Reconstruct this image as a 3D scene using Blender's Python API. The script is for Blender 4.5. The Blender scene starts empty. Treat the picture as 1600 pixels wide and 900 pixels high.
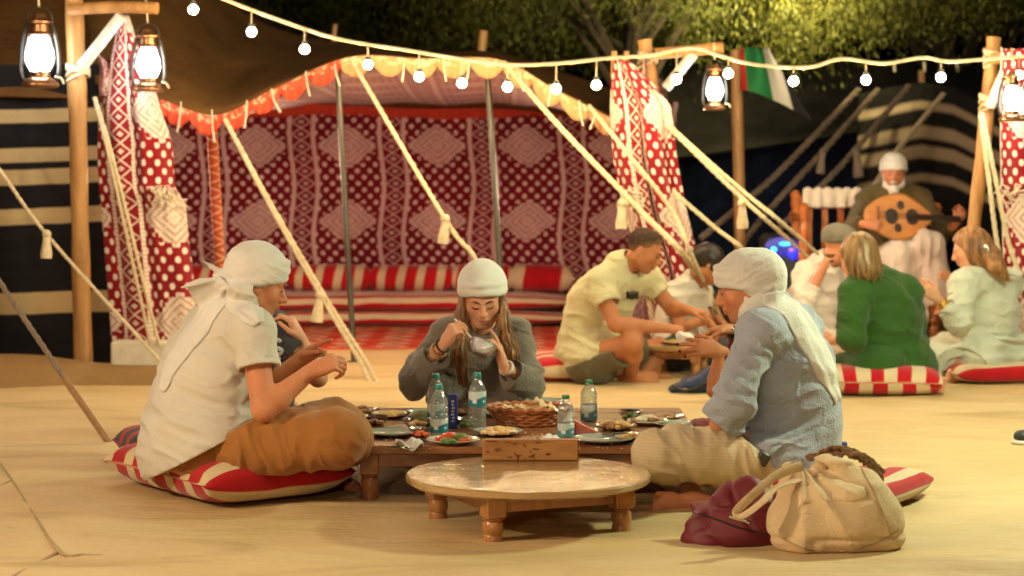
import bpy, math, random
import numpy as np
from mathutils import Vector, Matrix
from mathutils.bvhtree import BVHTree

random.seed(7)
rng = np.random.default_rng(7)
scene = bpy.context.scene
COL = scene.collection
pi = math.pi

# ------------------------------------------------------------------ camera
FPX = 3065.0                                  # focal length in photo pixels (1600 wide)
PITCH = math.atan(174.0 / FPX)
CAMZ = 1.2
cam_data = bpy.data.cameras.new("camera")
cam = bpy.data.objects.new("camera", cam_data)
COL.objects.link(cam)
cam.location = (0, 0, CAMZ)
cam.rotation_euler = (pi / 2 - PITCH, 0, 0)
cam_data.sensor_width = 36.0
cam_data.lens = 36.0 * FPX / 1600.0
cam_data.clip_start = 0.1
cam_data.clip_end = 2000
cam_data.dof.use_dof = True
cam_data.dof.focus_distance = 7.2
cam_data.dof.aperture_fstop = 3.0
scene.camera = cam

# ------------------------------------------------------------------ night sky, moonlight, exposure
SUN_EL, SUN_AZ = math.radians(-4.0), math.radians(200)
world = bpy.data.worlds.new("World")
scene.world = world
world.use_nodes = True
wn = world.node_tree
bg = wn.nodes["Background"]
skyt = wn.nodes.new("ShaderNodeTexSky")
skyt.sky_type = 'NISHITA'
skyt.sun_disc = False
skyt.sun_elevation = SUN_EL
skyt.sun_rotation = SUN_AZ
wn.links.new(skyt.outputs[0], bg.inputs[0])
bg.inputs[1].default_value = 0.06
sun_data = bpy.data.lights.new("moonlight", 'SUN')
sun_data.energy = 0.02
sun_data.angle = math.radians(0.5)
sun_data.color = (0.8, 0.88, 1.0)
sun = bpy.data.objects.new("moonlight", sun_data)
sun.rotation_euler = (math.radians(50), 0, math.radians(160))
COL.objects.link(sun)
scene.view_settings.view_transform = 'Standard'
scene.view_settings.look = 'None'
scene.view_settings.exposure = 0.0
scene.view_settings.gamma = 1.0
scene.cycles.max_bounces = 8
scene.cycles.transparent_max_bounces = 12
scene.cycles.sample_clamp_indirect = 6.0
scene.cycles.caustics_reflective = False
scene.cycles.caustics_refractive = False

# lamp strengths (used where each lamp is built)
WARM = (1.0, 0.75, 0.49)
WHITE = (0.93, 0.97, 1.0)
P_STRING = 12.0        # watts of one festoon bulb over the tents
P_ADDED = 44.0         # watts of one bulb of the added strings out of view
P_LANTERN = 7.0

# ------------------------------------------------------------------ measuring: photo pixel + distance -> place
CP, SP = math.cos(PITCH), math.sin(PITCH)
def W(px, py, Y):
    dx, dz = (px - 800) / FPX, (450 - py) / FPX
    t = Y / (CP + dz * SP)
    return np.array((dx * t, Y, CAMZ + (dz * CP - SP) * t))
def G(px, py, z=0.0):
    dx, dz = (px - 800) / FPX, (450 - py) / FPX
    t = (z - CAMZ) / (dz * CP - SP)
    return np.array((dx * t, (CP + dz * SP) * t, z))
def A(*a): return np.array(a, float)
def nrm(v):
    v = np.asarray(v, float); n = np.linalg.norm(v)
    return v / n if n > 1e-9 else v
def lerp(a, b, t): return np.asarray(a) * (1 - t) + np.asarray(b) * t

# ------------------------------------------------------------------ objects
WL = {}
def _link(o, parent, loc, kw):
    COL.objects.link(o)
    if parent is not None:
        o.parent = parent
        o.location = Vector(loc - WL[parent.name])
    else:
        o.location = Vector(loc)
    WL[o.name] = np.asarray(loc, float)
    for k, v in kw.items():
        if v is not None: o[k] = v
    return o
def thing(name, label, cat, loc, group=None):
    o = bpy.data.objects.new(name, None)
    o.empty_display_size = 0.05
    return _link(o, None, np.asarray(loc, float), dict(label=label, category=cat, group=group))
def obj(name, v, f, mat, parent=None, smooth=True, uv=None, attrs=None, **kw):
    v = np.asarray(v, float).reshape(-1, 3)
    if parent is not None: loc = WL[parent.name]
    else:
        lo, hi = v.min(0), v.max(0)
        loc = A((lo[0] + hi[0]) / 2, (lo[1] + hi[1]) / 2, lo[2])
    me = bpy.data.meshes.new(name)
    vv = (v - loc).astype(np.float32)
    if isinstance(f, np.ndarray) and f.ndim == 2:
        n, k = f.shape
        me.vertices.add(len(vv)); me.vertices.foreach_set("co", vv.ravel())
        me.loops.add(n * k); me.loops.foreach_set("vertex_index", f.astype(np.int32).ravel())
        me.polygons.add(n)
        me.polygons.foreach_set("loop_start", (np.arange(n) * k).astype(np.int32))
        me.polygons.foreach_set("loop_total", np.full(n, k, np.int32))
        me.update(calc_edges=True)
        me.validate()
    else:
        me.from_pydata([tuple(p) for p in vv], [], [tuple(int(i) for i in q) for q in f])
    if uv is not None:                               # one pair per vertex
        uv = np.asarray(uv, np.float32)
        li = np.empty(len(me.loops), np.int32); me.loops.foreach_get("vertex_index", li)
        l = me.uv_layers.new(name="UVMap"); l.data.foreach_set("uv", uv[li].ravel())
    for an, av in (attrs or {}).items():
        a = me.attributes.new(an, 'FLOAT', 'POINT'); a.data.foreach_set("value", np.asarray(av, np.float32))
    if smooth is not False:
        me.polygons.foreach_set("use_smooth", np.ones(len(me.polygons), bool))
        if smooth != True:
            me.set_sharp_from_angle(angle=math.radians(smooth))
    if mat is not None: me.materials.append(mat)
    me.update()
    return _link(bpy.data.objects.new(name, me), parent, loc, kw)

def frame(d, hint=(0, 0, 1)):
    d = nrm(d); h = np.asarray(hint, float)
    if abs(np.dot(d, nrm(h))) > 0.95: h = A(1, 0, 0)
    x = nrm(np.cross(h, d)); y = np.cross(d, x)
    return x, y, d
def spline(pts, n):
    """Catmull-Rom through pts, n samples"""
    P = np.asarray(pts, float)
    if len(P) == 2: return np.array([lerp(P[0], P[1], t) for t in np.linspace(0, 1, n)])
    Q = np.vstack([2 * P[0] - P[1], P, 2 * P[-1] - P[-2]])
    out = []
    for t in np.linspace(0, len(P) - 1 - 1e-6, n):
        i = int(t); u = t - i; a, b, c, d = Q[i:i + 4]
        out.append(.5 * (2 * b + (c - a) * u + (2 * a - 5 * b + 4 * c - d) * u * u + (3 * b - a - 3 * c + d) * u ** 3))
    return np.array(out)
class B:
    """collects shapes into ONE mesh"""
    def __init__(s): s.v, s.f, s.uv = [], [], []
    def add(s, v, f, uv=None):
        o = len(s.v); s.v.extend(map(tuple, np.asarray(v, float).reshape(-1, 3)))
        s.f.extend([tuple(int(i) + o for i in q) for q in f])
        if uv is not None: s.uv.extend(map(tuple, uv))
        return s
    def box(s, c, size, R=None, bev=0.0):
        hx, hy, hz = np.asarray(size, float) / 2
        if bev <= 0:
            v = np.array([(x, y, z) for x in (-hx, hx) for y in (-hy, hy) for z in (-hz, hz)])
            f = [(0, 1, 3, 2), (4, 6, 7, 5), (0, 4, 5, 1), (2, 3, 7, 6), (0, 2, 6, 4), (1, 5, 7, 3)]
        else:
            b = min(bev, hx * .9, hy * .9, hz * .9); ring = []
            v = []
            for z, i in ((-hz, b), (-hz + b, 0), (hz - b, 0), (hz, b)):
                x, y = hx - i, hy - i; k = b if i == 0 else b * .6
                v += [(x - k, -y, z), (x, -y + k, z), (x, y - k, z), (x - k, y, z), (-x + k, y, z), (-x, y - k, z), (-x, -y + k, z), (-x + k, -y, z)]
            v = np.array(v); f = [tuple(range(7, -1, -1)), tuple(range(24, 32))]
            for r in range(3):
                for k in range(8):
                    f.append((r * 8 + k, r * 8 + (k + 1) % 8, r * 8 + 8 + (k + 1) % 8, r * 8 + 8 + k))
        if R is not None: v = v @ np.asarray(R).T
        return s.add(v + np.asarray(c, float), f)
    def tube(s, path, r, seg=8, cap=True, sx=1.0, hint=(0, 0, 1)):
        P = np.asarray(path, float); n = len(P); r = np.broadcast_to(np.asarray(r, float), (n,))
        v = []; x = None
        for i in range(n):
            d = nrm(P[min(i + 1, n - 1)] - P[max(i - 1, 0)])
            if x is None: x, y, _ = frame(d, hint)
            else:
                x = nrm(x - d * np.dot(x, d)); y = np.cross(d, x)
            for k in range(seg):
                a = 2 * pi * k / seg
                v.append(P[i] + r[i] * (x * math.cos(a) * sx + y * math.sin(a)))
        f = [(i * seg + k, i * seg + (k + 1) % seg, (i + 1) * seg + (k + 1) % seg, (i + 1) * seg + k) for i in range(n - 1) for k in range(seg)]
        if cap: f += [tuple(range(seg - 1, -1, -1)), tuple((n - 1) * seg + k for k in range(seg))]
        return s.add(v, f)
    def lathe(s, prof, c=(0, 0, 0), seg=24, R=None, sx=1.0, sy=1.0, wob=None, ends=True):
        v, f = [], []
        for i, (r, z) in enumerate(prof):
            for k in range(seg):
                a = 2 * pi * k / seg; q = r * (1 + (wob(a, i) if wob else 0))
                v.append((q * math.cos(a) * sx, q * math.sin(a) * sy, z))
        n = len(prof)
        f = [(i * seg + k, i * seg + (k + 1) % seg, (i + 1) * seg + (k + 1) % seg, (i + 1) * seg + k) for i in range(n - 1) for k in range(seg)]
        if ends and prof[0][0] > 1e-5: f.append(tuple(range(seg - 1, -1, -1)))
        if ends and prof[-1][0] > 1e-5: f.append(tuple((n - 1) * seg + k for k in range(seg)))
        v = np.array(v)
        if R is not None: v = v @ np.asarray(R).T
        return s.add(v + np.asarray(c, float), f)
    def ball(s, c, r, seg=12, R=None):
        r = np.broadcast_to(np.asarray(r, float), (3,)); m = max(5, seg // 2 + 1)
        v = [(0, 0, -1)]
        for i in range(1, m):
            t = pi * i / m - pi / 2
            v += [(math.cos(t) * math.cos(2 * pi * k / seg), math.cos(t) * math.sin(2 * pi * k / seg), math.sin(t)) for k in range(seg)]
        v.append((0, 0, 1)); e = len(v) - 1
        f = [(0, 1 + (k + 1) % seg, 1 + k) for k in range(seg)]
        for i in range(m - 2):
            f += [(1 + i * seg + k, 1 + i * seg + (k + 1) % seg, 1 + (i + 1) * seg + (k + 1) % seg, 1 + (i + 1) * seg + k) for k in range(seg)]
        f += [(e, 1 + (m - 2) * seg + k, 1 + (m - 2) * seg + (k + 1) % seg) for k in range(seg)]
        v = np.array(v) * r
        if R is not None: v = v @ np.asarray(R).T
        return s.add(v + np.asarray(c, float), f)
    def grid(s, fn, nu, nv, uvfn=None, closed=False):
        v = [fn(i / nu, j / nv) for i in range(nu + 1) for j in range(nv + 1)]
        uv = [uvfn(i / nu, j / nv) for i in range(nu + 1) for j in range(nv + 1)] if uvfn else None
        f = [(i * (nv + 1) + j, (i + 1) * (nv + 1) + j, (i + 1) * (nv + 1) + j + 1, i * (nv + 1) + j + 1) for i in range(nu) for j in range(nv)]
        return s.add(v, f, uv)
    def build(s, name, mat, parent=None, smooth=40, **kw):
        return obj(name, s.v, s.f, mat, parent, smooth, uv=s.uv if s.uv and len(s.uv) == len(s.v) else None, **kw)
def thick(v, f, t, n=None):
    """doubles an open sheet into a thin solid (v: numpy, f: quads of a grid)"""
    v = np.asarray(v, float); f = np.asarray(f)
    nn = np.zeros_like(v)
    fn = np.cross(v[f[:, 1]] - v[f[:, 0]], v[f[:, 3]] - v[f[:, 0]])
    for k in range(4): np.add.at(nn, f[:, k], fn)
    nn /= np.linalg.norm(nn, axis=1, keepdims=True) + 1e-12
    v2 = v - nn * t; N = len(v)
    edges = {}
    for q in f:
        for a, b in zip(q, np.roll(q, -1)):
            edges[(int(a), int(b))] = 1
    side = [(b, a, a + N, b + N) for (a, b) in edges if (b, a) not in edges]
    return np.vstack([v, v2]), np.vstack([f, f[:, ::-1] + N, np.array(side)]) if side else np.vstack([f, f[:, ::-1] + N])
def grid_np(fn, nu, nv):
    v = np.array([fn(i / nu, j / nv) for i in range(nu + 1) for j in range(nv + 1)])
    uv = np.array([(i / nu, j / nv) for i in range(nu + 1) for j in range(nv + 1)])
    f = np.array([(i * (nv + 1) + j, (i + 1) * (nv + 1) + j, (i + 1) * (nv + 1) + j + 1, i * (nv + 1) + j + 1) for i in range(nu) for j in range(nv)])
    return v, f, uv
def vnoise(p, seed=0):
    """smooth value noise in [-1,1]; p (...,3)"""
    p = np.asarray(p, float); i = np.floor(p).astype(np.int64); u = p - i; u = u * u * (3 - 2 * u)
    def h(a):
        n = (a[..., 0] * 374761393 + a[..., 1] * 668265263 + a[..., 2] * 2147483647 + seed * 974711) & 0x7fffffff
        n = ((n ^ (n >> 13)) * 1274126177) & 0x7fffffff
        return ((n ^ (n >> 16)) & 0xffff) / 32767.5 - 1
    r = 0
    for dx in (0, 1):
        for dy in (0, 1):
            for dz in (0, 1):
                w = (u[..., 0] if dx else 1 - u[..., 0]) * (u[..., 1] if dy else 1 - u[..., 1]) * (u[..., 2] if dz else 1 - u[..., 2])
                r = r + w * h(i + np.array((dx, dy, dz)))
    return r

# ------------------------------------------------------------------ signed-distance modelling (bodies, clothes, bags)
class SDF:
    def __init__(s, lo, hi, h):
        s.h = h; s.lo = np.asarray(lo, float); n = np.ceil((np.asarray(hi) - s.lo) / h).astype(int) + 1
        s.n = n; s.D = np.full(n, 0.09, np.float32)
        s.ax = [(s.lo[k] + h * np.arange(n[k])).astype(np.float32) for k in range(3)]
    def win(s, lo, hi):
        sl = []
        for k in range(3):
            a = int(max(0, math.floor((lo[k] - s.lo[k]) / s.h))); b = int(min(s.n[k], math.ceil((hi[k] - s.lo[k]) / s.h) + 1))
            if b <= a: return None
            sl.append(slice(a, b))
        X = s.ax[0][sl[0]][:, None, None]; Y = s.ax[1][sl[1]][None, :, None]; Z = s.ax[2][sl[2]][None, None, :]
        return tuple(sl), X, Y, Z
    def put(s, sl, d, k, mode):
        D = s.D[sl]; d = d.astype(np.float32)
        if mode == 'u':
            if k <= 0: D[:] = np.minimum(D, d)
            else:
                h = np.clip(.5 + .5 * (d - D) / k, 0, 1); D[:] = d + (D - d) * h - k * h * (1 - h)
        else:
            d = -d
            if k <= 0: D[:] = np.maximum(D, d)
            else:
                h = np.clip(.5 - .5 * (d - D) / k, 0, 1); D[:] = d + (D - d) * h + k * h * (1 - h)
    def cap(s, a, b, ra, rb=None, k=.02, flat=None, mode='u'):
        a = np.asarray(a, float); b = np.asarray(b, float); rb = ra if rb is None else rb
        m = max(ra, rb) + k + 3 * s.h
        w = s.win(np.minimum(a, b) - m, np.maximum(a, b) + m)
        if w is None: return s
        sl, X, Y, Z = w; ab = b - a; L2 = float(ab @ ab) + 1e-12
        px, py, pz = X - np.float32(a[0]), Y - np.float32(a[1]), Z - np.float32(a[2])
        t = np.clip((px * np.float32(ab[0]) + py * np.float32(ab[1]) + pz * np.float32(ab[2])) / np.float32(L2), 0, 1)
        qx, qy, qz = px - t * np.float32(ab[0]), py - t * np.float32(ab[1]), pz - t * np.float32(ab[2])
        q2 = qx * qx + qy * qy + qz * qz
        if flat is not None:
            n, ratio = nrm(flat[0]), flat[1]
            c = qx * np.float32(n[0]) + qy * np.float32(n[1]) + qz * np.float32(n[2])
            q2 = q2 + c * c * np.float32(ratio * ratio - 1)
            d = (np.sqrt(q2) - (ra + (rb - ra) * t))
            d = np.where(d < 0, d / np.float32(ratio ** .5), d / np.float32(ratio ** .5))
        else:
            d = np.sqrt(q2) - (np.float32(ra) + np.float32(rb - ra) * t)
        s.put(sl, d, k, mode); return s
    def chain(s, pts, rs, k=.015, flat=None, mode='u'):
        rs = list(np.broadcast_to(np.asarray(rs, float), (len(pts),)))
        for i in range(len(pts) - 1): s.cap(pts[i], pts[i + 1], rs[i], rs[i + 1], k, flat, mode)
        return s
    def ell(s, c, r, R=None, k=.02, mode='u'):
        c = np.asarray(c, float); r = np.broadcast_to(np.asarray(r, float), (3,)); m = r.max() + k + 3 * s.h
        w = s.win(c - m, c + m)
        if w is None: return s
        sl, X, Y, Z = w; R = np.eye(3) if R is None else np.asarray(R)
        x, y, z = X - np.float32(c[0]), Y - np.float32(c[1]), Z - np.float32(c[2])
        l = [(x * np.float32(R[0, i]) + y * np.float32(R[1, i]) + z * np.float32(R[2, i])) / np.float32(r[i]) for i in range(3)]
        k0 = np.sqrt(l[0] ** 2 + l[1] ** 2 + l[2] ** 2)
        k1 = np.sqrt((l[0] / np.float32(r[0])) ** 2 + (l[1] / np.float32(r[1])) ** 2 + (l[2] / np.float32(r[2])) ** 2) + 1e-6
        s.put(sl, k0 * (k0 - 1) / k1, k, mode); return s
    def torus(s, c, R, a, b, r, k=.01, flat=1.0, mode='u'):
        c = np.asarray(c, float); m = max(a, b) + r + k + 3 * s.h; w = s.win(c - m, c + m)
        if w is None: return s
        sl, X, Y, Z = w; R = np.asarray(R)
        x, y, z = X - np.float32(c[0]), Y - np.float32(c[1]), Z - np.float32(c[2])
        l = [x * np.float32(R[0, i]) + y * np.float32(R[1, i]) + z * np.float32(R[2, i]) for i in range(3)]
        rho = np.sqrt((l[0] / a) ** 2 + (l[1] / b) ** 2) + 1e-6
        rad = np.sqrt(l[0] ** 2 + l[1] ** 2) * (1 - 1 / rho)
        s.put(sl, np.sqrt(rad * rad * flat * flat + l[2] ** 2) / max(1, flat ** .5) - r, k, mode); return s
    def half(s, n, p, k=0.0):
        """keep the side the normal points away from"""
        n = nrm(n); X, Y, Z = s.ax[0][:, None, None], s.ax[1][None, :, None], s.ax[2][None, None, :]
        d = (X - np.float32(p[0])) * np.float32(n[0]) + (Y - np.float32(p[1])) * np.float32(n[1]) + (Z - np.float32(p[2])) * np.float32(n[2])
        s.put((slice(None),) * 3, -d, k, 's'); return s
    def disp(s, fn, band=.03):
        """D += fn(points) near the surface"""
        I = np.nonzero(np.abs(s.D) < band)
        P = np.stack([s.ax[k][I[k]] for k in range(3)], -1).astype(float)
        s.D[I] += fn(P).astype(np.float32); return s
    def mesh(s):
        D = s.D.copy()
        for k in range(3):                         # close at the borders
            D = np.moveaxis(D, k, 0); D[0] = np.maximum(D[0], .01); D[-1] = np.maximum(D[-1], .01); D = np.moveaxis(D, 0, k)
        ins = D < 0; nx, ny, nz = D.shape
        cnt = np.zeros((nx - 1, ny - 1, nz - 1), np.int8)
        cs = [(i, j, k) for i in (0, 1) for j in (0, 1) for k in (0, 1)]
        for i, j, k in cs: cnt += ins[i:nx - 1 + i, j:ny - 1 + j, k:nz - 1 + k]
        I = np.nonzero((cnt > 0) & (cnt < 8)); N = len(I[0])
        idx = np.full(cnt.shape, -1, np.int32); idx[I] = np.arange(N)
        val = {c: D[I[0] + c[0], I[1] + c[1], I[2] + c[2]] for c in cs}
        acc = np.zeros((N, 3)); num = np.zeros(N)
        for a in cs:
            for ax in range(3):
                if a[ax] == 0:
                    b = list(a); b[ax] = 1; b = tuple(b); va, vb = val[a], val[b]
                    m = (va < 0) != (vb < 0); t = va[m] / (va[m] - vb[m])
                    p = np.tile(np.array(a, float), (len(t), 1)); p[:, ax] = t
                    acc[m] += p; num[m] += 1
        v = (np.stack(I, -1) + acc / num[:, None]) * s.h + s.lo
        F = []
        for ax in range(3):
            o1, o2 = [(1, 2), (2, 0), (0, 1)][ax]
            sa = [slice(1, -1)] * 3; sb = [slice(1, -1)] * 3
            sa[ax] = slice(0, -1); sb[ax] = slice(1, None)
            A_, B_ = ins[tuple(sa)], ins[tuple(sb)]
            for flip, m in ((False, A_ & ~B_), (True, ~A_ & B_)):
                J = np.stack(np.nonzero(m), -1)
                off = np.ones(3, int); off[ax] = 0
                J = J + off
                def g(d1, d2):
                    K = J.copy(); K[:, o1] -= d1; K[:, o2] -= d2
                    return idx[K[:, 0], K[:, 1], K[:, 2]]
                q = np.stack([g(1, 1), g(0, 1), g(0, 0), g(1, 0)], -1)
                F.append(q[:, ::-1] if flip else q)
        f = np.vstack(F); f = f[(f >= 0).all(1)]
        return v, f
def smooth_verts(v, f, it=1, lam=.5):
    for _ in range(it):
        acc = np.zeros_like(v); n = np.zeros(len(v))
        for k in range(4):
            a, b = f[:, k], f[:, (k + 1) % 4]
            np.add.at(acc, a, v[b]); np.add.at(n, a, 1); np.add.at(acc, b, v[a]); np.add.at(n, b, 1)
        v = v + lam * (acc / n[:, None] - v)
    return v

# ------------------------------------------------------------------ materials
class E:
    """node arithmetic"""
    def __init__(s, nt, v): s.nt, s.v = nt, v
    def m(s, op, *o):
        n = s.nt.nodes.new("ShaderNodeMath"); n.operation = op
        for i, q in enumerate((s,) + o):
            q = q.v if isinstance(q, E) else q
            if isinstance(q, (int, float)): n.inputs[i].default_value = q
            else: s.nt.links.new(q, n.inputs[i])
        return E(s.nt, n.outputs[0])
    def __add__(s, o): return s.m('ADD', o)
    __radd__ = __add__
    def __sub__(s, o): return s.m('SUBTRACT', o)
    def __rsub__(s, o): return (s * -1) + o
    def __mul__(s, o): return s.m('MULTIPLY', o)
    __rmul__ = __mul__
    def __truediv__(s, o): return s.m('DIVIDE', o)
    def abs(s): return s.m('ABSOLUTE')
    def frac(s): return s.m('FRACT')
    def lt(s, o): return s.m('LESS_THAN', o)
    def gt(s, o): return s.m('GREATER_THAN', o)
    def min(s, o): return s.m('MINIMUM', o)
    def max(s, o): return s.m('MAXIMUM', o)
    def sin(s): return s.m('SINE')
    def sub0(s, lo, hi): return s.gt(lo) * s.lt(hi)
    def inv(s): return (s * -1) + 1
    def step(s, e, w):
        """soft threshold: 0 below e-w, 1 above e+w"""
        r = ((s - (e - w)) / (2 * w)); r.v.node.use_clamp = True; return r
class Mat:
    def __init__(s, name, rough=.6, spec=.5, metal=0.0):
        s.m = bpy.data.materials.new(name); s.m.use_nodes = True; s.nt = s.m.node_tree
        s.b = s.nt.nodes["Principled BSDF"]
        s.b.inputs["Roughness"].default_value = rough
        s.b.inputs["Specular IOR Level"].default_value = spec
        s.b.inputs["Metallic"].default_value = metal
    def n(s, t, **kw):
        q = s.nt.nodes.new(t)
        for k, v in kw.items(): setattr(q, k, v)
        return q
    def coord(s, which="Object"):
        return s.n("ShaderNodeTexCoord").outputs[which]
    def mapped(s, which="Object", scale=(1, 1, 1)):
        mp = s.n("ShaderNodeMapping"); mp.inputs["Scale"].default_value = scale
        s.nt.links.new(s.coord(which), mp.inputs[0]); return mp.outputs[0]
    def noise(s, scale, detail=3, vec=None, dist=0.0, rough=.55):
        q = s.n("ShaderNodeTexNoise"); q.inputs["Scale"].default_value = scale; q.inputs["Detail"].default_value = detail
        q.inputs["Distortion"].default_value = dist; q.inputs["Roughness"].default_value = rough
        s.nt.links.new(vec if vec is not None else s.coord(), q.inputs["Vector"]); return E(s.nt, q.outputs[0])
    def xyz(s, vec=None):
        q = s.n("ShaderNodeSeparateXYZ"); s.nt.links.new(vec if vec is not None else s.coord(), q.inputs[0])
        return [E(s.nt, o) for o in q.outputs]
    def attr(s, name):
        q = s.n("ShaderNodeAttribute"); q.attribute_name = name; return E(s.nt, q.outputs["Fac"])
    def mix(s, f, a, b):
        q = s.n("ShaderNodeMix", data_type='RGBA'); q.clamp_factor = True
        for sock, val in ((q.inputs[0], f), (q.inputs[6], a), (q.inputs[7], b)):
            val = val.v if isinstance(val, E) else val
            if isinstance(val, (int, float)): sock.default_value = val
            elif isinstance(val, (tuple, list)): sock.default_value = tuple(val[:3]) + (1,)
            else: s.nt.links.new(val, sock)
        return q.outputs[2]
    def ramp(s, f, stops):
        q = s.n("ShaderNodeValToRGB"); r = q.color_ramp
        while len(r.elements) < len(stops): r.elements.new(.5)
        for e, (p, c) in zip(r.elements, stops): e.position = p; e.color = tuple(c) + (1,)
        s.nt.links.new(f.v, q.inputs[0]); return q.outputs[0]
    def color(s, c):
        if isinstance(c, (tuple, list)): s.b.inputs["Base Color"].default_value = tuple(c[:3]) + (1,)
        else: s.nt.links.new(c, s.b.inputs["Base Color"])
        return s
    def set(s, **kw):
        for k, v in kw.items():
            k = k.replace("_", " ")
            s.b.inputs[k].default_value = (tuple(v) + (1,)) if isinstance(v, (tuple, list)) and len(v) == 3 and "Radius" not in k else v
        return s
    def link(s, e, name): s.nt.links.new(e.v if isinstance(e, E) else e, s.b.inputs[name]); return s
    def bump(s, e, strength=.3, dist=.01):
        q = s.n("ShaderNodeBump"); q.inputs["Strength"].default_value = strength; q.inputs["Distance"].default_value = dist
        s.nt.links.new(e.v, q.inputs["Height"]); s.nt.links.new(q.outputs[0], s.b.inputs["Normal"]); return s
def cloth(name, c, var=.12, scale=9, rough=.85, bump=.6, fine=160, sheen=.15, weave=True):
    m = Mat(name, rough, .25)
    n = m.noise(scale, 4); n2 = m.noise(fine, 2)
    f = n * .75 + n2 * .25
    m.color(m.ramp(f, [(.3, [x * (1 - var) for x in c]), (.7, [min(1, x * (1 + var)) for x in c])]))
    cr = ((m.noise(8, 3, dist=1.6) - .5).abs() * 16).min(1.0); cr2 = ((m.noise(19, 3, dist=1.2) - .5).abs() * 12).min(1.0)
    m.bump(n2 * .45 + m.noise(24, 4, dist=.9) * .8 + m.noise(9, 3, dist=1.5) + cr * .30 + cr2 * .16, bump, .009)
    m.set(Sheen_Weight=sheen)
    return m.m
def wood(name, c, c2, scale=(3, 3, 30), rough=.45, coat=0.0, knots=True):
    m = Mat(name, rough, .4)
    v = m.mapped("Object", scale)
    n = m.noise(1.6, 5, v, 1.2); k = m.noise(5, 2)
    m.color(m.mix(k.step(.66, .05) * .55, m.ramp(n, [(.32, c2), (.68, c)]), [x * .5 for x in c2]) if knots else m.ramp(n, [(.32, c2), (.68, c)]))
    m.bump(n, .25, .004)
    if coat: m.set(Coat_Weight=coat, Coat_Roughness=.12)
    return m.m
def plain(name, c, rough=.5, metal=0.0, spec=.5, var=.1, bump=.1, scale=20):
    m = Mat(name, rough, spec, metal); n = m.noise(scale, 4)
    m.color(m.ramp(n, [(.3, [x * (1 - var) for x in c]), (.7, [min(1, x * (1 + var)) for x in c])]))
    if bump: m.bump(n, bump, .004)
    return m.m
def emit(name, c, strength):
    m = Mat(name, .4); m.color((.03, .03, .03)); m.set(Emission_Color=c, Emission_Strength=strength); return m.m
def glow_strength(watts, area): return watts / (pi * area)

# ================================================================== materials of the place
def sadu(name, red, light, chain=False, fade=0.0):
    """woven majlis cloth: lattice bands, dotted panels, stepped medallions (UV in metres)"""
    m = Mat(name, .85, .2)
    uvn = m.coord("UV"); x, y, _ = m.xyz(uvn)
    nz = m.noise(30, 3, uvn)
    x = x + (nz - .5) * .012; y = y + (nz - .5) * .012
    U = .76; p = (x / U).frac() * U
    st = p.lt(.036) + p.sub0(.199, .235)
    q = (p - .1175).abs() / .078
    t = ((y / .104).frac() - .5).abs() * 2
    lat = (q - t).abs().lt(.13).max((q + (t * -1 + 1)).lt(.36)).max(((q - .5).abs() + (t - .5).abs() * 1.0).lt(.0))
    lat = lat * q.lt(1.0)
    if chain: st = st * (((y / .026).frac() - .5).abs().lt(.36) * .45 + .55)
    r = p - .235; c = r - .2625
    a = ((r / .107).frac() - .5).abs(); b = ((y / .107).frac() - .5).abs()
    a2 = ((r / .107 + .5).frac() - .5).abs(); b2 = ((y / .107 + .5).frac() - .5).abs()
    dots = ((a + b).lt(.27) * a.max(b).lt(.185)).max((a2 + b2).lt(.27) * a2.max(b2).lt(.185))
    my = ((y / .634).frac() - .5) * .634
    cq = (c.abs() / .03).m('FLOOR') * .03; mq = (my.abs() / .03).m('FLOOR') * .03
    d = cq / .225 + mq / .175
    med = d.lt(.98); edge = d.sub0(.98, 1.12)
    dd = c.abs() / .225 + my.abs() / .175
    ring = (dd * 3.6).frac().gt(.38); cross = ((c.abs() * 1.0 - my.abs() * 1.1).abs()).lt(.014)
    inner = (ring * .42 + .46).max(cross * .75) * (nz * .7 + .62)
    panel = dots * (edge.inv()) * med.inv() + med * inner
    band = p.lt(.235)
    light_f = band * (st * .88).max(lat * .74) + band.inv() * panel
    wear = m.noise(3.0, 4, uvn)
    base = m.ramp(wear, [(.3, [v * .75 for v in red]), (.7, [v * 1.2 for v in red])])
    m.color(m.mix(light_f * (wear * .35 + .72), base, light))
    m.bump(light_f + m.noise(220, 2, uvn) * .6, .25, .004).set(Sheen_Weight=.1)
    return m.m
M_wallcloth = sadu("woven_wall_cloth", (.165, .004, .012), (.74, .49, .46))
M_drape = sadu("woven_drape_cloth", (.24, .007, .014), (.78, .70, .58), chain=True)
M_palelining = cloth("pale_lining", (.72, .62, .48), .12, 8)
M_rope = cloth("cream_rope", (.60, .50, .33), .2, 40, bump=.5, sheen=0)
M_brownrope = cloth("brown_rope", (.33, .19, .09), .25, 60, bump=.5, sheen=0)
M_greyrope = cloth("dusty_strap", (.24, .175, .13), .2, 30, sheen=0)
M_log = wood("peeled_log", (.50, .27, .09), (.27, .125, .04), (6, 6, 1.2), .5)
M_paleplank = wood("whitewashed_log", (.72, .68, .60), (.50, .45, .38), (6, 6, 1.2), .6)
M_darkiron = plain("dark_iron", (.05, .045, .04), .45, .7)
M_brass = plain("aged_brass", (.30, .15, .07), .32, .85)
M_white_paint = plain("white_plaster_block", (.62, .55, .43), .8, var=.1)
M_pole = plain("dull_steel_pole", (.12, .11, .09), .4, .75)

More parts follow.
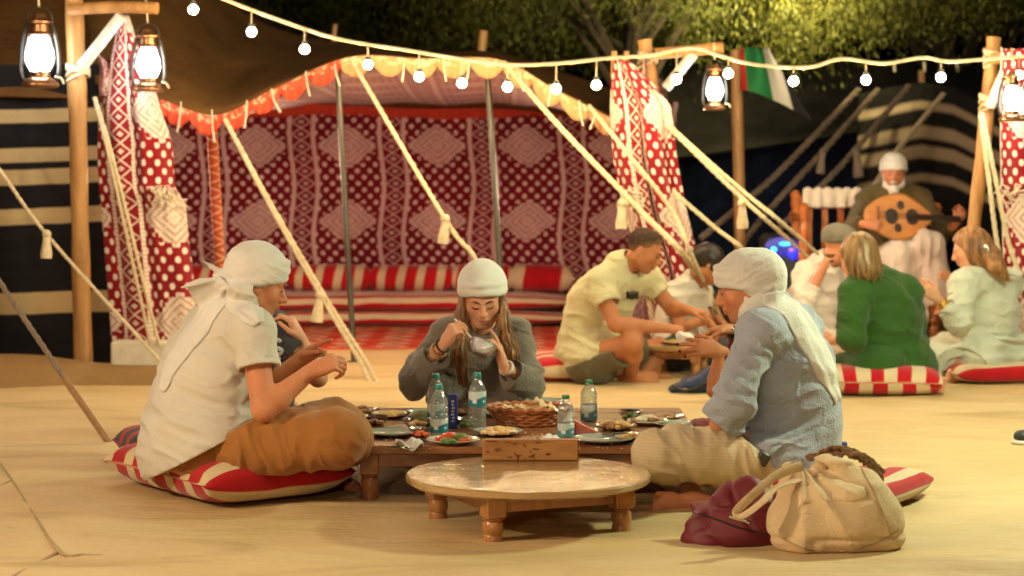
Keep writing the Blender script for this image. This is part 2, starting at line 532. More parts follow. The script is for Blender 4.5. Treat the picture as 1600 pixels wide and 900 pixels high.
# ================================================================== ground
def sand_mat():
    m = Mat("desert_sand", .95, .15); n = m.noise(.8, 5); f = m.noise(60, 3)
    m.color(m.ramp(n * .7 + f * .3, [(.3, (.20, .115, .045)), (.7, (.34, .205, .085))]))
    m.bump(m.noise(5, 6) + f * .3, .6, .03); return m.m
def tarp_mat():
    m = Mat("cream_floor_sheet", .62, .3); v = m.mapped("Object", (.6, 1.3, 1))
    n = m.noise(1.1, 6, v, 1.2); big = m.noise(.35, 3); sm = m.noise(5, 5, m.mapped("Object", (.6, 1.2, 1)), .8)
    stain = m.noise(1.1, 5, m.mapped("Object", (.55, 1.5, 1)), 1.4).step(.63, .07) * .5
    c = m.ramp(n * .6 + big * .25 + sm * .15, [(.28, (.50, .325, .14)), (.5, (.61, .44, .215)), (.75, (.70, .55, .32))])
    m.color(m.mix(stain, c, (.29, .17, .06)))
    m.bump(n * .7 + sm * .8 + m.noise(14, 4, m.mapped("Object", (.4, 2.4, 1)), .5) * .5 + m.noise(40, 3, dist=.5) * .12, .6, .025)
    return m.m
def ground_build():
    def s(u, w):
        x, y = -60 + 120 * u, -10 + 150 * w
        return (x, y, -.012)
    v, f, _ = grid_np(s, 40, 40)
    obj("ground", v, f, sand_mat(), kind="structure", label="brown desert sand around the tents")
    # the sheet: wrinkled, raised a few millimetres above the sand
    nx, ny = 300, 460
    xs = np.linspace(-3.9, 5.2, nx); ys = np.linspace(1.0, 14.6, ny)
    X, Y = np.meshgrid(xs, ys, indexing='ij')
    edge = 11.05 + .18 * np.sin(X * 2.2) + .1 * np.sin(X * 5.1 + 1)
    far = np.where(X < -1.65, edge, 14.6); Y = np.minimum(Y, far)
    P = np.stack([X, Y, X * 0], -1)
    w1 = vnoise(P * A(.55, 2.3, 1) + 3, 1); w2 = vnoise(P * A(.9, 5.5, 1) + 9, 2); w3 = vnoise(P * A(2.2, 4.0, 1), 3)
    Z = .009 + .009 * np.clip(1 - np.abs(w1) * 9, 0, 1) * (.4 + .6 * np.clip(w3 + .4, 0, 1)) + .005 * np.clip(1 - np.abs(w2) * 6, 0, 1) + .003 * w3 + .004 * vnoise(P * A(5, 11, 1), 6) * np.clip(w1, 0, 1)
    v = np.stack([X, Y, Z], -1).reshape(-1, 3)
    I = np.arange(nx * ny).reshape(nx, ny)
    f = np.stack([I[:-1, :-1], I[1:, :-1], I[1:, 1:], I[:-1, 1:]], -1).reshape(-1, 4)
    obj("floor_sheet", v, f, tarp_mat(), kind="structure", label="cream canvas sheet spread over the sand as a floor")
    # sand bank along the foot of the dark tent on the left
    def bank(u, w):
        x = -4.6 + 3.0 * u; y = 11.05 + 1.25 * w
        h = (.13 * math.exp(-((x + 3.0) / .55) ** 2) + .045 * math.exp(-((x + 2.1) / .3) ** 2) + .03) * math.sin(pi * min(1, w * 1.25) * .9)
        return (x, y, -.01 + h + .012 * float(vnoise(A(x * 4, y * 4, 0), 5)))
    v, f, _ = grid_np(bank, 50, 24)
    obj("sand_bank", v, f, sand_mat(), kind="structure", label="low bank of sand heaped against the foot of the dark tent")
ground_build()
M_seam = cloth("seam_cord", (.42, .30, .16), .2, 30, sheen=0)
for i, (lab, pts) in enumerate((
    ("ridge of cord under the floor sheet forking in the near left corner", [G(-30, 690, .008), G(8, 735, .01), G(50, 800, .008), G(92, 862, .012), G(132, 868, .006), G(160, 869, .004)]),
    ("short cord ridge running off to the near left edge of the floor sheet", [G(92, 862, .011), G(60, 880, .008), G(20, 902, .008), G(-30, 935, .006)]),
    ("faint cord ridge branching left near the edge of the picture", [G(16, 752, .009), G(0, 760, .008), G(-40, 775, .006)]))):
    b = B(); b.tube(spline(pts, 24), .006, 6); b.build("floor_rope", M_seam, None, label=lab, category="rope", group="cords under the floor sheet")

# ================================================================== main tent
def zof(y, Y): return W(800, y, Y)[2]
tent = thing("bedouin_tent", "large open dark goat hair tent with a scalloped valance and patterned inside walls", "tent", (0, 14.3, 0))
def roof_mat():
    m = Mat("dark_goat_hair_roof", .9, .15)
    n = m.noise(2.5, 5, dist=.5); f = m.noise(90, 2); s = m.noise(14, 3, m.mapped("Object", (.2, 1, 3)))
    m.color(m.ramp(n * .5 + s * .3 + f * .2, [(.3, (.065, .030, .008)), (.7, (.175, .082, .022))]))
    m.bump(f * .5 + n + s, .5, .012); return m.m
M_roof = roof_mat()
E_pts = [(150, 132, 12.2), (250, 158, 12.2), (340, 183, 12.2), (430, 142, 12.3), (545, 93, 12.4), (660, 95, 12.4), (780, 97, 12.4), (865, 142, 12.4), (952, 186, 12.4), (1010, 212, 12.45)]
R_pts = [(100, -230, 14.6), (230, -150, 14.6), (345, -12, 14.6), (440, 46, 14.6), (545, 70, 14.6), (650, 84, 14.6), (765, 82, 14.6), (868, 112, 14.6), (950, 140, 14.6), (1015, 165, 14.6)]
Ew = np.array([W(*p) for p in E_pts]); Rw = np.array([W(*p) for p in R_pts])
NU = 54
Es, Rs = spline(Ew, NU + 1), spline(Rw, NU + 1)
def roof_fn(u, v):
    i = int(round(u * NU)); p = lerp(Es[i], Rs[i], v)
    p = p + A(0, 0, -.05 * math.sin(pi * v) + .012 * math.sin(u * 40 + v * 6) * math.sin(pi * v))
    return p
v, f, uv = grid_np(roof_fn, NU, 14); v, f = thick(v, f, -.02)
obj("roof", v, f, M_roof, tent)
def roof_back(u, v):
    i = int(round(u * NU)); a = Rs[i]; b = A(a[0] * 1.12, 17.4, min(a[2], 1.9) - .25)
    return lerp(a, b, v) + A(0, 0, -.04 * math.sin(pi * v))
v, f, uv = grid_np(roof_back, NU, 6); v, f = thick(v, f, -.02)
obj("roof_back_slope", v, f, M_roof, tent)
# ceiling lining seen through the mouth
M_ceiling = sadu("ceiling_cloth", (.26, .05, .035), (.46, .27, .20))
ZB = zof(163, 16.5)
def ceil_fn(u, v):
    i = int(round(u * NU)); a = Es[i] + A(0, .06, -.035)
    b = A(a[0] * 1.28 - .05, 16.5, ZB)
    return lerp(a, b, v) + A(0, 0, -.05 * math.sin(pi * v) + .01 * math.sin(u * 50))
v, f, uv = grid_np(ceil_fn, NU, 12)
obj("ceiling_lining", v[:, :], f[:, ::-1], M_ceiling, tent, uv=np.stack([v[:, 0], v[:, 1]], -1))
# back wall
XC = W(685, 228, 16.6)[0]; ZC = zof(228, 16.6)
def wall_fn(u, v):
    x = -3.6 + 5.0 * u; z = ZB + .02 - (ZB + .02) * v; h = max(0, (.62 - z) / .5)
    sway = .02 * math.sin(x * 8.3) + .012 * math.sin(x * 19 + 1)
    return A(x + .10 * h * h + .02 * math.sin(z * 7), 16.62 + sway * (1 - .6 * v) - .22 * h * h, z)
v, f, uv = grid_np(wall_fn, 120, 40)
uvw = np.stack([-3.6 + 5.0 * uv[:, 0] - XC + .4975, (ZB + .02) * (1 - uv[:, 1]) - ZC + .317], -1)
obj("back_wall", v, f[:, ::-1], M_wallcloth, tent, uv=uvw)
# red border along the top of the back wall
M_redborder = cloth("red_border_cloth", (.46, .04, .018), .2, 12)
M_darkborder = cloth("dark_border_cloth", (.10, .03, .03), .3, 20)
def bor(z0, z1, yo):
    def fn(u, v):
        x = -3.4 + 4.7 * u; z = lerp(z0, z1, v) + .018 * math.sin(x * 3.1) + .006 * math.sin(x * 14)
        return A(x, 16.5 - yo + .015 * math.sin(x * 26) * v, z)
    return fn
zt = zof(150, 16.5)
for nm, a, b_, mm, yo in (("red_border", zof(159, 16.5), zof(183, 16.5), M_redborder, .03), ("dark_border", zof(140, 16.5), zof(161, 16.5), M_darkborder, .01)):
    v, f, uv = grid_np(bor(a, b_, yo), 90, 4); v, f = thick(v, f[:, ::-1], .01)
    obj(nm, v, f, mm, tent)
# side walls inside
for xs0, xs1, sgn in ((W(175, 300, 12.3)[0], -3.35, 1), (W(1003, 300, 12.5)[0], 1.28, -1)):
    def side(u, v):
        x = lerp(xs0, xs1, u) + .03 * math.sin(u * 21); y = lerp(12.4, 16.55, u)
        return A(x, y, 1.95 * (1 - v))
    v, f, uv = grid_np(side, 40, 20)
    obj("side_wall", v, f if sgn > 0 else f[:, ::-1], M_wallcloth, tent, uv=np.stack([uv[:, 0] * 4.2, 1.95 * (1 - uv[:, 1])], -1))
# closed striped front on the left
def stripe_mat(name, rows, zlo, zhi, dark, light, soft=.006):
    m = Mat(name, .9, .15); _, v, _ = m.xyz(m.coord("UV"))
    n = m.noise(7, 4); v = v + (n - .5) * .012
    msk = None
    for a, b_ in rows:
        q = v.step(a, soft) * (v.step(b_, soft).inv()); msk = q if msk is None else msk.max(q)
    f2 = m.noise(120, 2); w = m.noise(5, 4, m.mapped("Object", (.4, 1, 3)))
    dk = m.ramp(w * .7 + f2 * .3, [(.3, [c * .7 for c in dark]), (.7, [c * 1.4 for c in dark])])
    lt = m.ramp(w * .6 + f2 * .4, [(.3, [c * .75 for c in light]), (.7, light)])
    m.color(m.mix(msk, dk, lt)); m.bump(f2 * .6 + w, .35, .008); return m.m
YL = 12.32
rows = [(zof(b_, YL), zof(a, YL)) for a, b_ in ((170, 191), (230, 252), (263, 287), (324, 349), (456, 490))]
M_stripe = stripe_mat("black_and_cream_stripe_cloth", rows, 0, 2, (.010, .009, .010), (.50, .37, .19))
xl0, xl1 = W(-260, 300, YL)[0], W(168, 300, YL)[0]
def lw(u, v):
    x = lerp(xl0, xl1, u); z = 1.92 * (1 - v) - .02; t = 1 - v
    y = YL + .05 * math.sin(x * 3.3 + 1) * t + .03 * math.sin(x * 9 + z * 2) + .10 * v * v * math.sin(x * 1.7)
    return A(x, y, z + .02 * math.sin(x * 2.2) * math.sin(pi * v))
v, f, uv = grid_np(lw, 60, 50); zr = 1.92 * (1 - uv[:, 1]) - .02 + .012 * (1 - uv[:, 0]) * 0
obj("striped_front_wall", v, f[:, ::-1], M_stripe, tent, uv=np.stack([v[:, 0], zr], -1))
# roof apron on the left, above the stripes
def apron(u, v):
    i = 0
    a = A(lerp(xl0, Es[4][0], u), 12.26, lerp(1.75, Es[4][2], u) - .03)
    b_ = A(lerp(xl0 - .2, Rs[4][0], u), 14.5, lerp(3.4, Rs[4][2], u) - .03)
    return lerp(a, b_, v) + A(0, 0, -.06 * math.sin(pi * v))
v, f, uv = grid_np(apron, 24, 10); v, f = thick(v, f, -.02); obj("roof_apron", v, f, M_roof, tent)
# valance: one scallop after another, each with its own ruffle
def val_mat(name, c, c2):
    m = Mat(name, .8, .2); _, y, _ = m.xyz(m.coord("UV")); n = m.noise(26, 3, dist=.8)
    m.color(m.mix(y.lt(.42) * n.step(.52, .04), c, c2)); m.bump(n, .3, .01); return m.m
M_valred = val_mat("red_valance_cloth", (.62, .075, .035), (.55, .36, .22))
M_valpeach = val_mat("peach_valance_cloth", (.66, .33, .15), (.72, .58, .34))
# arc-length along the eave from px 250 to the right drape
seg = spline(Ew[1:10], 400); L = np.concatenate([[0], np.cumsum(np.linalg.norm(np.diff(seg, axis=0), axis=1))])
NS = 16
for k in range(NS):
    l0, l1 = L[-1] * k / NS, L[-1] * (k + 1) / NS
    def sc(u, v):
        l = lerp(l0, l1, u); p = np.array([np.interp(l, L, seg[:, q]) for q in range(3)])
        drop = (.045 + .085 * math.sin(pi * u) ** .75) * v
        return p + A(0, -.035 - .018 * math.sin(u * 22 + k) * v - .02 * v, .012 - drop)
    v, f, uv = grid_np(sc, 14, 6); v2, f2 = thick(v, f[:, ::-1], .004)
    obj("scallop", v2, f2, M_valred if k < 6 else M_valpeach, tent, uv=np.vstack([uv, uv]))
M_ribbon = cloth("white_ribbon", (.74, .66, .50), .1)
for k, (px, py, l, s) in enumerate(((283, 160, 46, -6), (331, 172, 50, 4), (386, 158, 42, -4), (424, 140, 36, 14), (478, 112, 38, 6), (523, 100, 34, 8), (632, 92, 36, -4), (693, 93, 34, 4), (733, 94, 30, -3), (812, 112, 30, 6), (860, 132, 34, -4), (905, 158, 38, 6), (930, 172, 30, -8))):
    Yt = 12.2 if px < 420 else 12.3
    b = B(); b.tube(spline([W(px, py, Yt - .03), W(px + s * .3, py + l * .5, Yt - .07), W(px + s, py + l, Yt - .06)], 7), np.linspace(.012, .017, 7), 6, sx=.35)
    b.build("tie_ribbon", M_ribbon, tent)
# poles holding the mouth of the tent
for px0, py0, px1, py1, Y0, r in ((527, 100, 553, 569, 12.55, .019), (761, 104, 790, 552, 12.9, .021)):
    top = W(px0, py0, Y0); bot = A(*G(px1, py1)); bot[1] = top[1] + .02; bot[0] = W(px1, py1, Y0)[0]; bot[2] = 0
    b = B(); b.tube([bot, lerp(bot, top, .5), top], r, 12); b.lathe([(.05, 0), (.05, .012), (.022, .02)], bot, 14)
    b.build("mouth_pole", M_pole, tent)
# cloth-wrapped prop behind the valance
M_wrap = sadu("orange_wrap_cloth", (.40, .07, .03), (.66, .40, .22), chain=True)
top, bot = W(330, 180, 12.7), W(352, 560, 12.7)
b = B(); P = np.array([lerp(bot, top, t) for t in np.linspace(0, 1, 24)]); b.tube(P, .035, 12)
o = b.build("wrapped_prop", M_wrap, tent)
me = o.data; l = me.uv_layers.new(name="UVMap")
for lp in me.loops:
    co = me.vertices[lp.vertex_index].co; l.data[lp.index].uv = (.1175 + (co.x - (co.z * -.06)) * .0 + math.atan2(co.y - (12.7 - 14.3), co.x + 1.9) * .02, co.z)
# ridge pole tips poking out of the roof
b = B(); b.tube([W(752, 84, 14.5), W(756, 48, 14.5)], .036, 10); b.build("ridge_pole_tip", M_log, tent)
for px in (958, 977):
    b = B(); b.tube([W(px, 120, 12.5), W(px + 2, 80, 12.5)], .018, 8); b.build("ridge_pole_tip", M_log, tent)
b = B(); b.tube([W(520, 70, 14.5), W(524, 38, 14.5)], .018, 8); b.build("ridge_pole_tip", M_log, tent)

# ------------------------------------------------------------------ drapes at the mouth
def drape(name, label, rows, Y, u0, u1, folds, depth, mat, nv=70, nu=60, cinch=()):
    ys = [r[0] for r in rows]
    def fn(u, v):
        y = lerp(ys[0], ys[-1], v); a = np.interp(y, ys, [r[1] for r in rows]); b_ = np.interp(y, ys, [r[2] for r in rows])
        ph = folds * 2 * pi * u + .6 * math.sin(v * 5) + .5 * math.sin(u * 9 + v * 3)
        wob = depth * (math.sin(ph) + .35 * math.sin(ph * 2.3 + v * 4)) * (.35 + .65 * min(1, v * 3))
        c = sum(math.exp(-((y - cy) / 9.0) ** 2) for cy in cinch)
        x = lerp(a, b_, u) + 3.0 * math.sin(ph + 1.3) * (1 - .5 * c)
        return W(x, y, Y - .10 * math.sin(pi * u) + wob - .03 * c)
    v, f, uv = grid_np(fn, nu, nv)
    z = v[:, 2]; uvw = np.stack([u0 + (u1 - u0) * uv[:, 0], z], -1)
    t = thing(name, label, "drape", A(v[:, 0].mean(), Y, max(0, v[:, 2].min())), "patterned drapes beside the tent mouths")
    v2, f2 = thick(v, f[:, ::-1], .006)
    obj("cloth", v2, f2, mat, t, uv=np.vstack([uvw, uvw]))
    return t, fn
dl, fnl = drape("patterned_drape", "red and white woven drape gathered at the top, beside the log post on the left",
    [(24, 186, 200), (60, 177, 213), (100, 166, 226), (140, 158, 242), (175, 152, 252), (220, 150, 268), (262, 150, 270), (292, 153, 272), (320, 154, 288), (350, 157, 290), (420, 162, 298), (480, 168, 303), (536, 172, 306)],
    11.98, -.12, .60, 2.2, .035, M_drape, cinch=(296,))
def fringe(t, fn, v0, u0, u1, n, seed):
    r = random.Random(seed); b = B()
    for k in range(n):
        u = r.uniform(u0, u1); p = fn(u, v0 + r.uniform(-.03, .03)) + A(0, -.02, 0)
        q = p + A(r.uniform(-.05, .05), r.uniform(-.03, .0), r.uniform(-.06, .0)); m_ = lerp(p, q, .5) + A(r.uniform(-.03, .03), -.015, r.uniform(-.01, .03))
        b.tube(spline([p, m_, q], 6), .005, 4)
    b.build("fringe", M_palelining, t, kind="stuff")
fringe(dl, fnl, .55, .72, 1.0, 60, 3)
# white flap of lining turned out at the top
b = B()
v, f, uv = grid_np(lambda u, v: W(lerp(lerp(147, 160, v), lerp(166, 178, v), u) + 4 * math.sin(v * 5), lerp(80, 150, v) + 14 * u * (1 - v), 11.95 - .03 * math.sin(u * pi)), 8, 14)
v, f = thick(v, f[:, ::-1], .006); obj("turned_flap", v, f, M_drape, dl, uv=np.vstack([uv * .5] * 2))
dr, fnr = drape("patterned_drape", "pale woven drape leaning to the right beside the big tent mouth",
    [(94, 957, 986), (130, 952, 1022), (165, 950, 1050), (210, 952, 1056), (250, 956, 1060), (330, 972, 1076), (420, 1000, 1098), (500, 1012, 1112), (575, 1018, 1120)],
    12.15, -.22, .62, 2.6, .04, M_drape, cinch=())
fringe(dr, fnr, .45, .0, .35, 50, 5)
df, fnf = drape("patterned_drape", "red and white woven drape at the far right edge behind a lantern",
    [(76, 1562, 1660), (120, 1560, 1668), (230, 1560, 1675), (300, 1562, 1680), (420, 1564, 1690), (590, 1566, 1700)],
    11.9, .22, .95, 2.2, .03, M_drape, cinch=(290,))
fringe(df, fnf, .44, .0, .6, 50, 6)
b = B(); p0, p1 = W(172, 560, 11.75), W(287, 560, 11.75)
b.box(A((p0[0] + p1[0]) / 2, 11.93, .105), (p1[0] - p0[0], .34, .21), bev=.012)
b.build("plinth_block", M_white_paint, None, label="plain cream block standing under the foot of the left drape", category="block")

# ------------------------------------------------------------------ lamps: lanterns and bulb strings
GLOBE_A = 4 * pi * .05 * .05
M_lant = emit("lit_lantern_glass", WHITE, P_LANTERN / (pi * .055))
M_bulb = emit("lit_bulb_glass", (1.0, .72, .36), P_STRING / (pi * 4 * pi * .026 ** 2))
M_added_bulb = emit("lit_added_bulb_glass", WARM, P_ADDED / (pi * 4 * pi * .05 ** 2))
M_socket = plain("black_socket", (.03, .03, .03), .5)
M_wire = plain("pale_wire", (.35, .28, .16), .5)
def lantern(label, px, ytop, ybot, Y, lit=True):
    top = W(px, ytop, Y); H = top[2] - W(px, ybot, Y)[2]; s = H / .46
    base = top - A(0, 0, H)
    t = thing("hurricane_lantern", label, "lantern", base, "white lit hurricane lanterns")
    def L(pr): return [(r * s, z * s) for r, z in pr]
    b = B(); b.lathe(L([(0, 0), (.095, 0), (.105, .012), (.10, .03), (.075, .052), (.055, .06), (.055, .085), (.062, .09), (0, .09)]), base, 24); b.build("fuel_tank", M_brass, t)
    b = B(); b.lathe(L([(.048, .092), (.064, .12), (.078, .16), (.072, .21), (.052, .262), (.044, .285), (.04, .288)]), base, 24); b.build("glass_globe", M_lant, t)
    b = B(); b.lathe(L([(.0, .29), (.06, .29), (.064, .30), (.05, .312), (.05, .35), (.075, .356), (.075, .368), (.04, .385), (.03, .41), (.0, .412)]), base, 20); b.build("chimney_cap", M_brass, t)
    b = B()
    for sg in (-1, 1):
        b.tube(spline([base + A(sg * .088, 0, .03) * s, base + A(sg * .108, 0, .10) * s, base + A(sg * .104, 0, .22) * s, base + A(sg * .078, 0, .33) * s, base + A(sg * .05, 0, .37) * s], 16), .011 * s, 6)
    b.build("side_frame", M_darkiron, t)
    b = B()
    for a in (.4, 1.7, 3.4, 4.95):
        b.tube(spline([base + A(.055 * math.cos(a), .055 * math.sin(a), .09) * s, base + A(.085 * math.cos(a), .085 * math.sin(a), .165) * s, base + A(.062 * math.cos(a), .062 * math.sin(a), .285) * s], 10), .008 * s, 5)
    b.build("guard_wire", M_darkiron, t)
    b = B(); b.tube(spline([base + A(-.075, 0, .36) * s, base + A(-.06, 0, .42) * s, base + A(0, 0, .455) * s, base + A(.06, 0, .42) * s, base + A(.075, 0, .36) * s], 16), .005 * s, 6); b.build("bail_handle", M_darkiron, t)
    b = B(); b.tube(spline([base + A(.09, -.02, .06) * s, base + A(.125, -.03, .05) * s, base + A(.14, -.03, .02) * s], 8), .006 * s, 6); b.build("crank", M_ribbon, t)
    b = B(); b.tube([base + A(0, 0, .45) * s, base + A(-.01, 0, .60) * s], .006 * s, 6); b.build("hanging_cord", M_rope, t)
    return t
lantern("white lit lantern hanging at the far left in front of the striped tent", 61, 8, 137, 11.6)
lantern("white lit lantern hanging from the log arm in front of the left drape", 231, 34, 143, 11.62)
lantern("white lit lantern hanging beside the flag pole, right of the big tent", 1117, 92, 172, 12.3)
lantern("white lit lantern in front of the drape at the far right edge", 1582, 102, 190, 11.55)

def bulb(parent, top, c, r, mat, rope=M_wire):
    b = B(); b.ball(c, r, 14); g = b.build("bulb", mat, parent)
    b = B(); b.lathe([(.014, r * .9), (.018, r * .95), (.018, r * 1.7), (.01, r * 1.8)], c, 10); b.build("bulb_socket", M_socket, g)
    b = B(); b.tube([c + A(0, 0, r * 1.7), top], .005, 5); b.build("drop_wire", rope, g)
strg = thing("bulb_string", "cream rope of round warm bulbs strung across in front of the tents", "string lights", W(800, 100, 11.6))
rp = [(262, -46, 11.0), (350, -2, 11.2), (430, 29, 11.4), (530, 61, 11.5), (640, 79, 11.6), (720, 92, 11.6), (800, 101, 11.6), (870, 99, 11.6), (960, 90, 11.65), (1012, 87, 11.7), (1080, 75, 11.7), (1125, 87, 11.7), (1180, 101, 11.6), (1262, 105, 11.6), (1315, 92, 11.6), (1380, 99, 11.6), (1442, 90, 11.6), (1482, 96, 11.6), (1560, 91, 11.6), (1660, 84, 11.6)]
rs = spline([W(*p) for p in rp], 160); rs[:, 1] += .0
b = B(); b.tube(rs, .0105, 8); b.build("rope", M_rope, strg)
rpx = np.array([p[0] for p in rp]); rpy = np.array([p[1] for p in rp]); rpY = np.array([p[2] for p in rp])
for px, py in ((302, 15), (393, 50), (476, 77), (575, 101), (655, 120), (722, 130), (793, 136), (869, 139), (932, 133), (1057, 124), (1138, 115), (1240, 127), (1353, 125), (1470, 121), (1592, 118)):
    Yb = np.interp(px, rpx, rpY); bulb(strg, W(px, np.interp(px, rpx, rpy), Yb), W(px, py, Yb), .026, M_bulb)

# bulb strings added out of view to light the people
def added_string(label, a, b_, n, sag, mat=M_added_bulb, r=.05):
    a, b_ = A(*a), A(*b_); t = thing("bulb_string", label, "string lights", lerp(a, b_, .5), "bulb strings added out of view")
    f = lambda u: lerp(a, b_, u) - A(0, 0, sag * 4 * u * (1 - u))
    bb = B(); bb.tube([f(u) for u in np.linspace(0, 1, 40)], .012, 6); bb.build("rope", M_rope, t)
    for k in range(n):
        p = f((k + .5) / n); bulb(t, p, p - A(0, 0, .16), r, mat)
    return t
added_string("warm bulb string added out of view above the near end of the dining floor", (-4.4, 4.6, 3.1), (1.4, 4.2, 3.2), 6, .25)
added_string("warm bulb string added out of view above the far side of the dining table", (-4.4, 10.2, 2.95), (3.6, 10.0, 3.05), 6, .12)  # added behind the people as their rim light

def lamp_pole(label, base, z, watts, color, r=.11, lean=(0, 0)):
    """a plain pole carrying one big frosted globe lamp"""
    base = A(*base); t = thing("lamp_pole", label, "lamp", base); top = base + A(lean[0], lean[1], z)
    b = B(); b.tube([base, base + A(0, 0, z - .25), top + A(0, 0, -.10 - r)], .03, 10); b.build("pole", M_pole, t)
    b = B(); b.lathe([(.05, -r * 1.12), (.055, -r * .9), (.04, -r * .8)], top, 12); b.build("lamp_cup", M_darkiron, t)
    b = B(); b.ball(top, r, 18); b.build("globe", emit("lit_globe_" + label.split()[0], color, watts / (pi * 4 * pi * r * r)), t)
lamp_pole("tall warm fill lamp added out of view behind the photographer on the left", (-1.6, -2.2, 0), 2.2, 380, (1.0, .78, .54))  # added front fill, never in view
lamp_pole("bright warm globe lamp on a pole at the left edge of the dining floor", (-4.3, 4.2, 0), 2.5, 650, (1.0, .76, .48), .12)
lamp_pole("greenish white globe lamp standing right of the dining floor", (2.85, 7.7, 0), 2.05, 430, (.90, 1.0, .64))
def floodlight(label, p, aim, watts, color):
    """an added shaded lamp, out of view, put in to brighten the trees"""
    p = A(*p); d = nrm(aim); x, y, d = frame(d); R = np.stack([x, y, d], 1); t = thing("floodlight", label, "lamp", p)
    b = B(); b.lathe([(0, -.16), (.06, -.15), (.13, -.02), (.14, .06), (.132, .06), (.12, -.02)], p, 20, R=R, ends=False); b.build("shade", M_darkiron, t)
    b = B(); b.lathe([(.118, -.02), (.06, -.012), (0, -.010)], p, 20, R=R, ends=False); b.build("lens", emit("tree_fill_lens", color, watts / (pi * pi * .118 ** 2)), t)
    b = B(); b.tube([p - d * .15, p + A(0, -.05, .35)], .012, 6); b.build("hanger", M_darkiron, t)
floodlight("shaded floodlight added out of view to brighten the ghaf trees", (2.2, 15.7, 3.2), (-.08, .95, .22), 620, (1.0, .86, .40))  # added lamp, only there to light the foliage
added_string("short warm bulb string added out of view to brighten the group around the oud player", (1.3, 12.2, 3.0), (5.2, 11.6, 3.0), 3, .12)  # extra string added to brighten the musician's group
lamp_pole("small warm globe lamp added inside the big tent, hidden behind the left drape", (-2.46, 13.3, 0), 1.25, 95, (1.0, .80, .58), .08)  # added interior fill, hidden by the left drape
lamp_pole("low warm globe lamp added inside the big tent, hidden behind the pale drape", (.92, 13.3, 0), 1.2, 95, (1.0, .80, .58), .08)  # second added interior fill, hidden by the pale drape

# ------------------------------------------------------------------ log posts with arms
def post(label, pts, r, arm=None, brace=None, lash=None, rings=()):
    base = A(*pts[0]); t = thing("log_post", label, "post", base, "log posts with lantern arms")
    P = spline(pts, 26); rr = r * (1 + .05 * np.sin(np.arange(26) * 1.3) + .04 * np.sin(np.arange(26) * .47))
    b = B(); b.tube(P, rr, 14); b.build("post", M_log, t)
    if arm:
        b = B(); b.tube(spline(arm, 8), .036, 12); b.build("arm", M_log, t)
    if brace:
        b = B(); b.tube(brace, .034, 10); b.build("brace", M_paleplank, t)
    for c in lash or ():
        b = B()
        for k in range(6):
            b.tube([c + A(math.cos(a) * (r + .012), math.sin(a) * (r + .012), -.03 + k * .014 + .03 * math.cos(a + k)) for a in np.linspace(0, 2 * pi, 17)], .009, 5, cap=False)
        b.build("lashing", M_rope, t)
g = G(131, 588); g[1] = 11.85
post("log post left of the red drape with a lantern hanging from its arm", [A(W(131, 588, 11.85)[0], 11.85, -.02), W(127, 440, 11.85), W(124, 300, 11.85), W(121, 160, 11.85), W(117, 40, 11.85), W(114, -70, 11.85)], .054,
     arm=[W(108, 15, 11.72), W(180, 11, 11.66), W(246, 13, 11.62)], brace=[W(128, 104, 11.74), W(190, 24, 11.69)], lash=[W(122, 112, 11.85)])
post("log post behind the pale drape with a lantern arm, right of the big tent", [A(W(1040, 500, 12.55)[0], 12.55, -.02), W(1030, 300, 12.55), W(1020, 160, 12.55), W(1007, 62, 12.55)], .047,
     arm=[W(1025, 84, 12.45), W(1080, 79, 12.4), W(1130, 74, 12.36)], brace=[W(1040, 138, 12.44), W(1084, 84, 12.4)], lash=[W(1012, 92, 12.55)])
post("leaning log post with a lashed brace at the far right", [A(W(1500, 560, 12.1)[0], 12.1, -.02), W(1522, 350, 12.1), W(1541, 190, 12.1), W(1553, 58, 12.1)], .043,
     arm=[W(1548, 92, 11.98), W(1600, 88, 11.93), W(1660, 84, 11.9)], brace=[W(1546, 168, 12.0), W(1578, 96, 11.95)], lash=[W(1545, 160, 12.1), W(1552, 90, 12.1)])
post("log post standing outside the left edge of the picture, holding a guy rope", [A(-3.66, 9.62, -.02), A(-3.65, 9.62, 1.1), A(-3.66, 9.6, 2.3)], .05)
# flag pole and flag
fp = thing("flag_pole", "plain wooden pole in the dark gap between the tents, carrying a flag", "pole", A(W(1157, 500, 15.3)[0], 15.3, 0))
b = B(); b.tube(spline([A(W(1158, 400, 15.3)[0], 15.3, 0), W(1155, 300, 15.3), W(1152, 180, 15.3), W(1150, 78, 15.3)], 20), .046, 12); b.build("pole", M_log, fp)
def flag_mat():
    m = Mat("flag_cloth", .8, .2); u, v, _ = m.xyz(m.coord("UV"))
    c = m.mix(v.lt(.22), (.60, .58, .48), (.02, .02, .02)); c = m.mix(v.gt(.52), c, (.02, .17, .05)); c = m.mix(u.lt(.09), c, (.45, .02, .02))
    m.color(c); m.bump(m.noise(60, 2), .2, .004); return m.m
def flagfn(u, v):          # v: 0 top edge (green) .. 1 lower edge (black); it hangs in folds, so the bands run down
    top = lerp(A(1158, 76), A(1206, 74), u); bot = lerp(A(1160, 150), A(1272, 190), u)
    mid = lerp(A(1159, 112), A(1244, 138), u)
    q = (1 - v) ** 2 * top + 2 * v * (1 - v) * mid + v * v * bot
    return W(q[0], q[1], 15.2 + .06 * math.sin(u * 9 + v * 2) - .1 * u)
fl_pts = {}
def flag2(u, v):
    # silhouette: upright left edge at the pole, slanted right edge dropping to a tail
    x = lerp(1158, lerp(1202, 1270, v ** 1.1), u); y = lerp(lerp(74, 76, u), lerp(140, 190, u ** 1.4), v)
    return W(x, y, 15.18 + .06 * math.sin(u * 8 + v * 3))
v, f, uv = grid_np(flag2, 36, 24)
uf = uv[:, 0] * 1.0; vf = uv[:, 1]
diag = np.clip(uf * .62 + vf * uf * .45, 0, 1)
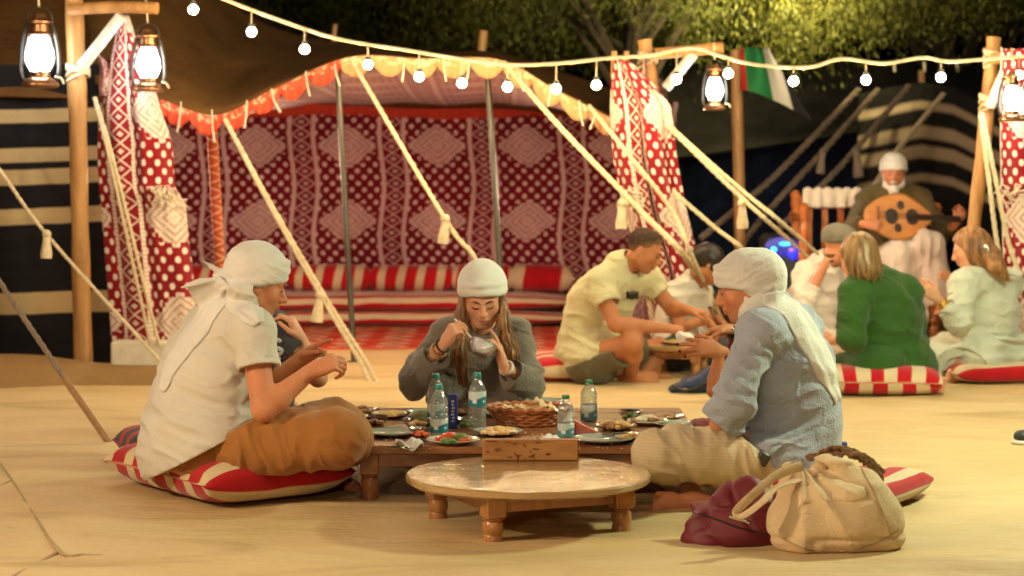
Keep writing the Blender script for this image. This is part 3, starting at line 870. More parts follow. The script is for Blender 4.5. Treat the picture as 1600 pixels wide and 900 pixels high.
v2, f2 = thick(v, f[:, ::-1], .004)
uu = np.stack([uf, 1 - diag], -1)
fl = thing("flag", "red, green, white and black flag drooping from the wooden pole", "flag", W(1160, 150, 15.2))
obj("flag_cloth", v2, f2, flag_mat(), fl, uv=np.vstack([uu, uu]))

# ------------------------------------------------------------------ guy ropes
def tassel(b, p, s=1.0, d=(0, 0, -1)):
    p = A(*p); d = nrm(d)
    b.ball(p, .024 * s, 8); b.tube([p, p + d * .04 * s, p + d * .10 * s, p + d * .125 * s], [.016 * s, .020 * s, .030 * s, .028 * s], 10)
def rope(label, pts, r=.013, mat=M_rope, knots=(), twin=0.0, n=30, stake=True):
    P = spline(pts, n); t = thing("guy_rope", label, "rope", P[-1] if P[-1][2] < P[0][2] else P[0], "guy ropes of the tents")
    def laid(Q):
        """three strands laid round one another"""
        Q = spline(Q, 170); d = nrm(Q[-1] - Q[0]); x, y, _ = frame(d); b = B(); L_ = np.concatenate([[0], np.cumsum(np.linalg.norm(np.diff(Q, axis=0), axis=1))])
        for k in range(3):
            a = L_ / (r * 7) * 2 * pi / 1.6 + k * 2 * pi / 3; b.tube(Q + .48 * r * (x * np.cos(a)[:, None] + y * np.sin(a)[:, None]), r * .60, 5)
        b.build("strand", mat, t)
    laid(P)
    if twin: laid(P + A(twin, 0, 0) * np.linspace(.1, 1, n)[:, None])
    for k, s in knots:
        b = B(); tassel(b, k, s * random.uniform(.85, 1.2), (random.uniform(-.15, .15), -.05, -1)); b.build("knot_tassel", mat, t)
    return t
rope("cream guy rope falling from the valance to behind the seated woman in grey", [W(549, 94, 12.35), W(697, 345, 11.8), W(748, 415, 11.6), G(812, 590)], .0145, knots=[(W(696, 342, 11.75), 1.25)])
rope("doubled cream guy rope with a tassel left of the dark tent pole", [W(352, 186, 12.15), W(430, 330, 12.0), W(512, 470, 11.9), W(563, 550, 11.6), G(590, 598)], .013, twin=-.045, knots=[(W(500, 462, 11.85), 1.2)])
rope("cream guy rope crossing the right half of the patterned wall to behind the boy", [W(786, 97, 12.35), W(880, 205, 12.1), W(1000, 330, 11.9), W(1080, 418, 11.8), G(1122, 520)], .0145, twin=.02, knots=[(W(972, 318, 11.9), 1.2)])
rope("cream guy rope running down in front of the pale leaning drape", [W(920, 165, 12.3), W(985, 245, 11.95), W(1050, 330, 11.85), W(1090, 420, 11.8), G(1150, 545)], .014)
rope("upper cream guy rope from the pale drape past the flag pole", [W(1044, 195, 12.1), W(1110, 255, 12.0), W(1168, 305, 11.9), W(1245, 368, 11.8), G(1420, 520)], .013, twin=-.10, knots=[(W(1160, 318, 11.85), 1.4)])
rope("lower cream guy rope from the pale drape towards the man in the pale blue shirt", [W(1052, 298, 12.05), W(1064, 310, 12.0), W(1120, 358, 11.9), W(1178, 404, 11.8), G(1300, 520)], .013)
rope("long cream guy rope with a knotted tassel crossing the log post on the left", [A(-4.05, 12.15, 1.95), W(-90, 142, 11.6), W(0, 266, 11.5), W(76, 370, 11.4), W(240, 553, 10.95), G(302, 622)], .011, knots=[(W(73, 366, 11.35), 1.3)])
t = rope("grey guy rope pegged to the floor sheet beside the left man's cushion", [A(-3.62, 9.55, 2.12), W(-110, 276, 9.3), W(0, 441, 9.1), W(90, 575, 8.85), G(172, 694)], .013, mat=M_greyrope)
b = B(); b.tube(spline([W(100, 590, 8.82), G(172, 694)], 12) + A(0, -.004, 0), .0155, 7); b.build("brown_wrapping", M_brownrope, t)
rope("slack twin cord hanging in front of the left drape", [W(147, 152, 11.88), W(172, 250, 11.8), W(205, 400, 11.78), W(236, 540, 11.75)], .011, twin=.05)
for k, (lab, pts, r, kn) in enumerate((
    ("dusty tent strap running down from the far dark tent, leftmost of four", [(1342, 140, 17), (1270, 215, 16.5), (1200, 285, 16), (1095, 372, 15.5)], .026, None),
    ("dusty tent strap from the far dark tent, second of four from the left", [(1372, 140, 17), (1283, 240, 16.4), (1205, 325, 16), (1160, 380, 15.6)], .026, (1285, 240)),
    ("dusty tent strap from the far dark tent, third of four from the left", [(1420, 134, 16.8), (1333, 238, 16.2), (1275, 300, 15.8), (1215, 360, 15.4)], .026, (1338, 241)),
    ("pale tent strap ending behind the oud player's head, rightmost of four", [(1474, 147, 16.4), (1400, 238, 15.6), (1366, 292, 15.2), (1330, 350, 14.9)], .022, None))):
    t = rope(lab, [W(*p) for p in pts], r, M_greyrope if k < 3 else M_rope, knots=[(W(kn[0], kn[1], 15.8), 1.5)] if kn else ())
    t["group"] = "straps of the far tent"
rope("cream cord hanging beside the far right post", [W(1532, 178, 11.9), W(1545, 280, 11.8), W(1558, 380, 11.75), W(1572, 440, 11.7)], .014, twin=.1)

# ------------------------------------------------------------------ far dark tent on the right
ft = thing("dark_tent", "far black tent with cream stripes behind the oud player", "tent", (5, 19, 0))
M_far = cloth("black_goat_hair", (.010, .008, .007), .35, 4, sheen=0)
M_navy = cloth("navy_canvas", (.022, .036, .095), .3, 5, sheen=0)
def far_roof(u, v):
    x = lerp(1035, 1640, u); y = lerp(np.interp(x, [1035, 1180, 1350, 1560, 1640], [250, 232, 205, 170, 150]), np.interp(x, [1035, 1180, 1350, 1560, 1640], [105, 96, 96, 92, 90]), v)
    return W(x, y, lerp(18.6, 20.5, v) + .05 * math.sin(u * 30))
v, f, uv = grid_np(far_roof, 40, 10); v, f = thick(v, f, -.02); obj("roof", v, f, M_far, ft)
v, f, uv = grid_np(lambda u, v: A(lerp(W(1000, 300, 21)[0], W(1700, 300, 21)[0], u), 20.6 + .05 * math.sin(u * 60), 2.35 * (1 - v)), 40, 8)
obj("back_wall", v, f[:, ::-1], M_navy, ft)
# striped slope: flat on the left, bending down to the right
def fs(u, v):
    x = lerp(1340, 1600, u); bend = np.interp(x, [1340, 1440, 1490, 1600], [18, 0, 8, 62])
    y = lerp(128, 372, v) + bend
    return W(x, y, 17.6 - 1.1 * u + .06 * math.sin(x * .05) - .35 * v)
frows = [(1 - (b_ - 128) / 244., 1 - (a - 128) / 244.) for a, b_ in ((157, 170), (195, 215), (226, 246), (270, 283))]
M_fstripe = stripe_mat("far_striped_cloth", frows, 0, 1, (.010, .009, .009), (.36, .27, .18), .012)
v, f, uv = grid_np(fs, 40, 30); v2, f2 = thick(v, f[:, ::-1], .015)
uu = np.stack([uv[:, 0], 1 - uv[:, 1]], -1); obj("striped_slope", v2, f2, M_fstripe, ft, uv=np.vstack([uu, uu]))
for px in (1444, 1397, 1495):
    b = B(); b.tube([W(px, 96, 18.0), W(px + 1, 112, 18.0)], .012, 6); b.build("hanging_tab", M_ribbon, ft)
b = B(); b.tube([A(W(1440, 300, 18.2)[0], 18.2, 0), W(1440, 110, 18.2)], .03, 8); b.build("tent_pole", M_log, ft)

# ------------------------------------------------------------------ trees behind the tents
def leaf_mat():
    m = Mat("ghaf_leaf", .6, .3); n = m.noise(1.3, 4); f = m.noise(11, 3)
    m.color(m.ramp(n * .5 + f * .5, [(.3, (.055, .062, .012)), (.55, (.105, .105, .018)), (.78, (.16, .14, .022))]))
    m.set(Subsurface_Weight=.0)
    tr = m.n("ShaderNodeBsdfTranslucent"); mx = m.n("ShaderNodeMixShader"); mx.inputs[0].default_value = .3
    src = m.b.inputs["Base Color"].links[0].from_socket; m.nt.links.new(src, tr.inputs[0])
    out = m.nt.nodes["Material Output"]
    m.nt.links.new(m.b.outputs[0], mx.inputs[1]); m.nt.links.new(tr.outputs[0], mx.inputs[2]); m.nt.links.new(mx.outputs[0], out.inputs[0])
    return m.m
M_leaf = leaf_mat(); M_bark = wood("rough_bark", (.05, .032, .018), (.022, .015, .01), (8, 8, 1.5), .9)
def ghaf(label, base, H, R, zlo, nclump, per, seed, off=(0, 0)):
    r = np.random.default_rng(seed); base = A(*base)
    t = thing("ghaf_tree", label, "tree", base, "trees behind the tents")
    b = B(); top = base + A(.2, .1, H * .62)
    b.tube(spline([base, base + A(.1, 0, H * .3), top], 14), np.linspace(.13, .08, 14), 10)
    ends = []
    for k in range(14):
        a = 2 * pi * k / 14 + r.uniform(-.2, .2); q = base + A(math.cos(a) * R[0] * r.uniform(.4, .9), math.sin(a) * R[1] * r.uniform(.4, .9), H * r.uniform(.55, .95))
        s_ = lerp(base + A(.1, 0, H * .3), top, r.uniform(.2, 1)); mid = lerp(s_, q, .5) + A(0, 0, .3)
        b.tube(spline([s_, mid, q], 8), np.linspace(.04, .010, 8), 6); ends.append(q)
    b.build("trunk", M_bark, t)
    # leaf sprays: hanging twigs carrying small leaves, grouped in clumps so that gaps stay
    C = []
    while len(C) < nclump:
        d = r.normal(size=3); d /= np.linalg.norm(d); q = d * r.uniform(.45, 1) ** .6
        p = base + A(q[0] * R[0] + off[0], q[1] * R[1] + off[1], H * .72 + q[2] * H * .36)
        if p[2] > zlo + .12 * math.sin(p[0] * 2.1): C.append(p)
    C = np.array(C); N = nclump * per
    c = np.repeat(C, per, 0); o = r.normal(size=(N, 3)) * A(.20, .20, .14) * np.repeat(r.uniform(.6, 1.5, nclump), per)[:, None]; tw = r.uniform(0, 1, N)
    p = c + o - np.stack([0 * tw, 0 * tw, tw ** 2 * .36], -1)
    ax = np.stack([r.normal(size=N) * .5, r.normal(size=N) * .5, -np.abs(r.normal(size=N)) - .35], -1); ax /= np.linalg.norm(ax, axis=1, keepdims=True)
    sd = np.cross(ax, r.normal(size=(N, 3))); sd /= np.linalg.norm(sd, axis=1, keepdims=True) + 1e-9
    ln = r.uniform(.03, .075, N)[:, None]; wd = r.uniform(.006, .012, N)[:, None]
    v = np.stack([p, p + ax * ln * .5 + sd * wd, p + ax * ln, p + ax * ln * .5 - sd * wd], 1).reshape(-1, 3)
    f = np.arange(N * 4).reshape(-1, 4)
    obj("crown", v, f, M_leaf, t, smooth=False, kind="stuff")
ghaf("tall ghaf tree with yellow green hanging foliage lit above the dark gap between the tents", (.95, 18.2, 0), 4.3, (2.7, 1.6), 2.72, 300, 380, 3, (.75, -.2))
ghaf("dim ghaf tree standing in shadow behind the big tent", (-1.3, 20.6, 0), 4.2, (3.0, 1.6), 2.55, 240, 260, 4)
ghaf("ghaf tree hanging over the far tent at the upper right", (4.3, 20.2, 0), 4.5, (2.0, 1.5), 3.0, 170, 330, 5)

# ------------------------------------------------------------------ seating along the back wall
M_red, M_creamc = (.46, .006, .012), (.66, .52, .32)
def stripes(name, period=.18, duty=.55, phase=0.0, red=M_red, cream=M_creamc, axis=1):
    m = Mat(name, .85, .2); u3 = m.xyz(m.coord("UV")); u = u3[axis] + (m.noise(2.2, 2) - .5) * .06 + (u3[1] * .12 if axis == 0 else 0.0)
    n = m.noise(8, 3); f2 = m.noise(150, 2); s = ((u + phase) / period).frac()
    rr = m.ramp(n * .6 + f2 * .4, [(.3, [c * .8 for c in red]), (.7, [c * 1.15 for c in red])])
    cc = m.ramp(n * .6 + f2 * .4, [(.3, [c * .85 for c in cream]), (.7, cream)])
    m.color(m.mix(s.step(duty, .02), rr, cc)); m.bump(n + f2 * .5, .3, .006); m.set(Sheen_Weight=.2); return m.m
M_bolster = stripes("bolster_stripe", .165, .60, axis=0)
M_mattress = stripes("mattress_stripe", .115, .52, .02)
def cushion(name, label, c, L, Wd, T, ang, mat, cat="cushion", group=None, pinch=.07, sag=None, n=(40, 72), seed=0, tilt=0.0, endp=5, sq=(.42, .72)):
    """stuffed cushion: stripes run along L; the cross-section is a closed loop so the cover wraps round"""
    c = A(*c); ca, sa = math.cos(ang), math.sin(ang); nu, ns = n
    U = np.linspace(-1, 1, nu + 1); S = np.linspace(0, 1, ns, endpoint=False) * 2 * pi
    v = []; uv = []
    rad = lambda a, k: np.sign(a) * np.abs(a) ** k
    per = None
    for u in U:
        e = max(0.0, 1 - abs(u) ** endp) ** .5
        cy = rad(np.cos(S), sq[0]) * (Wd / 2) * (1 - .06 * (1 - abs(u)) * 0 - .05 * (1 - e)); cz = rad(np.sin(S), sq[1]) * (T / 2) * (.06 + .94 * e)
        corner = np.abs(np.cos(S)) ** 6 * abs(u) ** 6
        cz = cz * (1 - .55 * corner); lx = u * (L / 2) * (1 - .06 * np.cos(pi * np.clip(cy / (Wd / 2), -1, 1)) * 0 + pinch * corner - .03 * (1 - np.abs(cy / (Wd / 2)) ** 2))
        if per is None:
            dd = np.hypot(np.diff(np.append(cy, cy[0])), np.diff(np.append(cz, cz[0]))); per = dd.sum(); s0 = np.concatenate([[0], np.cumsum(dd)[:-1]])
            yy = rad(np.cos(S), sq[0]) * (Wd / 2); zz = rad(np.sin(S), sq[1]) * (T / 2)
            dd = np.hypot(np.diff(np.append(yy, yy[0])), np.diff(np.append(zz, zz[0]))); s0 = np.concatenate([[0], np.cumsum(dd)[:-1]])
        for k in range(ns):
            x, y, z = lx[k], cy[k], cz[k] + T / 2
            if sag is not None and z > T / 2:
                g = math.exp(-(((x - sag[0]) / .24) ** 2 + ((y - sag[1]) / .26) ** 2)); z -= sag[2] * g * (z - T / 2) / (T / 2)
            w = float(vnoise(A(x * 9, y * 9, z * 9 + seed), seed)) * .006
            v.append((c[0] + x * ca - y * sa, c[1] + x * sa + y * ca, c[2] + z + w * (z / T))); uv.append((u * L / 2, s0[k]))
    f = []
    I = lambda i, k: i * ns + k % ns
    # seam duplicate for UV
    for i in range(nu):
        for k in range(ns - 1): f.append((I(i, k), I(i + 1, k), I(i + 1, k + 1), I(i, k + 1)))
    base = len(v); tot = float(dd.sum())
    for i in range(nu + 1): v.append(v[i * ns]); uv.append((U[i] * L / 2, tot))
    for i in range(nu): f.append((I(i, ns - 1), I(i + 1, ns - 1), base + i + 1, base + i))
    f.append(tuple(I(0, k) for k in range(ns - 1, -1, -1)) if False else tuple(I(0, k) for k in range(ns))); f.append(tuple(I(nu, k) for k in range(ns - 1, -1, -1)))
    f = [tuple(reversed(q)) for q in f]
    if name is None: return v, f, uv
    return obj(name, v, f, mat, None, True, uv=uv, label=label, category=cat, group=group)
xm0, xm1 = W(250, 480, 15.9)[0], W(905, 480, 15.9)[0]
for k in range(2):
    cushion("floor_mattress", ("upper" if k else "lower") + " red and cream striped long mattress against the back wall of the big tent",
            A((xm0 + xm1) / 2, 15.93, .002 + .128 * k), xm1 - xm0, .72, .13, 0, M_mattress, "mattress", "mattresses in the big tent", pinch=.0, n=(30, 60), seed=k)
for k, (a, b_, lab) in enumerate(((262, 352, "striped bolster behind the left man's turban"), (452, 578, "striped bolster crossed by the dark tent pole"), (578, 708, "striped bolster left of the seated woman's cap"), (708, 800, "striped bolster directly behind the seated woman's cap"), (800, 892, "striped bolster with one long red patch, right of the seated woman"))):
    x0, x1 = W(a, 440, 16.15)[0], W(b_, 440, 16.15)[0]
    v, f, uv = cushion(None, None, A(0, 0, 0), x1 - x0 + .05, .30, .225, 0, None, n=(60, 40), seed=10 + k, endp=9, sq=(.85, .9))
    v = np.array(v) + A((x0 + x1) / 2, 16.2, .250)
    mb = M_bolster if k < 4 else stripes("bolster_stripe_wide", .44, .72, .1, axis=0)
    obj("bolster", v, f, mb, None, True, uv=uv, label="red and cream " + lab, category="bolster", group="bolsters in the big tent")
def rug_mat(name):
    m = Mat(name, .95, .1); x, y, _ = m.xyz(m.coord("UV")); n = m.noise(4, 4); t = ((x / .32).frac() - .5).abs() * 2; s = ((y / .3).frac() - .5).abs() * 2
    d = (t + s); c = m.mix(d.lt(.8), (.42, .035, .02), (.60, .45, .28)); c = m.mix(d.lt(.45), c, (.22, .015, .02)); c = m.mix(((y / .6).frac()).lt(.2), c, (.55, .09, .04))
    m.color(m.mix(n.step(.6, .1) * .3, c, (.5, .36, .2))); m.bump(m.noise(150, 2), .4, .006); return m.m
M_rug = rug_mat("flatwoven_rug")
def rug(label, x0, x1, y0, y1, ang=0.0, z=.0175):
    c = A((x0 + x1) / 2, (y0 + y1) / 2)
    def fn(u, v):
        x, y = (u - .5) * (x1 - x0), (v - .5) * (y1 - y0); ca, sa = math.cos(ang), math.sin(ang)
        return A(c[0] + x * ca - y * sa, c[1] + x * sa + y * ca, z + .004 * float(vnoise(A(x * 5, y * 5, 0), 4)))
    v, f, uv = grid_np(fn, 40, 24); v2, f2 = thick(v, f, .006)
    uu = uv * A(x1 - x0, y1 - y0); obj("rug", v2, f2, M_rug, None, uv=np.vstack([uu, uu]), label=label, category="rug", group="woven rugs")
rug("red and cream woven rug inside the big tent in front of the mattresses", -2.6, .75, 13.45, 15.5)
rug("red and cream woven rug under the group by the oud player", 1.75, 4.1, 11.9, 13.6, .1)

# ================================================================== low tables
M_tablewood = wood("varnished_table_wood", (.42, .19, .06), (.22, .085, .025), (4, 4, 4), .3, .5)
M_legwood = wood("turned_leg_wood", (.50, .235, .075), (.32, .13, .04), (10, 10, 2), .35, .3)
M_darkwood = wood("dark_table_wood", (.33, .14, .055), (.17, .062, .022), (3, 3, 10), .35, .4)
M_darkleg = wood("dark_leg_wood", (.34, .14, .05), (.19, .07, .025), (10, 10, 2), .35, .3)
def glaze_top():
    m = Mat("clear_sheet_over_wood", .22, .5); n = m.noise(1.4, 5, m.mapped("Object", (2, 9, 1)), 1.0); k = m.noise(5, 3)
    m.color(m.ramp(n * .7 + k * .3, [(.3, (.33, .19, .075)), (.7, (.52, .35, .16))]))
    rip = m.noise(16, 3, dist=1.2) + m.noise(55, 2) * .35
    q = m.n("ShaderNodeBump"); q.inputs["Strength"].default_value = .45; q.inputs["Distance"].default_value = .012; m.nt.links.new(rip.v, q.inputs["Height"])
    m.nt.links.new(q.outputs[0], m.b.inputs["Coat Normal"]); m.set(Coat_Weight=1.0, Coat_Roughness=.05, Coat_IOR=1.6); return m.m
M_glaze = glaze_top()
def table_leg(name, x, y, h, w, mat, parent, ang):
    R = np.array([[math.cos(ang), -math.sin(ang), 0], [math.sin(ang), math.cos(ang), 0], [0, 0, 1]])
    b = B(); b.box((x, y, h - h * .22), (w, w, h * .44), R, .004)
    b.lathe([(w * .46, h * .56), (w * .52, h * .53), (w * .40, h * .50), (w * .50, h * .44), (w * .50, h * .28), (w * .42, h * .20), (w * .46, h * .16), (w * .46, h * .03), (w * .40, 0.004)][::-1], (x, y, 0), 14)
    b.build(name, mat, parent)
def round_table(label, c, r, h, mat_top, mat_leg, legs, ang, group, rim=.03, lw=.07):
    t = thing("low_round_table", label, "table", A(c[0], c[1], 0), group)
    b = B(); b.lathe([(0, h - rim), (r * .97, h - rim), (r, h - rim * .7), (r, h - .006), (r - .006, h), (0, h)], A(c[0], c[1], 0), 72, wob=lambda a, i: .003 * math.sin(a * 7)); b.build("tabletop", mat_top, t)
    P = [A(c[0] + legs * math.cos(ang + k * pi / 2), c[1] + legs * math.sin(ang + k * pi / 2), 0) for k in range(4)]
    for p in P: table_leg("leg", p[0], p[1], h - rim, lw, mat_leg, t, ang + pi / 4)
    for k in range(4):
        a, b_ = P[k], P[(k + 1) % 4]; d = nrm(b_ - a); m_ = (a + b_) / 2
        R = np.array([[d[0], -d[1], 0], [d[1], d[0], 0], [0, 0, 1]])
        b = B(); b.box(A(m_[0], m_[1], h - rim - .028), (np.linalg.norm(b_ - a) - lw, .022, .052), R, .002); b.build("apron", mat_leg, t)
    return t
round_table("small round wooden table with a glossy clear sheet on top, nearest the camera", (.055, 6.68), .42, .186, M_glaze, M_legwood, .335, math.radians(-20.5), "low wooden tables")
# wooden block with branded writing
M_block = wood("branded_board_wood", (.52, .27, .085), (.34, .15, .045), (1.2, 8, 12), .55)
M_burn = plain("burnt_mark", (.20, .065, .02), .8)
bl = thing("wooden_block", "thick wooden board with burnt writing standing upright on the small round table", "wooden sign", A(W(829, 725, 6.96)[0], 6.97, .186))
x0, x1 = W(754, 725, 6.95)[0], W(904, 725, 6.95)[0]; zb = .1868; zt = W(829, 688, 6.95)[2]
b = B(); b.box(A((x0 + x1) / 2, 6.985, (zb + zt) / 2), (x1 - x0, .05, zt - zb), bev=.004); b.build("board", M_block, bl)
b = B()
def strokes(b, pts, w=.0026):
    P = [A(W(740 + q[0] * .1125, 675 + q[1] * .1125, 6.958)[0], 6.9585, W(740 + q[0] * .1125, 675 + q[1] * .1125, 6.958)[2]) for q in pts]
    b.tube(spline(P, max(4, 3 * len(P))), w, 5)
for s_ in ([(170, 270), (220, 275)], [(285, 245), (340, 235), (390, 245)], [(310, 262), (350, 255)], [(470, 340), (500, 355), (530, 345)], [(565, 290), (600, 330), (655, 320)], [(610, 330), (612, 390)], [(680, 170), (720, 195), (715, 205)],
           [(540, 170), (600, 150)], [(780, 260), (800, 280)], [(760, 350), (810, 330), (845, 310)], [(800, 330), (850, 370)], [(1000, 315), (1030, 295), (1065, 310)], [(1020, 312), (1045, 318)], [(170, 125), (330, 132)], [(420, 130), (520, 150)], [(820, 235), (900, 240)], [(700, 350), (720, 365)], [(860, 150), (930, 145)]):
    strokes(b, s_)
b.build("burnt_writing", M_burn, bl)
# dining table
DT = thing("dining_table", "long low dark wooden dining table laid with plates, bottles and bread basket", "table", (.06, 7.76, 0), "low wooden tables")
DX0, DX1, DY0, DY1, DZ = -.60, .72, 7.14, 8.36, .212
nb = 7
for k in range(nb):
    y0, y1 = lerp(DY0, DY1, k / nb), lerp(DY0, DY1, (k + 1) / nb)
    b = B(); b.box(A((DX0 + DX1) / 2, (y0 + y1) / 2, DZ - .014 - .0006 * (k % 2)), (DX1 - DX0, y1 - y0 - .003, .028), bev=.003); b.build("plank", M_darkwood, DT)
b = B(); b.box(A((DX0 + DX1) / 2, DY0 + .05, DZ - .055), (DX1 - DX0 - .16, .024, .05), bev=.002); b.build("apron", M_darkwood, DT)
b = B(); b.box(A((DX0 + DX1) / 2, DY1 - .05, DZ - .055), (DX1 - DX0 - .16, .024, .05), bev=.002); b.build("apron", M_darkwood, DT)
for x in (DX0 + .075, DX1 - .075):
    b = B(); b.box(A(x, (DY0 + DY1) / 2, DZ - .055), (.024, DY1 - DY0 - .16, .05), bev=.002); b.build("apron", M_darkwood, DT)
    for y in (DY0 + .06, DY1 - .06): table_leg("leg", x, y, DZ - .028, .068, M_darkleg, DT, 0)
def T(px, py, dz=0.0): return G(px, py, DZ + dz)

# ------------------------------------------------------------------ crockery, food, bottles
M_plate = plain("grey_green_glaze", (.33, .36, .30), .12, spec=.6, bump=0)
M_plate2 = plain("cream_glaze", (.55, .48, .36), .15, spec=.6, bump=0)
M_darkplate = plain("brown_glaze", (.13, .075, .045), .18, spec=.6, bump=0)
M_silver = plain("polished_steel", (.75, .72, .66), .14, 1.0, bump=0)
def foil_mat():
    m = Mat("crumpled_foil", .2, .5, 1.0); n = m.noise(60, 3, dist=1.0); m.color((.80, .79, .76)); m.bump(n, .9, .012); return m.m
M_foil = foil_mat()
def food(name, c, c2, scale=60, rough=.5):
    m = Mat(name, rough, .4); n = m.noise(scale, 4); m.color(m.ramp(n, [(.35, c), (.65, c2)])); m.bump(n, .6, .01); return m.m
M_rice = food("yellow_rice", (.55, .33, .06), (.70, .50, .14)); M_fry = food("fried_snack", (.42, .20, .05), (.66, .42, .13), 40)
M_tomato = food("tomato_red", (.50, .045, .02), (.62, .13, .04), 25, .25); M_greens = food("salad_leaf", (.05, .12, .02), (.12, .22, .04), 40); M_meat = food("grilled_meat", (.16, .06, .02), (.36, .17, .06), 50)
M_bread = food("flat_bread", (.62, .42, .20), (.76, .60, .36), 14, .8)
M_dip = food("pale_dip", (.48, .44, .30), (.58, .54, .38), 20)
def plate(label, c, r, mat, depth=.018, name="plate"):
    t = thing(name, label, name, c, "plates and bowls on the dining table")
    b = B(); b.lathe([(0, .001), (r * .55, .001), (r * .62, .004), (r * .98, depth - .003), (r, depth), (r * .97, depth + .002), (r * .62, .009), (r * .5, .007), (0, .007)], c, 40); b.build("dish", mat, t)
    return t
def pile(t, name, c, R, n, size, mats, seed, flat=.5, elong=1.0):
    r = random.Random(seed)
    for i, mt in enumerate(mats):
        b = B()
        for k in range(n):
            a, q = r.uniform(0, 2 * pi), R * r.uniform(0, 1) ** .6
            s = size * r.uniform(.7, 1.3); an = r.uniform(0, pi); el = elong * r.uniform(.8, 1.2)
            Rm = np.array([[math.cos(an), -math.sin(an), 0], [math.sin(an), math.cos(an), 0], [0, 0, 1]])
            b.ball(A(c[0] + q * math.cos(a), c[1] + q * math.sin(a), c[2] + .008 + (1 - q / R) * size * .9 + s * flat * .4), (s * el, s, s * flat), 8, Rm)
        b.build(name if i == 0 else ("garnish" if i == 1 else "piece"), mt, t)
t = plate("grey green plate at the left front of the dining table with fork beside it", T(612, 681), .105, M_plate)
t = plate("cream plate heaped with yellow rice behind the left front plate", T(612, 652), .085, M_plate2); pile(t, "food", T(612, 652, .004), .055, 26, .014, (M_rice, M_fry), 1)
t = plate("small dark brown dish half hidden behind the left man's knee", T(566, 646), .075, M_darkplate); pile(t, "food", T(566, 646, .004), .04, 12, .018, (M_meat,), 2)
t = plate("round dip bowl with a green domed heap beside the tall left bottles", T(662, 655), .075, M_plate, .035, "bowl"); b = B(); b.ball(T(662, 655, .018), (.066, .066, .042), 20); b.build("food", food("green_mash", (.16, .17, .05), (.25, .26, .09), 30), t)
t = thing("foil_bowl", "crumpled foil bowl in front of the green heaped bowl", "bowl", T(650, 667), "plates and bowls on the dining table"); b = B(); b.lathe([(0, .001), (.035, .001), (.055, .030), (.058, .034), (.052, .030), (.033, .006), (0, .006)], T(650, 667), 26, wob=lambda a, i: .06 * math.sin(a * 9 + i) * (i > 1)); b.build("dish", M_foil, t); pile(t, "food", T(650, 667, .012), .035, 14, .012, (M_rice, M_meat), 3)
t = plate("cream plate of sliced tomato and greens at the front edge of the dining table", T(708, 693), .10, M_plate2); pile(t, "food", T(708, 693, .004), .055, 10, .024, (M_tomato, M_greens), 4, .45)
t = plate("grey green plate with golden fried snacks just behind the wooden board", T(778, 679), .095, M_plate); pile(t, "food", T(778, 679, .004), .06, 34, .013, (M_fry, M_bread), 5, .7, 2.0)
t = plate("empty grey green plate in front of the woman in grey", T(785, 650), .095, M_plate)
t = plate("grey green plate at the right front of the dining table beside the pale trousers", T(942, 691), .115, M_plate)
t = plate("dark plate of grilled meat in the middle of the right half of the table", T(962, 671), .085, M_darkplate); pile(t, "food", T(962, 671, .004), .055, 18, .018, (M_meat, M_fry), 6, .6)
t = plate("cream plate with pale dip and bread at the back right of the table", T(1012, 663), .085, M_plate2); pile(t, "food", T(1012, 663, .004), .05, 12, .02, (M_dip, M_meat), 7, .5)
t = plate("grey green plate at the far right end of the dining table", T(1050, 667), .075, M_plate)
t = plate("small cream plate holding a bright red wedge beside the short bottle", T(905, 679), .075, M_plate2)
b = B(); c = T(912, 677, .012)
b.add([c + A(-.055, -.02, 0), c + A(.07, -.03, -.002), c + A(.065, .03, -.002), c + A(-.055, .035, 0), c + A(-.045, -.012, .055), c + A(-.045, .028, .055)], [(0, 3, 2, 1), (0, 1, 4), (1, 2, 5, 4), (2, 3, 5), (0, 4, 5, 3)]); b.build("food", M_tomato, t)
t = plate("tilted grey green dish leaning behind the woven bread basket", T(852, 636), .09, M_plate, .03)
M_metalbowl = plain("hammered_metal_bowl", (.55, .50, .42), .25, .9, bump=.6, scale=60)
for lab, px, py, r, mt, fd, sd in (("small steel bowl of sauce between the left plates and the bottles", 655, 683, .042, M_metalbowl, M_tomato, 31), ("small steel bowl of pickles beside the blue carton", 728, 668, .045, M_metalbowl, M_greens, 32), ("small cream bowl of dip behind the fried snacks", 805, 662, .045, M_plate2, M_dip, 33),
        ("small brown bowl at the left end behind the rice plate", 588, 664, .048, M_darkplate, M_meat, 34), ("small steel bowl of salad near the right back corner", 985, 655, .05, M_metalbowl, M_greens, 35), ("flat brown dish of meat at the back left behind the bottles", 712, 648, .07, M_darkplate, M_meat, 36), ("long cream dish of fried snacks at the back right corner", 1040, 655, .08, M_plate2, M_fry, 37), ("small cream saucer at the right front corner beside the pale trousers", 985, 687, .06, M_plate2, M_rice, 38)):
    t = plate(lab, T(px, py), r, mt, .035 if r < .055 else .016, "bowl" if r < .055 else "plate"); pile(t, "food", T(px, py, .012 if r < .055 else .004), r * .62, 14, .011, (fd,), sd, .6)
def crumbs():
    r = random.Random(77); b = B()
    for k in range(140):
        p = T(r.uniform(600, 1040), r.uniform(660, 702), .001)
        b.ball(p, r.uniform(.0015, .004), 5)
    b.build("crumbs", M_bread, DT, kind="stuff")
crumbs()
M_tissue0 = cloth("soft_paper", (.78, .76, .72), .04, 20, sheen=0)
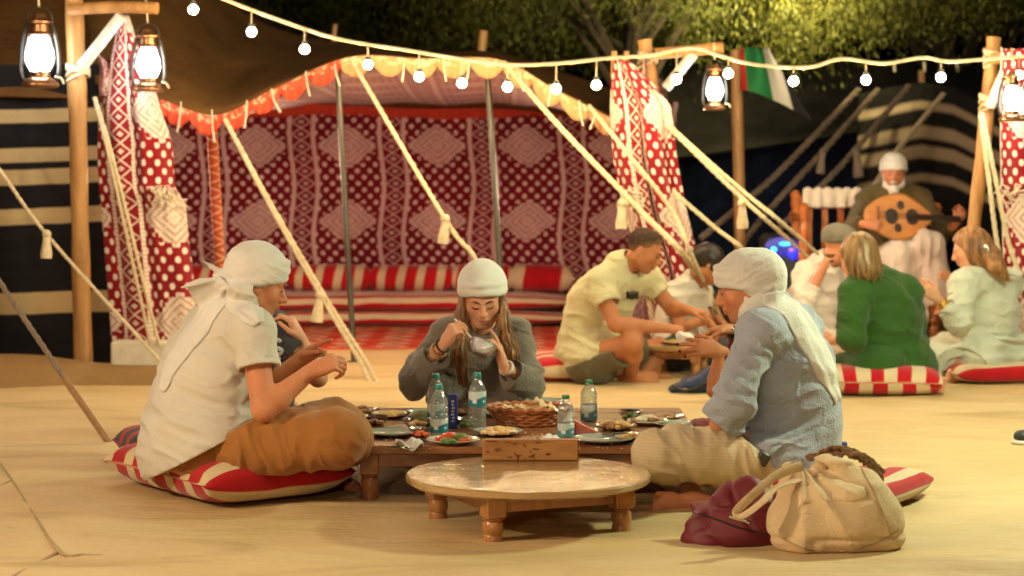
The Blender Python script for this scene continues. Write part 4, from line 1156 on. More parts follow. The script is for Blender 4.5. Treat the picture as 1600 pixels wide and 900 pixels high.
for k, (px, py, lab) in enumerate(((640, 694, "white paper napkin crumpled at the left front edge of the dining table"), (858, 688, "white paper napkin lying behind the right end of the wooden board"))):
    v, f, uv = grid_np(lambda u, w: T(px, py, .010) + A((u - .5) * .10, (w - .5) * .08, .012 * math.sin(u * 8 + w * 3 + k) + .010 * math.cos(w * 9 - u * 5)), 14, 12); v, f = thick(v, f, .002); obj("napkin", v, f, M_tissue0, None, label=lab, category="napkin", group="napkins on the table")
def cutlery(label, p, q, kind):
    p, q = A(*p), A(*q); t = thing(kind, label, kind, p, "steel cutlery on the table"); d = nrm(q - p); n = np.cross(A(0, 0, 1), d); L_ = np.linalg.norm(q - p)
    b = B(); b.tube([p, p + d * L_ * .6, p + d * L_ * .72], [.005, .004, .003], 6, sx=1.6); b.build("handle", M_silver, t)
    b = B()
    if kind == "spoon": b.ball(p + d * L_ * .87, (.022 * 1, .022, .005), 12)
    else:
        b.ball(p + d * L_ * .77, (.013, .013, .003), 8)
        for k in range(4): b.tube([p + d * L_ * .78 + n * (k - 1.5) * .006, q + n * (k - 1.5) * .006], .0018, 5)
    b.build("head", M_silver, t)
cutlery("steel fork lying across the left front corner of the dining table", T(612, 699, .004), T(672, 684, .01), "fork")
cutlery("steel spoon lying at the front edge of the dining table", T(590, 698, .004), T(640, 700, .006), "spoon")
cutlery("steel spoon resting between plates on the right half of the table", T(940, 679, .02), T(995, 676, .02), "spoon")
# bottles
def clear_plastic():
    m = Mat("clear_bottle_plastic", .08, .5); nt = m.nt; out = nt.nodes["Material Output"]
    tr = m.n("ShaderNodeBsdfTransparent"); tr.inputs[0].default_value = (.93, .96, .96, 1)
    gl = m.n("ShaderNodeBsdfGlossy"); gl.inputs[1].default_value = .07; gl.inputs[0].default_value = (1, 1, 1, 1)
    fr = m.n("ShaderNodeLayerWeight"); fr.inputs[0].default_value = .35
    mx = m.n("ShaderNodeMixShader"); a = E(nt, fr.outputs[1]) * .75 + .06
    nt.links.new(a.v, mx.inputs[0]); nt.links.new(tr.outputs[0], mx.inputs[1]); nt.links.new(gl.outputs[0], mx.inputs[2])
    df = m.n("ShaderNodeBsdfDiffuse"); df.inputs[0].default_value = (.75, .78, .76, 1); m2 = m.n("ShaderNodeMixShader"); m2.inputs[0].default_value = .13
    nt.links.new(mx.outputs[0], m2.inputs[1]); nt.links.new(df.outputs[0], m2.inputs[2]); nt.links.new(m2.outputs[0], out.inputs[0]); return m.m
M_clear = clear_plastic()
def label_mat(name, top, bot):
    m = Mat(name, .35, .4); u, v, _ = m.xyz(m.coord("UV")); n = m.noise(5, 3, m.coord("UV"))
    c = m.mix((v + (u * 12).sin() * .12).step(.55, .04), bot, top); sp = ((u * 5).frac() - .5).abs().lt(.2) * ((v - .35).abs().lt(.12))
    m.color(m.mix(sp * n.step(.45, .05), c, (.75, .78, .76))); return m.m
M_lab1 = label_mat("teal_bottle_label", (.62, .70, .68), (.015, .19, .24)); M_lab2 = label_mat("pale_blue_bottle_label", (.55, .62, .60), (.10, .28, .30))
M_capg = plain("green_bottle_cap", (.01, .20, .15), .4, bump=0); M_capg2 = plain("bright_green_bottle_cap", (.01, .16, .055), .4, bump=0)
def bottle(label, px, ybase, H, r, mcap, mlab, ls=(.12, .42)):
    c = T(px, ybase, .0015); t = thing("water_bottle", label, "bottle", c, "plastic water bottles on the dining table")
    pr = [(0, .004), (r * .6, 0), (r * .94, .006)]
    for k in range(7):
        z = H * (.08 + .075 * k); pr += [(r, z), (r, z + H * .045), (r * .94, z + H * .06)]
    pr += [(r, H * .62), (r * .97, H * .68), (r * .84, H * .76), (r * .58, H * .84), (r * .42, H * .89), (r * .40, H * .93)]
    b = B(); b.lathe(pr, c, 28); b.build("body", M_clear, t)
    b = B(); b.lathe([(0, .006), (r * .88, .008), (r * .88, H * .66), (r * .6, H * .79), (0, H * .79)], c, 20); b.build("water", M_water, t)
    b = B(); b.lathe([(r * .42, H * .915), (r * .46, H * .92), (r * .46, H * .985), (r * .40, H), (0, H)], c, 18); b.build("cap", mcap, t)
    n = 28; z0, z1 = H * ls[0], H * ls[1]; v = []; uv = []
    for j, z in enumerate((z0, z1)):
        for k in range(n + 1):
            a = 2 * pi * k / n; v.append(c + A(r * 1.012 * math.cos(a), r * 1.012 * math.sin(a), z)); uv.append((k / n * 1.0, j))
    f = [(k, k + 1, n + 2 + k, n + 1 + k) for k in range(n)]
    obj("label", v, f, mlab, t, True, uv=uv)
def water_mat():
    m = Mat("drinking_water", .1); nt = m.nt; out = nt.nodes["Material Output"]; tr = m.n("ShaderNodeBsdfTransparent"); tr.inputs[0].default_value = (.88, .93, .92, 1)
    gl = m.n("ShaderNodeBsdfGlossy"); gl.inputs[1].default_value = .04; mx = m.n("ShaderNodeMixShader"); fr = m.n("ShaderNodeLayerWeight"); fr.inputs[0].default_value = .2; a = E(nt, fr.outputs[1]) * .5
    nt.links.new(a.v, mx.inputs[0]); nt.links.new(tr.outputs[0], mx.inputs[1]); nt.links.new(gl.outputs[0], mx.inputs[2]); nt.links.new(mx.outputs[0], out.inputs[0]); return m.m
M_water = water_mat()
bottle("water bottle with a teal cap, half hidden behind the front left bottle", 681, 664, .205, .034, M_capg, M_lab1)
bottle("water bottle with a teal label low down, front left beside the blue carton", 686, 683, .20, .034, M_capg, M_lab1, (.10, .36))
bottle("tall water bottle with a teal label in front of the woman's hoodie", 746, 672, .225, .034, M_capg, M_lab1, (.42, .68))
bottle("shorter water bottle with a bright green cap right of the wooden board", 884, 685, .165, .032, M_capg2, M_lab2, (.06, .36))
bottle("water bottle with a green cap at the back right of the table", 920, 657, .165, .034, M_capg2, M_lab2, (.02, .40))
M_carton = plain("blue_carton", (.02, .035, .22), .4, bump=0); M_print = plain("pale_print", (.45, .48, .62), .5, bump=0)
t = thing("drink_carton", "narrow dark blue drink carton behind the front left bottle", "carton", T(708, 669)); c = T(708, 669)
b = B(); b.box(c + A(0, 0, .068), (.036, .036, .134), bev=.003); b.build("box", M_carton, t)
b = B()
for k in range(7): b.box(c + A(.002 * math.sin(k * 2), -.0185, .03 + .013 * k), (.012 - .003 * (k % 2), .001, .008))
b.build("printed_lettering", M_print, t)
# woven basket of bread
M_wicker = wood("orange_wicker", (.52, .19, .06), (.30, .09, .03), (20, 20, 20), .5, .2, False)
bk = thing("bread_basket", "oval woven orange basket on the dining table in front of the seated woman", "basket", T(826, 663)); c = T(826, 663)
for ring in range(5):
    z = .008 + ring * .0125; rr = .098 + ring * .0065
    b = B(); b.tube([c + A((rr + .004 * math.sin(a * 16 + ring * pi)) * 1.25 * math.cos(a), (rr + .004 * math.sin(a * 16 + ring * pi)) * math.sin(a), z + .002 * math.sin(a * 16 + ring * pi)) for a in np.linspace(0, 2 * pi, 97)], .0072, 6, cap=False); b.build("woven_strand", M_wicker, bk)
b = B(); b.lathe([(0, .003), (.095, .003), (.122, .064), (.116, .064), (.09, .010), (0, .010)], c, 40, sx=1.25); b.build("liner", M_wicker, bk)
b = B(); b.tube([c + A(.132 * 1.25 * math.cos(a), .132 * math.sin(a), .070 + .004 * math.sin(a * 24)) for a in np.linspace(0, 2 * pi, 97)], .0095, 6, cap=False); b.build("rim", M_wicker, bk)
for k, (dx, dy, an) in enumerate(((-.06, .0, .3), (.05, .02, -.2), (0, -.03, .1), (.09, -.02, .5))):
    b = B(); Rm = np.array([[math.cos(an), 0, math.sin(an)], [0, 1, 0], [-math.sin(an), 0, math.cos(an)]])
    v, f, uv = grid_np(lambda u, w: c + A(dx * .8, dy, .050 + .007 * k) + Rm @ A(.06 * w * math.cos(2 * pi * u), .06 * w * math.sin(2 * pi * u), .012 * math.sin(7 * u * 2 * pi) * w), 24, 4); v, f = thick(v, f, .006)
    o = obj("flat_bread", v, f, M_bread, None, label=("flat bread lying at the left in the woven basket", "flat bread leaning right of centre in the woven basket", "flat bread at the front of the woven basket", "flat bread standing up at the right end of the woven basket")[k], category="bread", group="breads in the basket")
M_tissue = cloth("white_tissue", (.80, .78, .74), .04, 20, sheen=0)
v, f, uv = grid_np(lambda u, w: T(1066, 679, .012) + A((u - .5) * .12, (w - .5) * .09, .02 * math.sin(u * 7 + w * 3) + .012 * math.cos(w * 9)), 16, 12); v, f = thick(v, f, .002); obj("tissue", v, f, M_tissue, None, label="crumpled white tissue at the right end of the dining table", category="tissue")

# ------------------------------------------------------------------ floor cushions
M_cush1 = stripes("cushion_stripe_near", .162, .58, .062, red=(.42, .008, .012), cream=(.64, .52, .30))
cushion("floor_cushion", "red and cream striped floor cushion under the man in the white t-shirt", A(-1.085, 7.41, .010), .60, .88, .185, math.atan2(.6, .8), M_cush1, "cushion", "striped floor cushions", sag=(0.0, .10, .05), n=(44, 110), seed=3)
M_cush2 = stripes("cushion_stripe_dark", .16, .5, .03, red=(.40, .008, .015), cream=(.02, .02, .025))
cushion("floor_cushion", "red and black floor cushion sticking out behind the man in the white t-shirt", A(-1.40, 8.16, .010), .46, .44, .15, .35, M_cush2, "cushion", "striped floor cushions", n=(40, 80), seed=4)
M_cush3 = stripes("cushion_stripe_right", .13, .5, .02)
cushion("floor_cushion", "striped floor cushion under the man in the pale blue shirt, mostly hidden by bags", A(1.16, 7.16, .010), .58, .62, .13, math.radians(58), M_cush3, "cushion", "striped floor cushions", sag=(.0, .0, .04), n=(40, 80), seed=5)
cushion("floor_cushion", "red and cream floor cushion under the man in the yellow t-shirt", A(W(895, 590, 11.55)[0], 11.6, .010), .56, .62, .15, .12, stripes("cushion_stripe_mid", .21, .62, .09), "cushion", "striped floor cushions", n=(40, 70), seed=6)
cushion("floor_cushion", "transversely striped red and cream cushion under the woman in green", A(W(1372, 600, 10.8)[0], 10.8, .010), .56, .66, .16, math.radians(84), stripes("cushion_stripe_green", .155, .5, .0), "cushion", "striped floor cushions", n=(40, 80), seed=7)
cushion("floor_cushion", "flat red and cream cushion under the woman in the pale robe", A(W(1572, 590, 11.4)[0], 11.5, .010), .80, .60, .12, .22, stripes("cushion_stripe_robe", .24, .5, .11), "cushion", "striped floor cushions", n=(40, 70), seed=8)

def on_surface(bv, px, py, off=.002):
    o = A(0, 0, CAMZ); d = nrm(W(px, py, 5) - o); h = bv.ray_cast(Vector(o), Vector(d))
    return None if h[0] is None else np.array(h[0]) - d * off
# ------------------------------------------------------------------ bags in the foreground
M_canvas = cloth("cream_canvas", (.72, .54, .31), .09, 5, bump=.5, sheen=.1, fine=220)
M_maroon = plain("maroon_nylon", (.145, .008, .016), .58, spec=.5, bump=.3, scale=9)
M_macrame = cloth("brown_crochet", (.22, .11, .045), .3, 60, bump=.9)
M_black0 = plain("black_zip", (.02, .015, .015), .4, bump=0); M_goldprint = plain("worn_gold_print", (.42, .24, .12), .5, bump=0)
cb = thing("canvas_bag", "slouching cream canvas tote bag in front of the man in the pale blue shirt", "bag", G(1300, 872))
s = SDF((.70, 5.95, -.01), (1.35, 6.85, .50), .006)
def q(px, py, Y): return W(px, py, Y)
s.ell(q(1300, 815, 6.28), (.225, .16, .13), k=.0); s.ell(q(1272, 838, 6.22), (.15, .10, .075), k=.05); s.ell(q(1365, 835, 6.30), (.105, .12, .07), k=.06)
s.cap(q(1265, 790, 6.28), q(1232, 735, 6.33), .105, .045, .06, ((0, 1, .2), 1.3)); s.cap(q(1330, 780, 6.28), q(1310, 738, 6.32), .12, .06, .06, ((0, 1, .2), 1.25))
s.cap(q(1360, 800, 6.3), q(1355, 755, 6.32), .09, .05, .05)
s.cap(q(1278, 716, 6.20), q(1273, 700, 6.20), .004, .012, .03, mode='s'); s.cap(q(1270, 735, 6.36), q(1290, 722, 6.36), .03, .04, .03)
def bagfold(p):
    a = vnoise(p * A(7, 7, 3.2) + 5, 3); b_ = vnoise(p * A(14, 12, 6), 4)
    d = p - A(*q(1255, 720, 6.3)); an = np.arctan2(d[:, 2], d[:, 0]) * 5.5
    c2 = vnoise(p @ np.array([[6, 2, 0], [-2, 6, 0], [3, 0, 9]]) + 11, 21); return .012 * np.abs(a) + .004 * b_ + .011 * np.clip(1 - np.abs(c2) * 5, 0, 1) + .014 * np.abs(np.sin(an + a)) * np.clip(1.6 - np.linalg.norm(d, axis=1) * 4, 0, 1)
s.disp(bagfold); s.half((0, 0, -1), (0, 0, .009)); v, f = s.mesh(); obj("body", smooth_verts(v, f, 2), f, M_canvas, cb)
b = B(); P = spline([q(1252, 728, 6.28), q(1215, 742, 6.22), q(1178, 772, 6.15), q(1150, 800, 6.12), q(1160, 806, 6.11), q(1190, 785, 6.13), q(1212, 762, 6.2), q(1250, 750, 6.25)], 40); b.tube(P, .017, 8, sx=.35); b.build("strap_handle", M_canvas, cb)
b = B()
rr = random.Random(5)
for k in range(7):
    P = spline([q(1262 + k * 3, 712 + rr.uniform(-3, 6), 6.5 - k * .02), q(1310, 704 + rr.uniform(-3, 8), 6.48 - k * .02), q(1352, 716 + rr.uniform(-4, 8), 6.46 - k * .02), q(1378, 742 + rr.uniform(-8, 8), 6.46)], 40)
    ph = rr.uniform(0, 6); P = P + np.stack([.006 * np.sin(np.arange(40) * 1.3 + ph), 0 * np.arange(40), .006 * np.cos(np.arange(40) * 1.3 + ph)], -1)
    b.tube(P, .008, 6)
b.build("crochet_edge", M_macrame, cb)
cbv = BVHTree.FromPolygons([tuple(p) for p in v], [tuple(int(i) for i in q_) for q_ in f])
def surf_line(bv, pts, n, off): 
    P = [on_surface(bv, x, y, off) for x, y in spline([(a, b_, 0) for a, b_ in pts], n)[:, :2]]
    return [p for p in P if p is not None]
M_stitch = cloth("tan_stitching", (.40, .27, .13), .2, 60)
for pts in ([(1216, 838), (1260, 858), (1310, 862), (1365, 850), (1404, 828)], [(1345, 730), (1368, 775), (1385, 815), (1392, 838)]):
    P = surf_line(cbv, pts, 40, .0015)
    if len(P) > 4:
        b = B(); b.tube(P, .0024, 5); b.build("seam", M_stitch, cb)
mb = thing("maroon_bag", "shiny maroon nylon bag lying beside the cream canvas tote", "bag", G(1140, 862))
s = SDF((.42, 6.0, -.01), (1.0, 6.75, .35), .006)
s.ell(q(1160, 820, 6.36), (.165, .11, .10)); s.ell(q(1135, 842, 6.34), (.15, .10, .055), k=.05); s.cap(q(1095, 835, 6.34), q(1205, 850, 6.34), .05, .055, .05)
s.cap(q(1110, 800, 6.4), q(1080, 788, 6.44), .05, .012, .04); s.cap(q(1150, 775, 6.4), q(1175, 762, 6.4), .06, .05, .05); s.cap(q(1205, 800, 6.38), q(1215, 840, 6.36), .08, .06, .05)
s.disp(lambda p: .007 * np.abs(vnoise(p * A(6, 6, 11) + 2, 6)) + .003 * vnoise(p * 22, 7) + .011 * np.clip(1 - np.abs(vnoise(p @ np.array([[9, 3, 0], [-3, 9, 0], [6, 0, 12]]) + 4, 12)) * 4, 0, 1))
s.half((0, 0, -1), (0, 0, .009)); v, f = s.mesh(); v = smooth_verts(v, f, 1); obj("body", v, f, M_maroon, mb)
bvh = BVHTree.FromPolygons([tuple(p) for p in v], [tuple(int(i) for i in q_) for q_ in f])
b = B()
for k, (x0, x1, y) in enumerate(((1107, 1116, 858), (1120, 1128, 861), (1131, 1142, 862), (1146, 1152, 863), (1156, 1164, 864), (1168, 1178, 864))):
    P = [on_surface(bvh, lerp(x0, x1, u), y + 2.2 * math.sin(u * 9 + k), .003) for u in np.linspace(0, 1, 7)]
    P = [p for p in P if p is not None]
    if len(P) > 2: b.tube(P, .0022, 4)
if b.v: b.build("printed_lettering", M_goldprint, mb)
b = B(); P = [on_surface(bvh, lerp(1140, 1172, u), lerp(806, 817, u), .004) for u in np.linspace(0, 1, 6)]; P = [p for p in P if p is not None]
if len(P) > 2: b.tube(P, .007, 6, sx=.6); b.build("zip_pull", M_silver, mb)
P = surf_line(bvh, [(1085, 800), (1120, 812), (1160, 826), (1200, 834)], 30, .0015)
if len(P) > 4:
    b = B(); b.tube(P, .003, 5); b.build("zip", M_black0, mb)

# ------------------------------------------------------------------ things around the people behind
t = round_table("small round pale wooden table in front of the man in the yellow t-shirt", (W(1062, 560, 11.75)[0], 11.75), .24, .20, wood("pale_table_wood", (.62, .40, .17), (.45, .26, .10), (4, 4, 4), .35, .4), M_legwood, .17, .5, "low wooden tables", lw=.055)
c = A(W(1062, 560, 11.7)[0], 11.68, .2005); pl = plate("green and yellow salad dish on the small pale table", c, .11, M_plate2); pl["group"] = "dishes of the groups behind"
pile(pl, "food", c, .07, 22, .02, (M_greens, M_rice), 11, .5, 1.6)
M_bluebag = plain("dark_blue_nylon", (.010, .022, .07), .4, bump=.4, scale=12)
bb = thing("blue_bag", "crumpled dark blue bag on the floor beside the small pale table", "bag", G(1075, 618))
cc = G(1078, 616); s = SDF(cc + A(-.25, -.25, -.02), cc + A(.30, .3, .25), .008); s.cap(cc + A(-.09, 0, .03), cc + A(.1, .04, .06), .035, .075, .03); s.cap(cc + A(.02, 0, .05), cc + A(.13, .02, .11), .05, .05, .04)
s.disp(lambda p: .015 * np.abs(vnoise(p * A(9, 9, 16), 8)) + .004 * vnoise(p * 30, 9)); s.half((0, 0, -1), (0, 0, .010)); v, f = s.mesh(); obj("body", v, f, M_bluebag, bb)
b = B(); b.tube(spline([cc + A(-.1, -.02, .05), cc + A(-.02, -.09, .03), cc + A(.1, -.07, .08)], 12), .008, 6); b.build("strap", M_darkiron, bb)
b = B(); b.box(cc + A(-.02, -.075, .035), (.05, .01, .012)); b.build("buckle", M_silver, bb)
# small bottle and scattered dishes by the right group
c0 = G(1476, 588); t = thing("water_bottle", "small water bottle standing on the floor beside the pale robe", "bottle", c0); 
for nm, pr, mm in (("body", [(0, .012), (.03, .012), (.032, .03), (.03, .06), (.032, .09), (.03, .11), (.014, .15), (.013, .16)], M_clear), ("cap", [(.015, .16), (.015, .178), (0, .18)], M_capg2), ("label", [(.0325, .04), (.0325, .085)], M_lab2)):
    b = B(); b.lathe(pr, c0, 18); b.build(nm, mm, t)
for k, (px, py, mt, fd, lab) in enumerate(((1405, 546, M_plate2, M_fry, "cream plate of snacks on the rug between the two women"), (1432, 532, M_darkplate, M_meat, "dark plate of meat on the rug near the oud player's robe"), (1452, 552, M_plate, M_bread, "grey green plate of bread on the rug beside the pale robe"))):
    c = G(px, py, .024); pl = plate(lab, c, .11, mt); pl["group"] = "dishes of the groups behind"; pile(pl, "food", c, .07, 12, .03, (fd,), 20 + k, .5)
# speaker with blue lights
M_black = plain("black_plastic", (.012, .012, .014), .45, bump=.1)
sp = thing("party_speaker", "black loudspeaker with glowing blue lights beside the carved chair", "speaker", A(W(1222, 500, 14.4)[0], 14.4, 0))
x0, x1 = W(1192, 400, 14.4)[0], W(1252, 400, 14.4)[0]; zt = W(1200, 366, 14.4)[2]
b = B(); b.box(A((x0 + x1) / 2, 14.5, zt / 2), (x1 - x0, .30, zt), bev=.03); b.build("cabinet", M_black, sp)
Ms = [emit("blue_led", (.01, .03, 1.0), 1.0), emit("cyan_led", (.06, .55, 1.0), 2.2), emit("pink_led", (1, .25, .45), 1.0)]
def led(px, py, w, h, mt, Y=14.335):
    b = B(); c = W(px, py, Y); b.ball(c, (w / 2, .02, h / 2), 14); b.build("light", mt, sp)
led(1209, 390, .05, .05, Ms[1], 14.325); led(1227, 381, .095, .034, Ms[1], 14.325); led(1236, 390, .035, .025, Ms[2], 14.325)
b = B(); c = W(1222, 386, 14.348); b.ball(c, (.125, .012, .075), 20); b.build("led_halo", emit("deep_blue_glow", (.004, .010, 1.0), .4), sp)  # glowing oval stands in for the blue halo round the LEDs
b = B(); c = W(1240, 396, 14.335); b.ball(c, (.05, .015, .05), 14); b.build("light", Ms[0], sp)
# carved bench with lace
M_carved = wood("orange_carved_wood", (.62, .20, .05), (.36, .10, .025), (6, 6, 3), .35, .3)
M_lace = cloth("white_lace", (.78, .66, .52), .08, 30)
ch = thing("carved_bench", "carved orange wooden bench with white lace over its back, under the oud player", "bench", A(W(1360, 500, 14.5)[0], 14.5, 0))
bx0, bx1 = W(1254, 400, 14.3)[0], W(1446, 400, 14.6)[0]
def cpost(x, y, z0, z1, r=.04):
    b = B(); n = 5; pr = []
    for k in range(n):
        z = lerp(z0, z1, k / n); h_ = (z1 - z0) / n; pr += [(r * .7, z), (r, z + h_ * .2), (r, z + h_ * .55), (r * .72, z + h_ * .62), (r * 1.05, z + h_ * .8)]
    pr += [(r * .9, z1), (r * 1.1, z1 + .03), (r * .5, z1 + .06), (0, z1 + .065)]
    b.lathe([(0, z0)] + pr, A(x, y, 0), 14); b.build("post", M_carved, ch)
zA = W(1260, 330, 14.3)[2]; zB = W(1300, 300, 14.8)[2]
for x, y, z in ((bx0, 14.25, zA), (bx1, 14.25, zA), (bx0 + .02, 14.8, zB - .05), (bx1, 14.8, zB - .05)): cpost(x, y, 0, z)
for nm, c, sz in (("seat", A((bx0 + bx1) / 2, 14.52, .43), (bx1 - bx0, .54, .05)), ("front_rail", A((bx0 + bx1) / 2, 14.25, .37), (bx1 - bx0 - .08, .04, .08)), ("arm_rail", A(bx0, 14.52, zA - .04), (.07, .50, .05)), ("arm_rail", A(bx1, 14.52, zA - .04), (.07, .50, .05)), ("back_rail", A((bx0 + bx1) / 2, 14.8, zB - .08), (bx1 - bx0 - .08, .05, .09)), ("arm_panel", A(bx0, 14.52, .62), (.025, .46, .14)), ("lower_rail", A(bx0, 14.52, .2), (.03, .46, .05))):
    b = B(); b.box(c, sz, bev=.008); b.build(nm, M_carved, ch)
for k in range(7):
    x = lerp(bx0 + .12, bx1 - .12, k / 6); b = B(); b.box(A(x, 14.8, (zB + .40) / 2 - .03), (.05, .03, zB - .56), bev=.006); b.build("slat", M_carved, ch)
lx0, lx1 = W(1254, 300, 14.75)[0], W(1346, 300, 14.75)[0]
zl0, zl1 = W(1300, 324, 14.75)[2], W(1300, 296, 14.75)[2]
def lace(u, v):
    x = lerp(lx0, lx1, u); top = zl1 + .018 * abs(math.sin(u * pi * 6)); z = lerp(top, zl0, v)
    return A(x, 14.74 - .02 * math.sin(u * 30) * v - .02 * v, z)
v, f, uv = grid_np(lace, 60, 8); v, f = thick(v, f, .008); lo = obj("lace_cover", v, f, M_lace, None, label="white scalloped lace cloth hanging over the back of the carved bench", category="cloth")
# shoe at the right edge
M_shoe = plain("black_shoe", (.02, .02, .022), .5); M_sole = plain("white_sole", (.70, .66, .58), .6)
c = G(1603, 697); t = thing("shoe", "black shoe with a white sole cut off by the right edge of the picture", "shoe", c)
s = SDF(c + A(-.1, -.1, -.01), c + A(.3, .12, .14), .006); s.cap(c + A(-.02, 0, .045), c + A(.2, .03, .055), .036, .045, .03, ((0, 0, 1), 1.3)); s.ell(c + A(.17, .025, .075), (.07, .045, .05), k=.03); s.half((0, 0, -1), c + A(0, 0, .022)); v, f = s.mesh(); obj("upper", v, f, M_shoe, t)
s = SDF(c + A(-.1, -.1, -.01), c + A(.3, .12, .1), .006); s.cap(c + A(-.025, 0, .018), c + A(.2, .03, .018), .04, .048, .0, ((0, 0, 1), 2.6)); v, f = s.mesh(); obj("sole", v, f, M_sole, t)

# ================================================================== people
def skin_mat(name, c, lip, red=.25):
    m = Mat(name, .55, .28); n = m.noise(14, 4); f2 = m.noise(90, 2)
    b0 = m.ramp(n * .7 + f2 * .3, [(.3, [c[0] * .9, c[1] * .80, c[2] * .76]), (.7, [min(1, c[0] * 1.07), c[1] * 1.08, c[2] * 1.08])])
    b1 = m.mix(m.attr("flush") * .5, b0, (c[0] * .95, c[1] * .62, c[2] * .55)); b2 = m.mix(m.attr("stubble") * (m.noise(130, 2) * .5 + .25), b1, (c[0] * .35, c[1] * .33, c[2] * .35)); m.color(m.mix(m.attr("lip"), b2, lip))
    m.link(n * .35 + f2 * .2 + .28, 'Roughness'); m.bump(f2 + n * .4 + m.noise(260, 2) * .6, .25, .002); m.set(Subsurface_Weight=.12, Subsurface_Scale=.02, Subsurface_Radius=(1.0, .35, .2)); return m.m
def cylsub(s, a, b, r, k=.004, mode='s'):
    a, b = np.asarray(a, float), np.asarray(b, float); m = r + np.linalg.norm(b - a) * .5 + .03; c = (a + b) / 2
    w = s.win(c - m, c + m)
    if w is None: return
    sl, X, Y, Z = w; L_ = np.linalg.norm(b - a); d = (b - a) / L_
    x, y, z = X - np.float32(c[0]), Y - np.float32(c[1]), Z - np.float32(c[2])
    t = x * np.float32(d[0]) + y * np.float32(d[1]) + z * np.float32(d[2])
    q = np.sqrt(np.maximum(x * x + y * y + z * z - t * t, 0)) - np.float32(r)
    s.put(sl, np.maximum(q, np.abs(t) - np.float32(L_ / 2)), k, mode)
def hand(s, wr, d, n, right=True, curl=(.4, .45, .5, .55), spread=.06, thumb=.4, sc=1.0, k=.008):
    d = nrm(d); n = nrm(np.asarray(n) - d * np.dot(n, d)); l = np.cross(d, n) * (1 if right else -1)      # l: towards the thumb
    wr = np.asarray(wr, float); tips = []
    offs = (.031, .0105, -.0095, -.029); rk = (.0125, .0128, .012, .011)
    s.cap(wr - d * .02, wr + d * .03 * sc, .024 * sc, .026 * sc, .012, (n, 1.35))
    for i in range(4):
        kn = wr + d * (.088 - .004 * abs(i - 1)) * sc + l * offs[i] * sc
        s.cap(wr + d * .012 * sc + l * offs[i] * .55 * sc, kn, .0165 * sc, rk[i] * 1.12 * sc, .012)
    s.ell(wr + d * .045 * sc + n * .006 * sc, (.034 * sc, .036 * sc, .019 * sc), np.stack([l, d, n], 1), .012)
    s.ell(wr + d * .035 * sc + l * .022 * sc + n * .012 * sc, (.017 * sc, .03 * sc, .016 * sc), np.stack([l, d, n], 1), .010)
    lens = ((.043, .025, .021), (.048, .029, .022), (.045, .027, .022), (.035, .020, .019))
    for i in range(4):
        p = wr + d * (.088 - .004 * abs(i - 1)) * sc + l * offs[i] * sc; c = curl[i]; a = 0
        sp = (1.5 - i) * spread
        for j, (ln, da) in enumerate(zip(lens[i], (math.radians(72) * c, math.radians(95) * c, math.radians(60) * c))):
            a += da; dd = nrm(d * math.cos(a) + n * math.sin(a) + l * sp * math.cos(a))
            e = p + dd * ln * sc; r0 = (.0098, .0088, .0080)[j] * sc * (.9 if i == 3 else 1); s.cap(p, e, r0, r0 * .93, .0035 if j == 0 else .002); p = e
        tips.append(p)
    b0 = wr + d * .022 * sc + l * .026 * sc; d1 = nrm(l * .75 + d * .75 + n * (.15 + .4 * thumb)); p1 = b0 + d1 * .044 * sc
    d2 = nrm(l * (.35 - .5 * thumb) + d * .9 + n * (.1 + .55 * thumb)); p2 = p1 + d2 * .033 * sc; d3 = nrm(l * (.2 - .6 * thumb) + d * .9 + n * (.1 + .6 * thumb)); p3 = p2 + d3 * .025 * sc
    s.cap(b0, p1, .0155 * sc, .0118 * sc, .008); s.cap(p1, p2, .0112 * sc, .0102 * sc, .002); s.cap(p2, p3, .0102 * sc, .0082 * sc, .002)
    return tips, p3
def head_frame(f, up=(0, 0, 1)):
    f = nrm(f); u = nrm(np.asarray(up, float) - f * np.dot(up, f)); return np.stack([np.cross(f, u), f, u], 1)
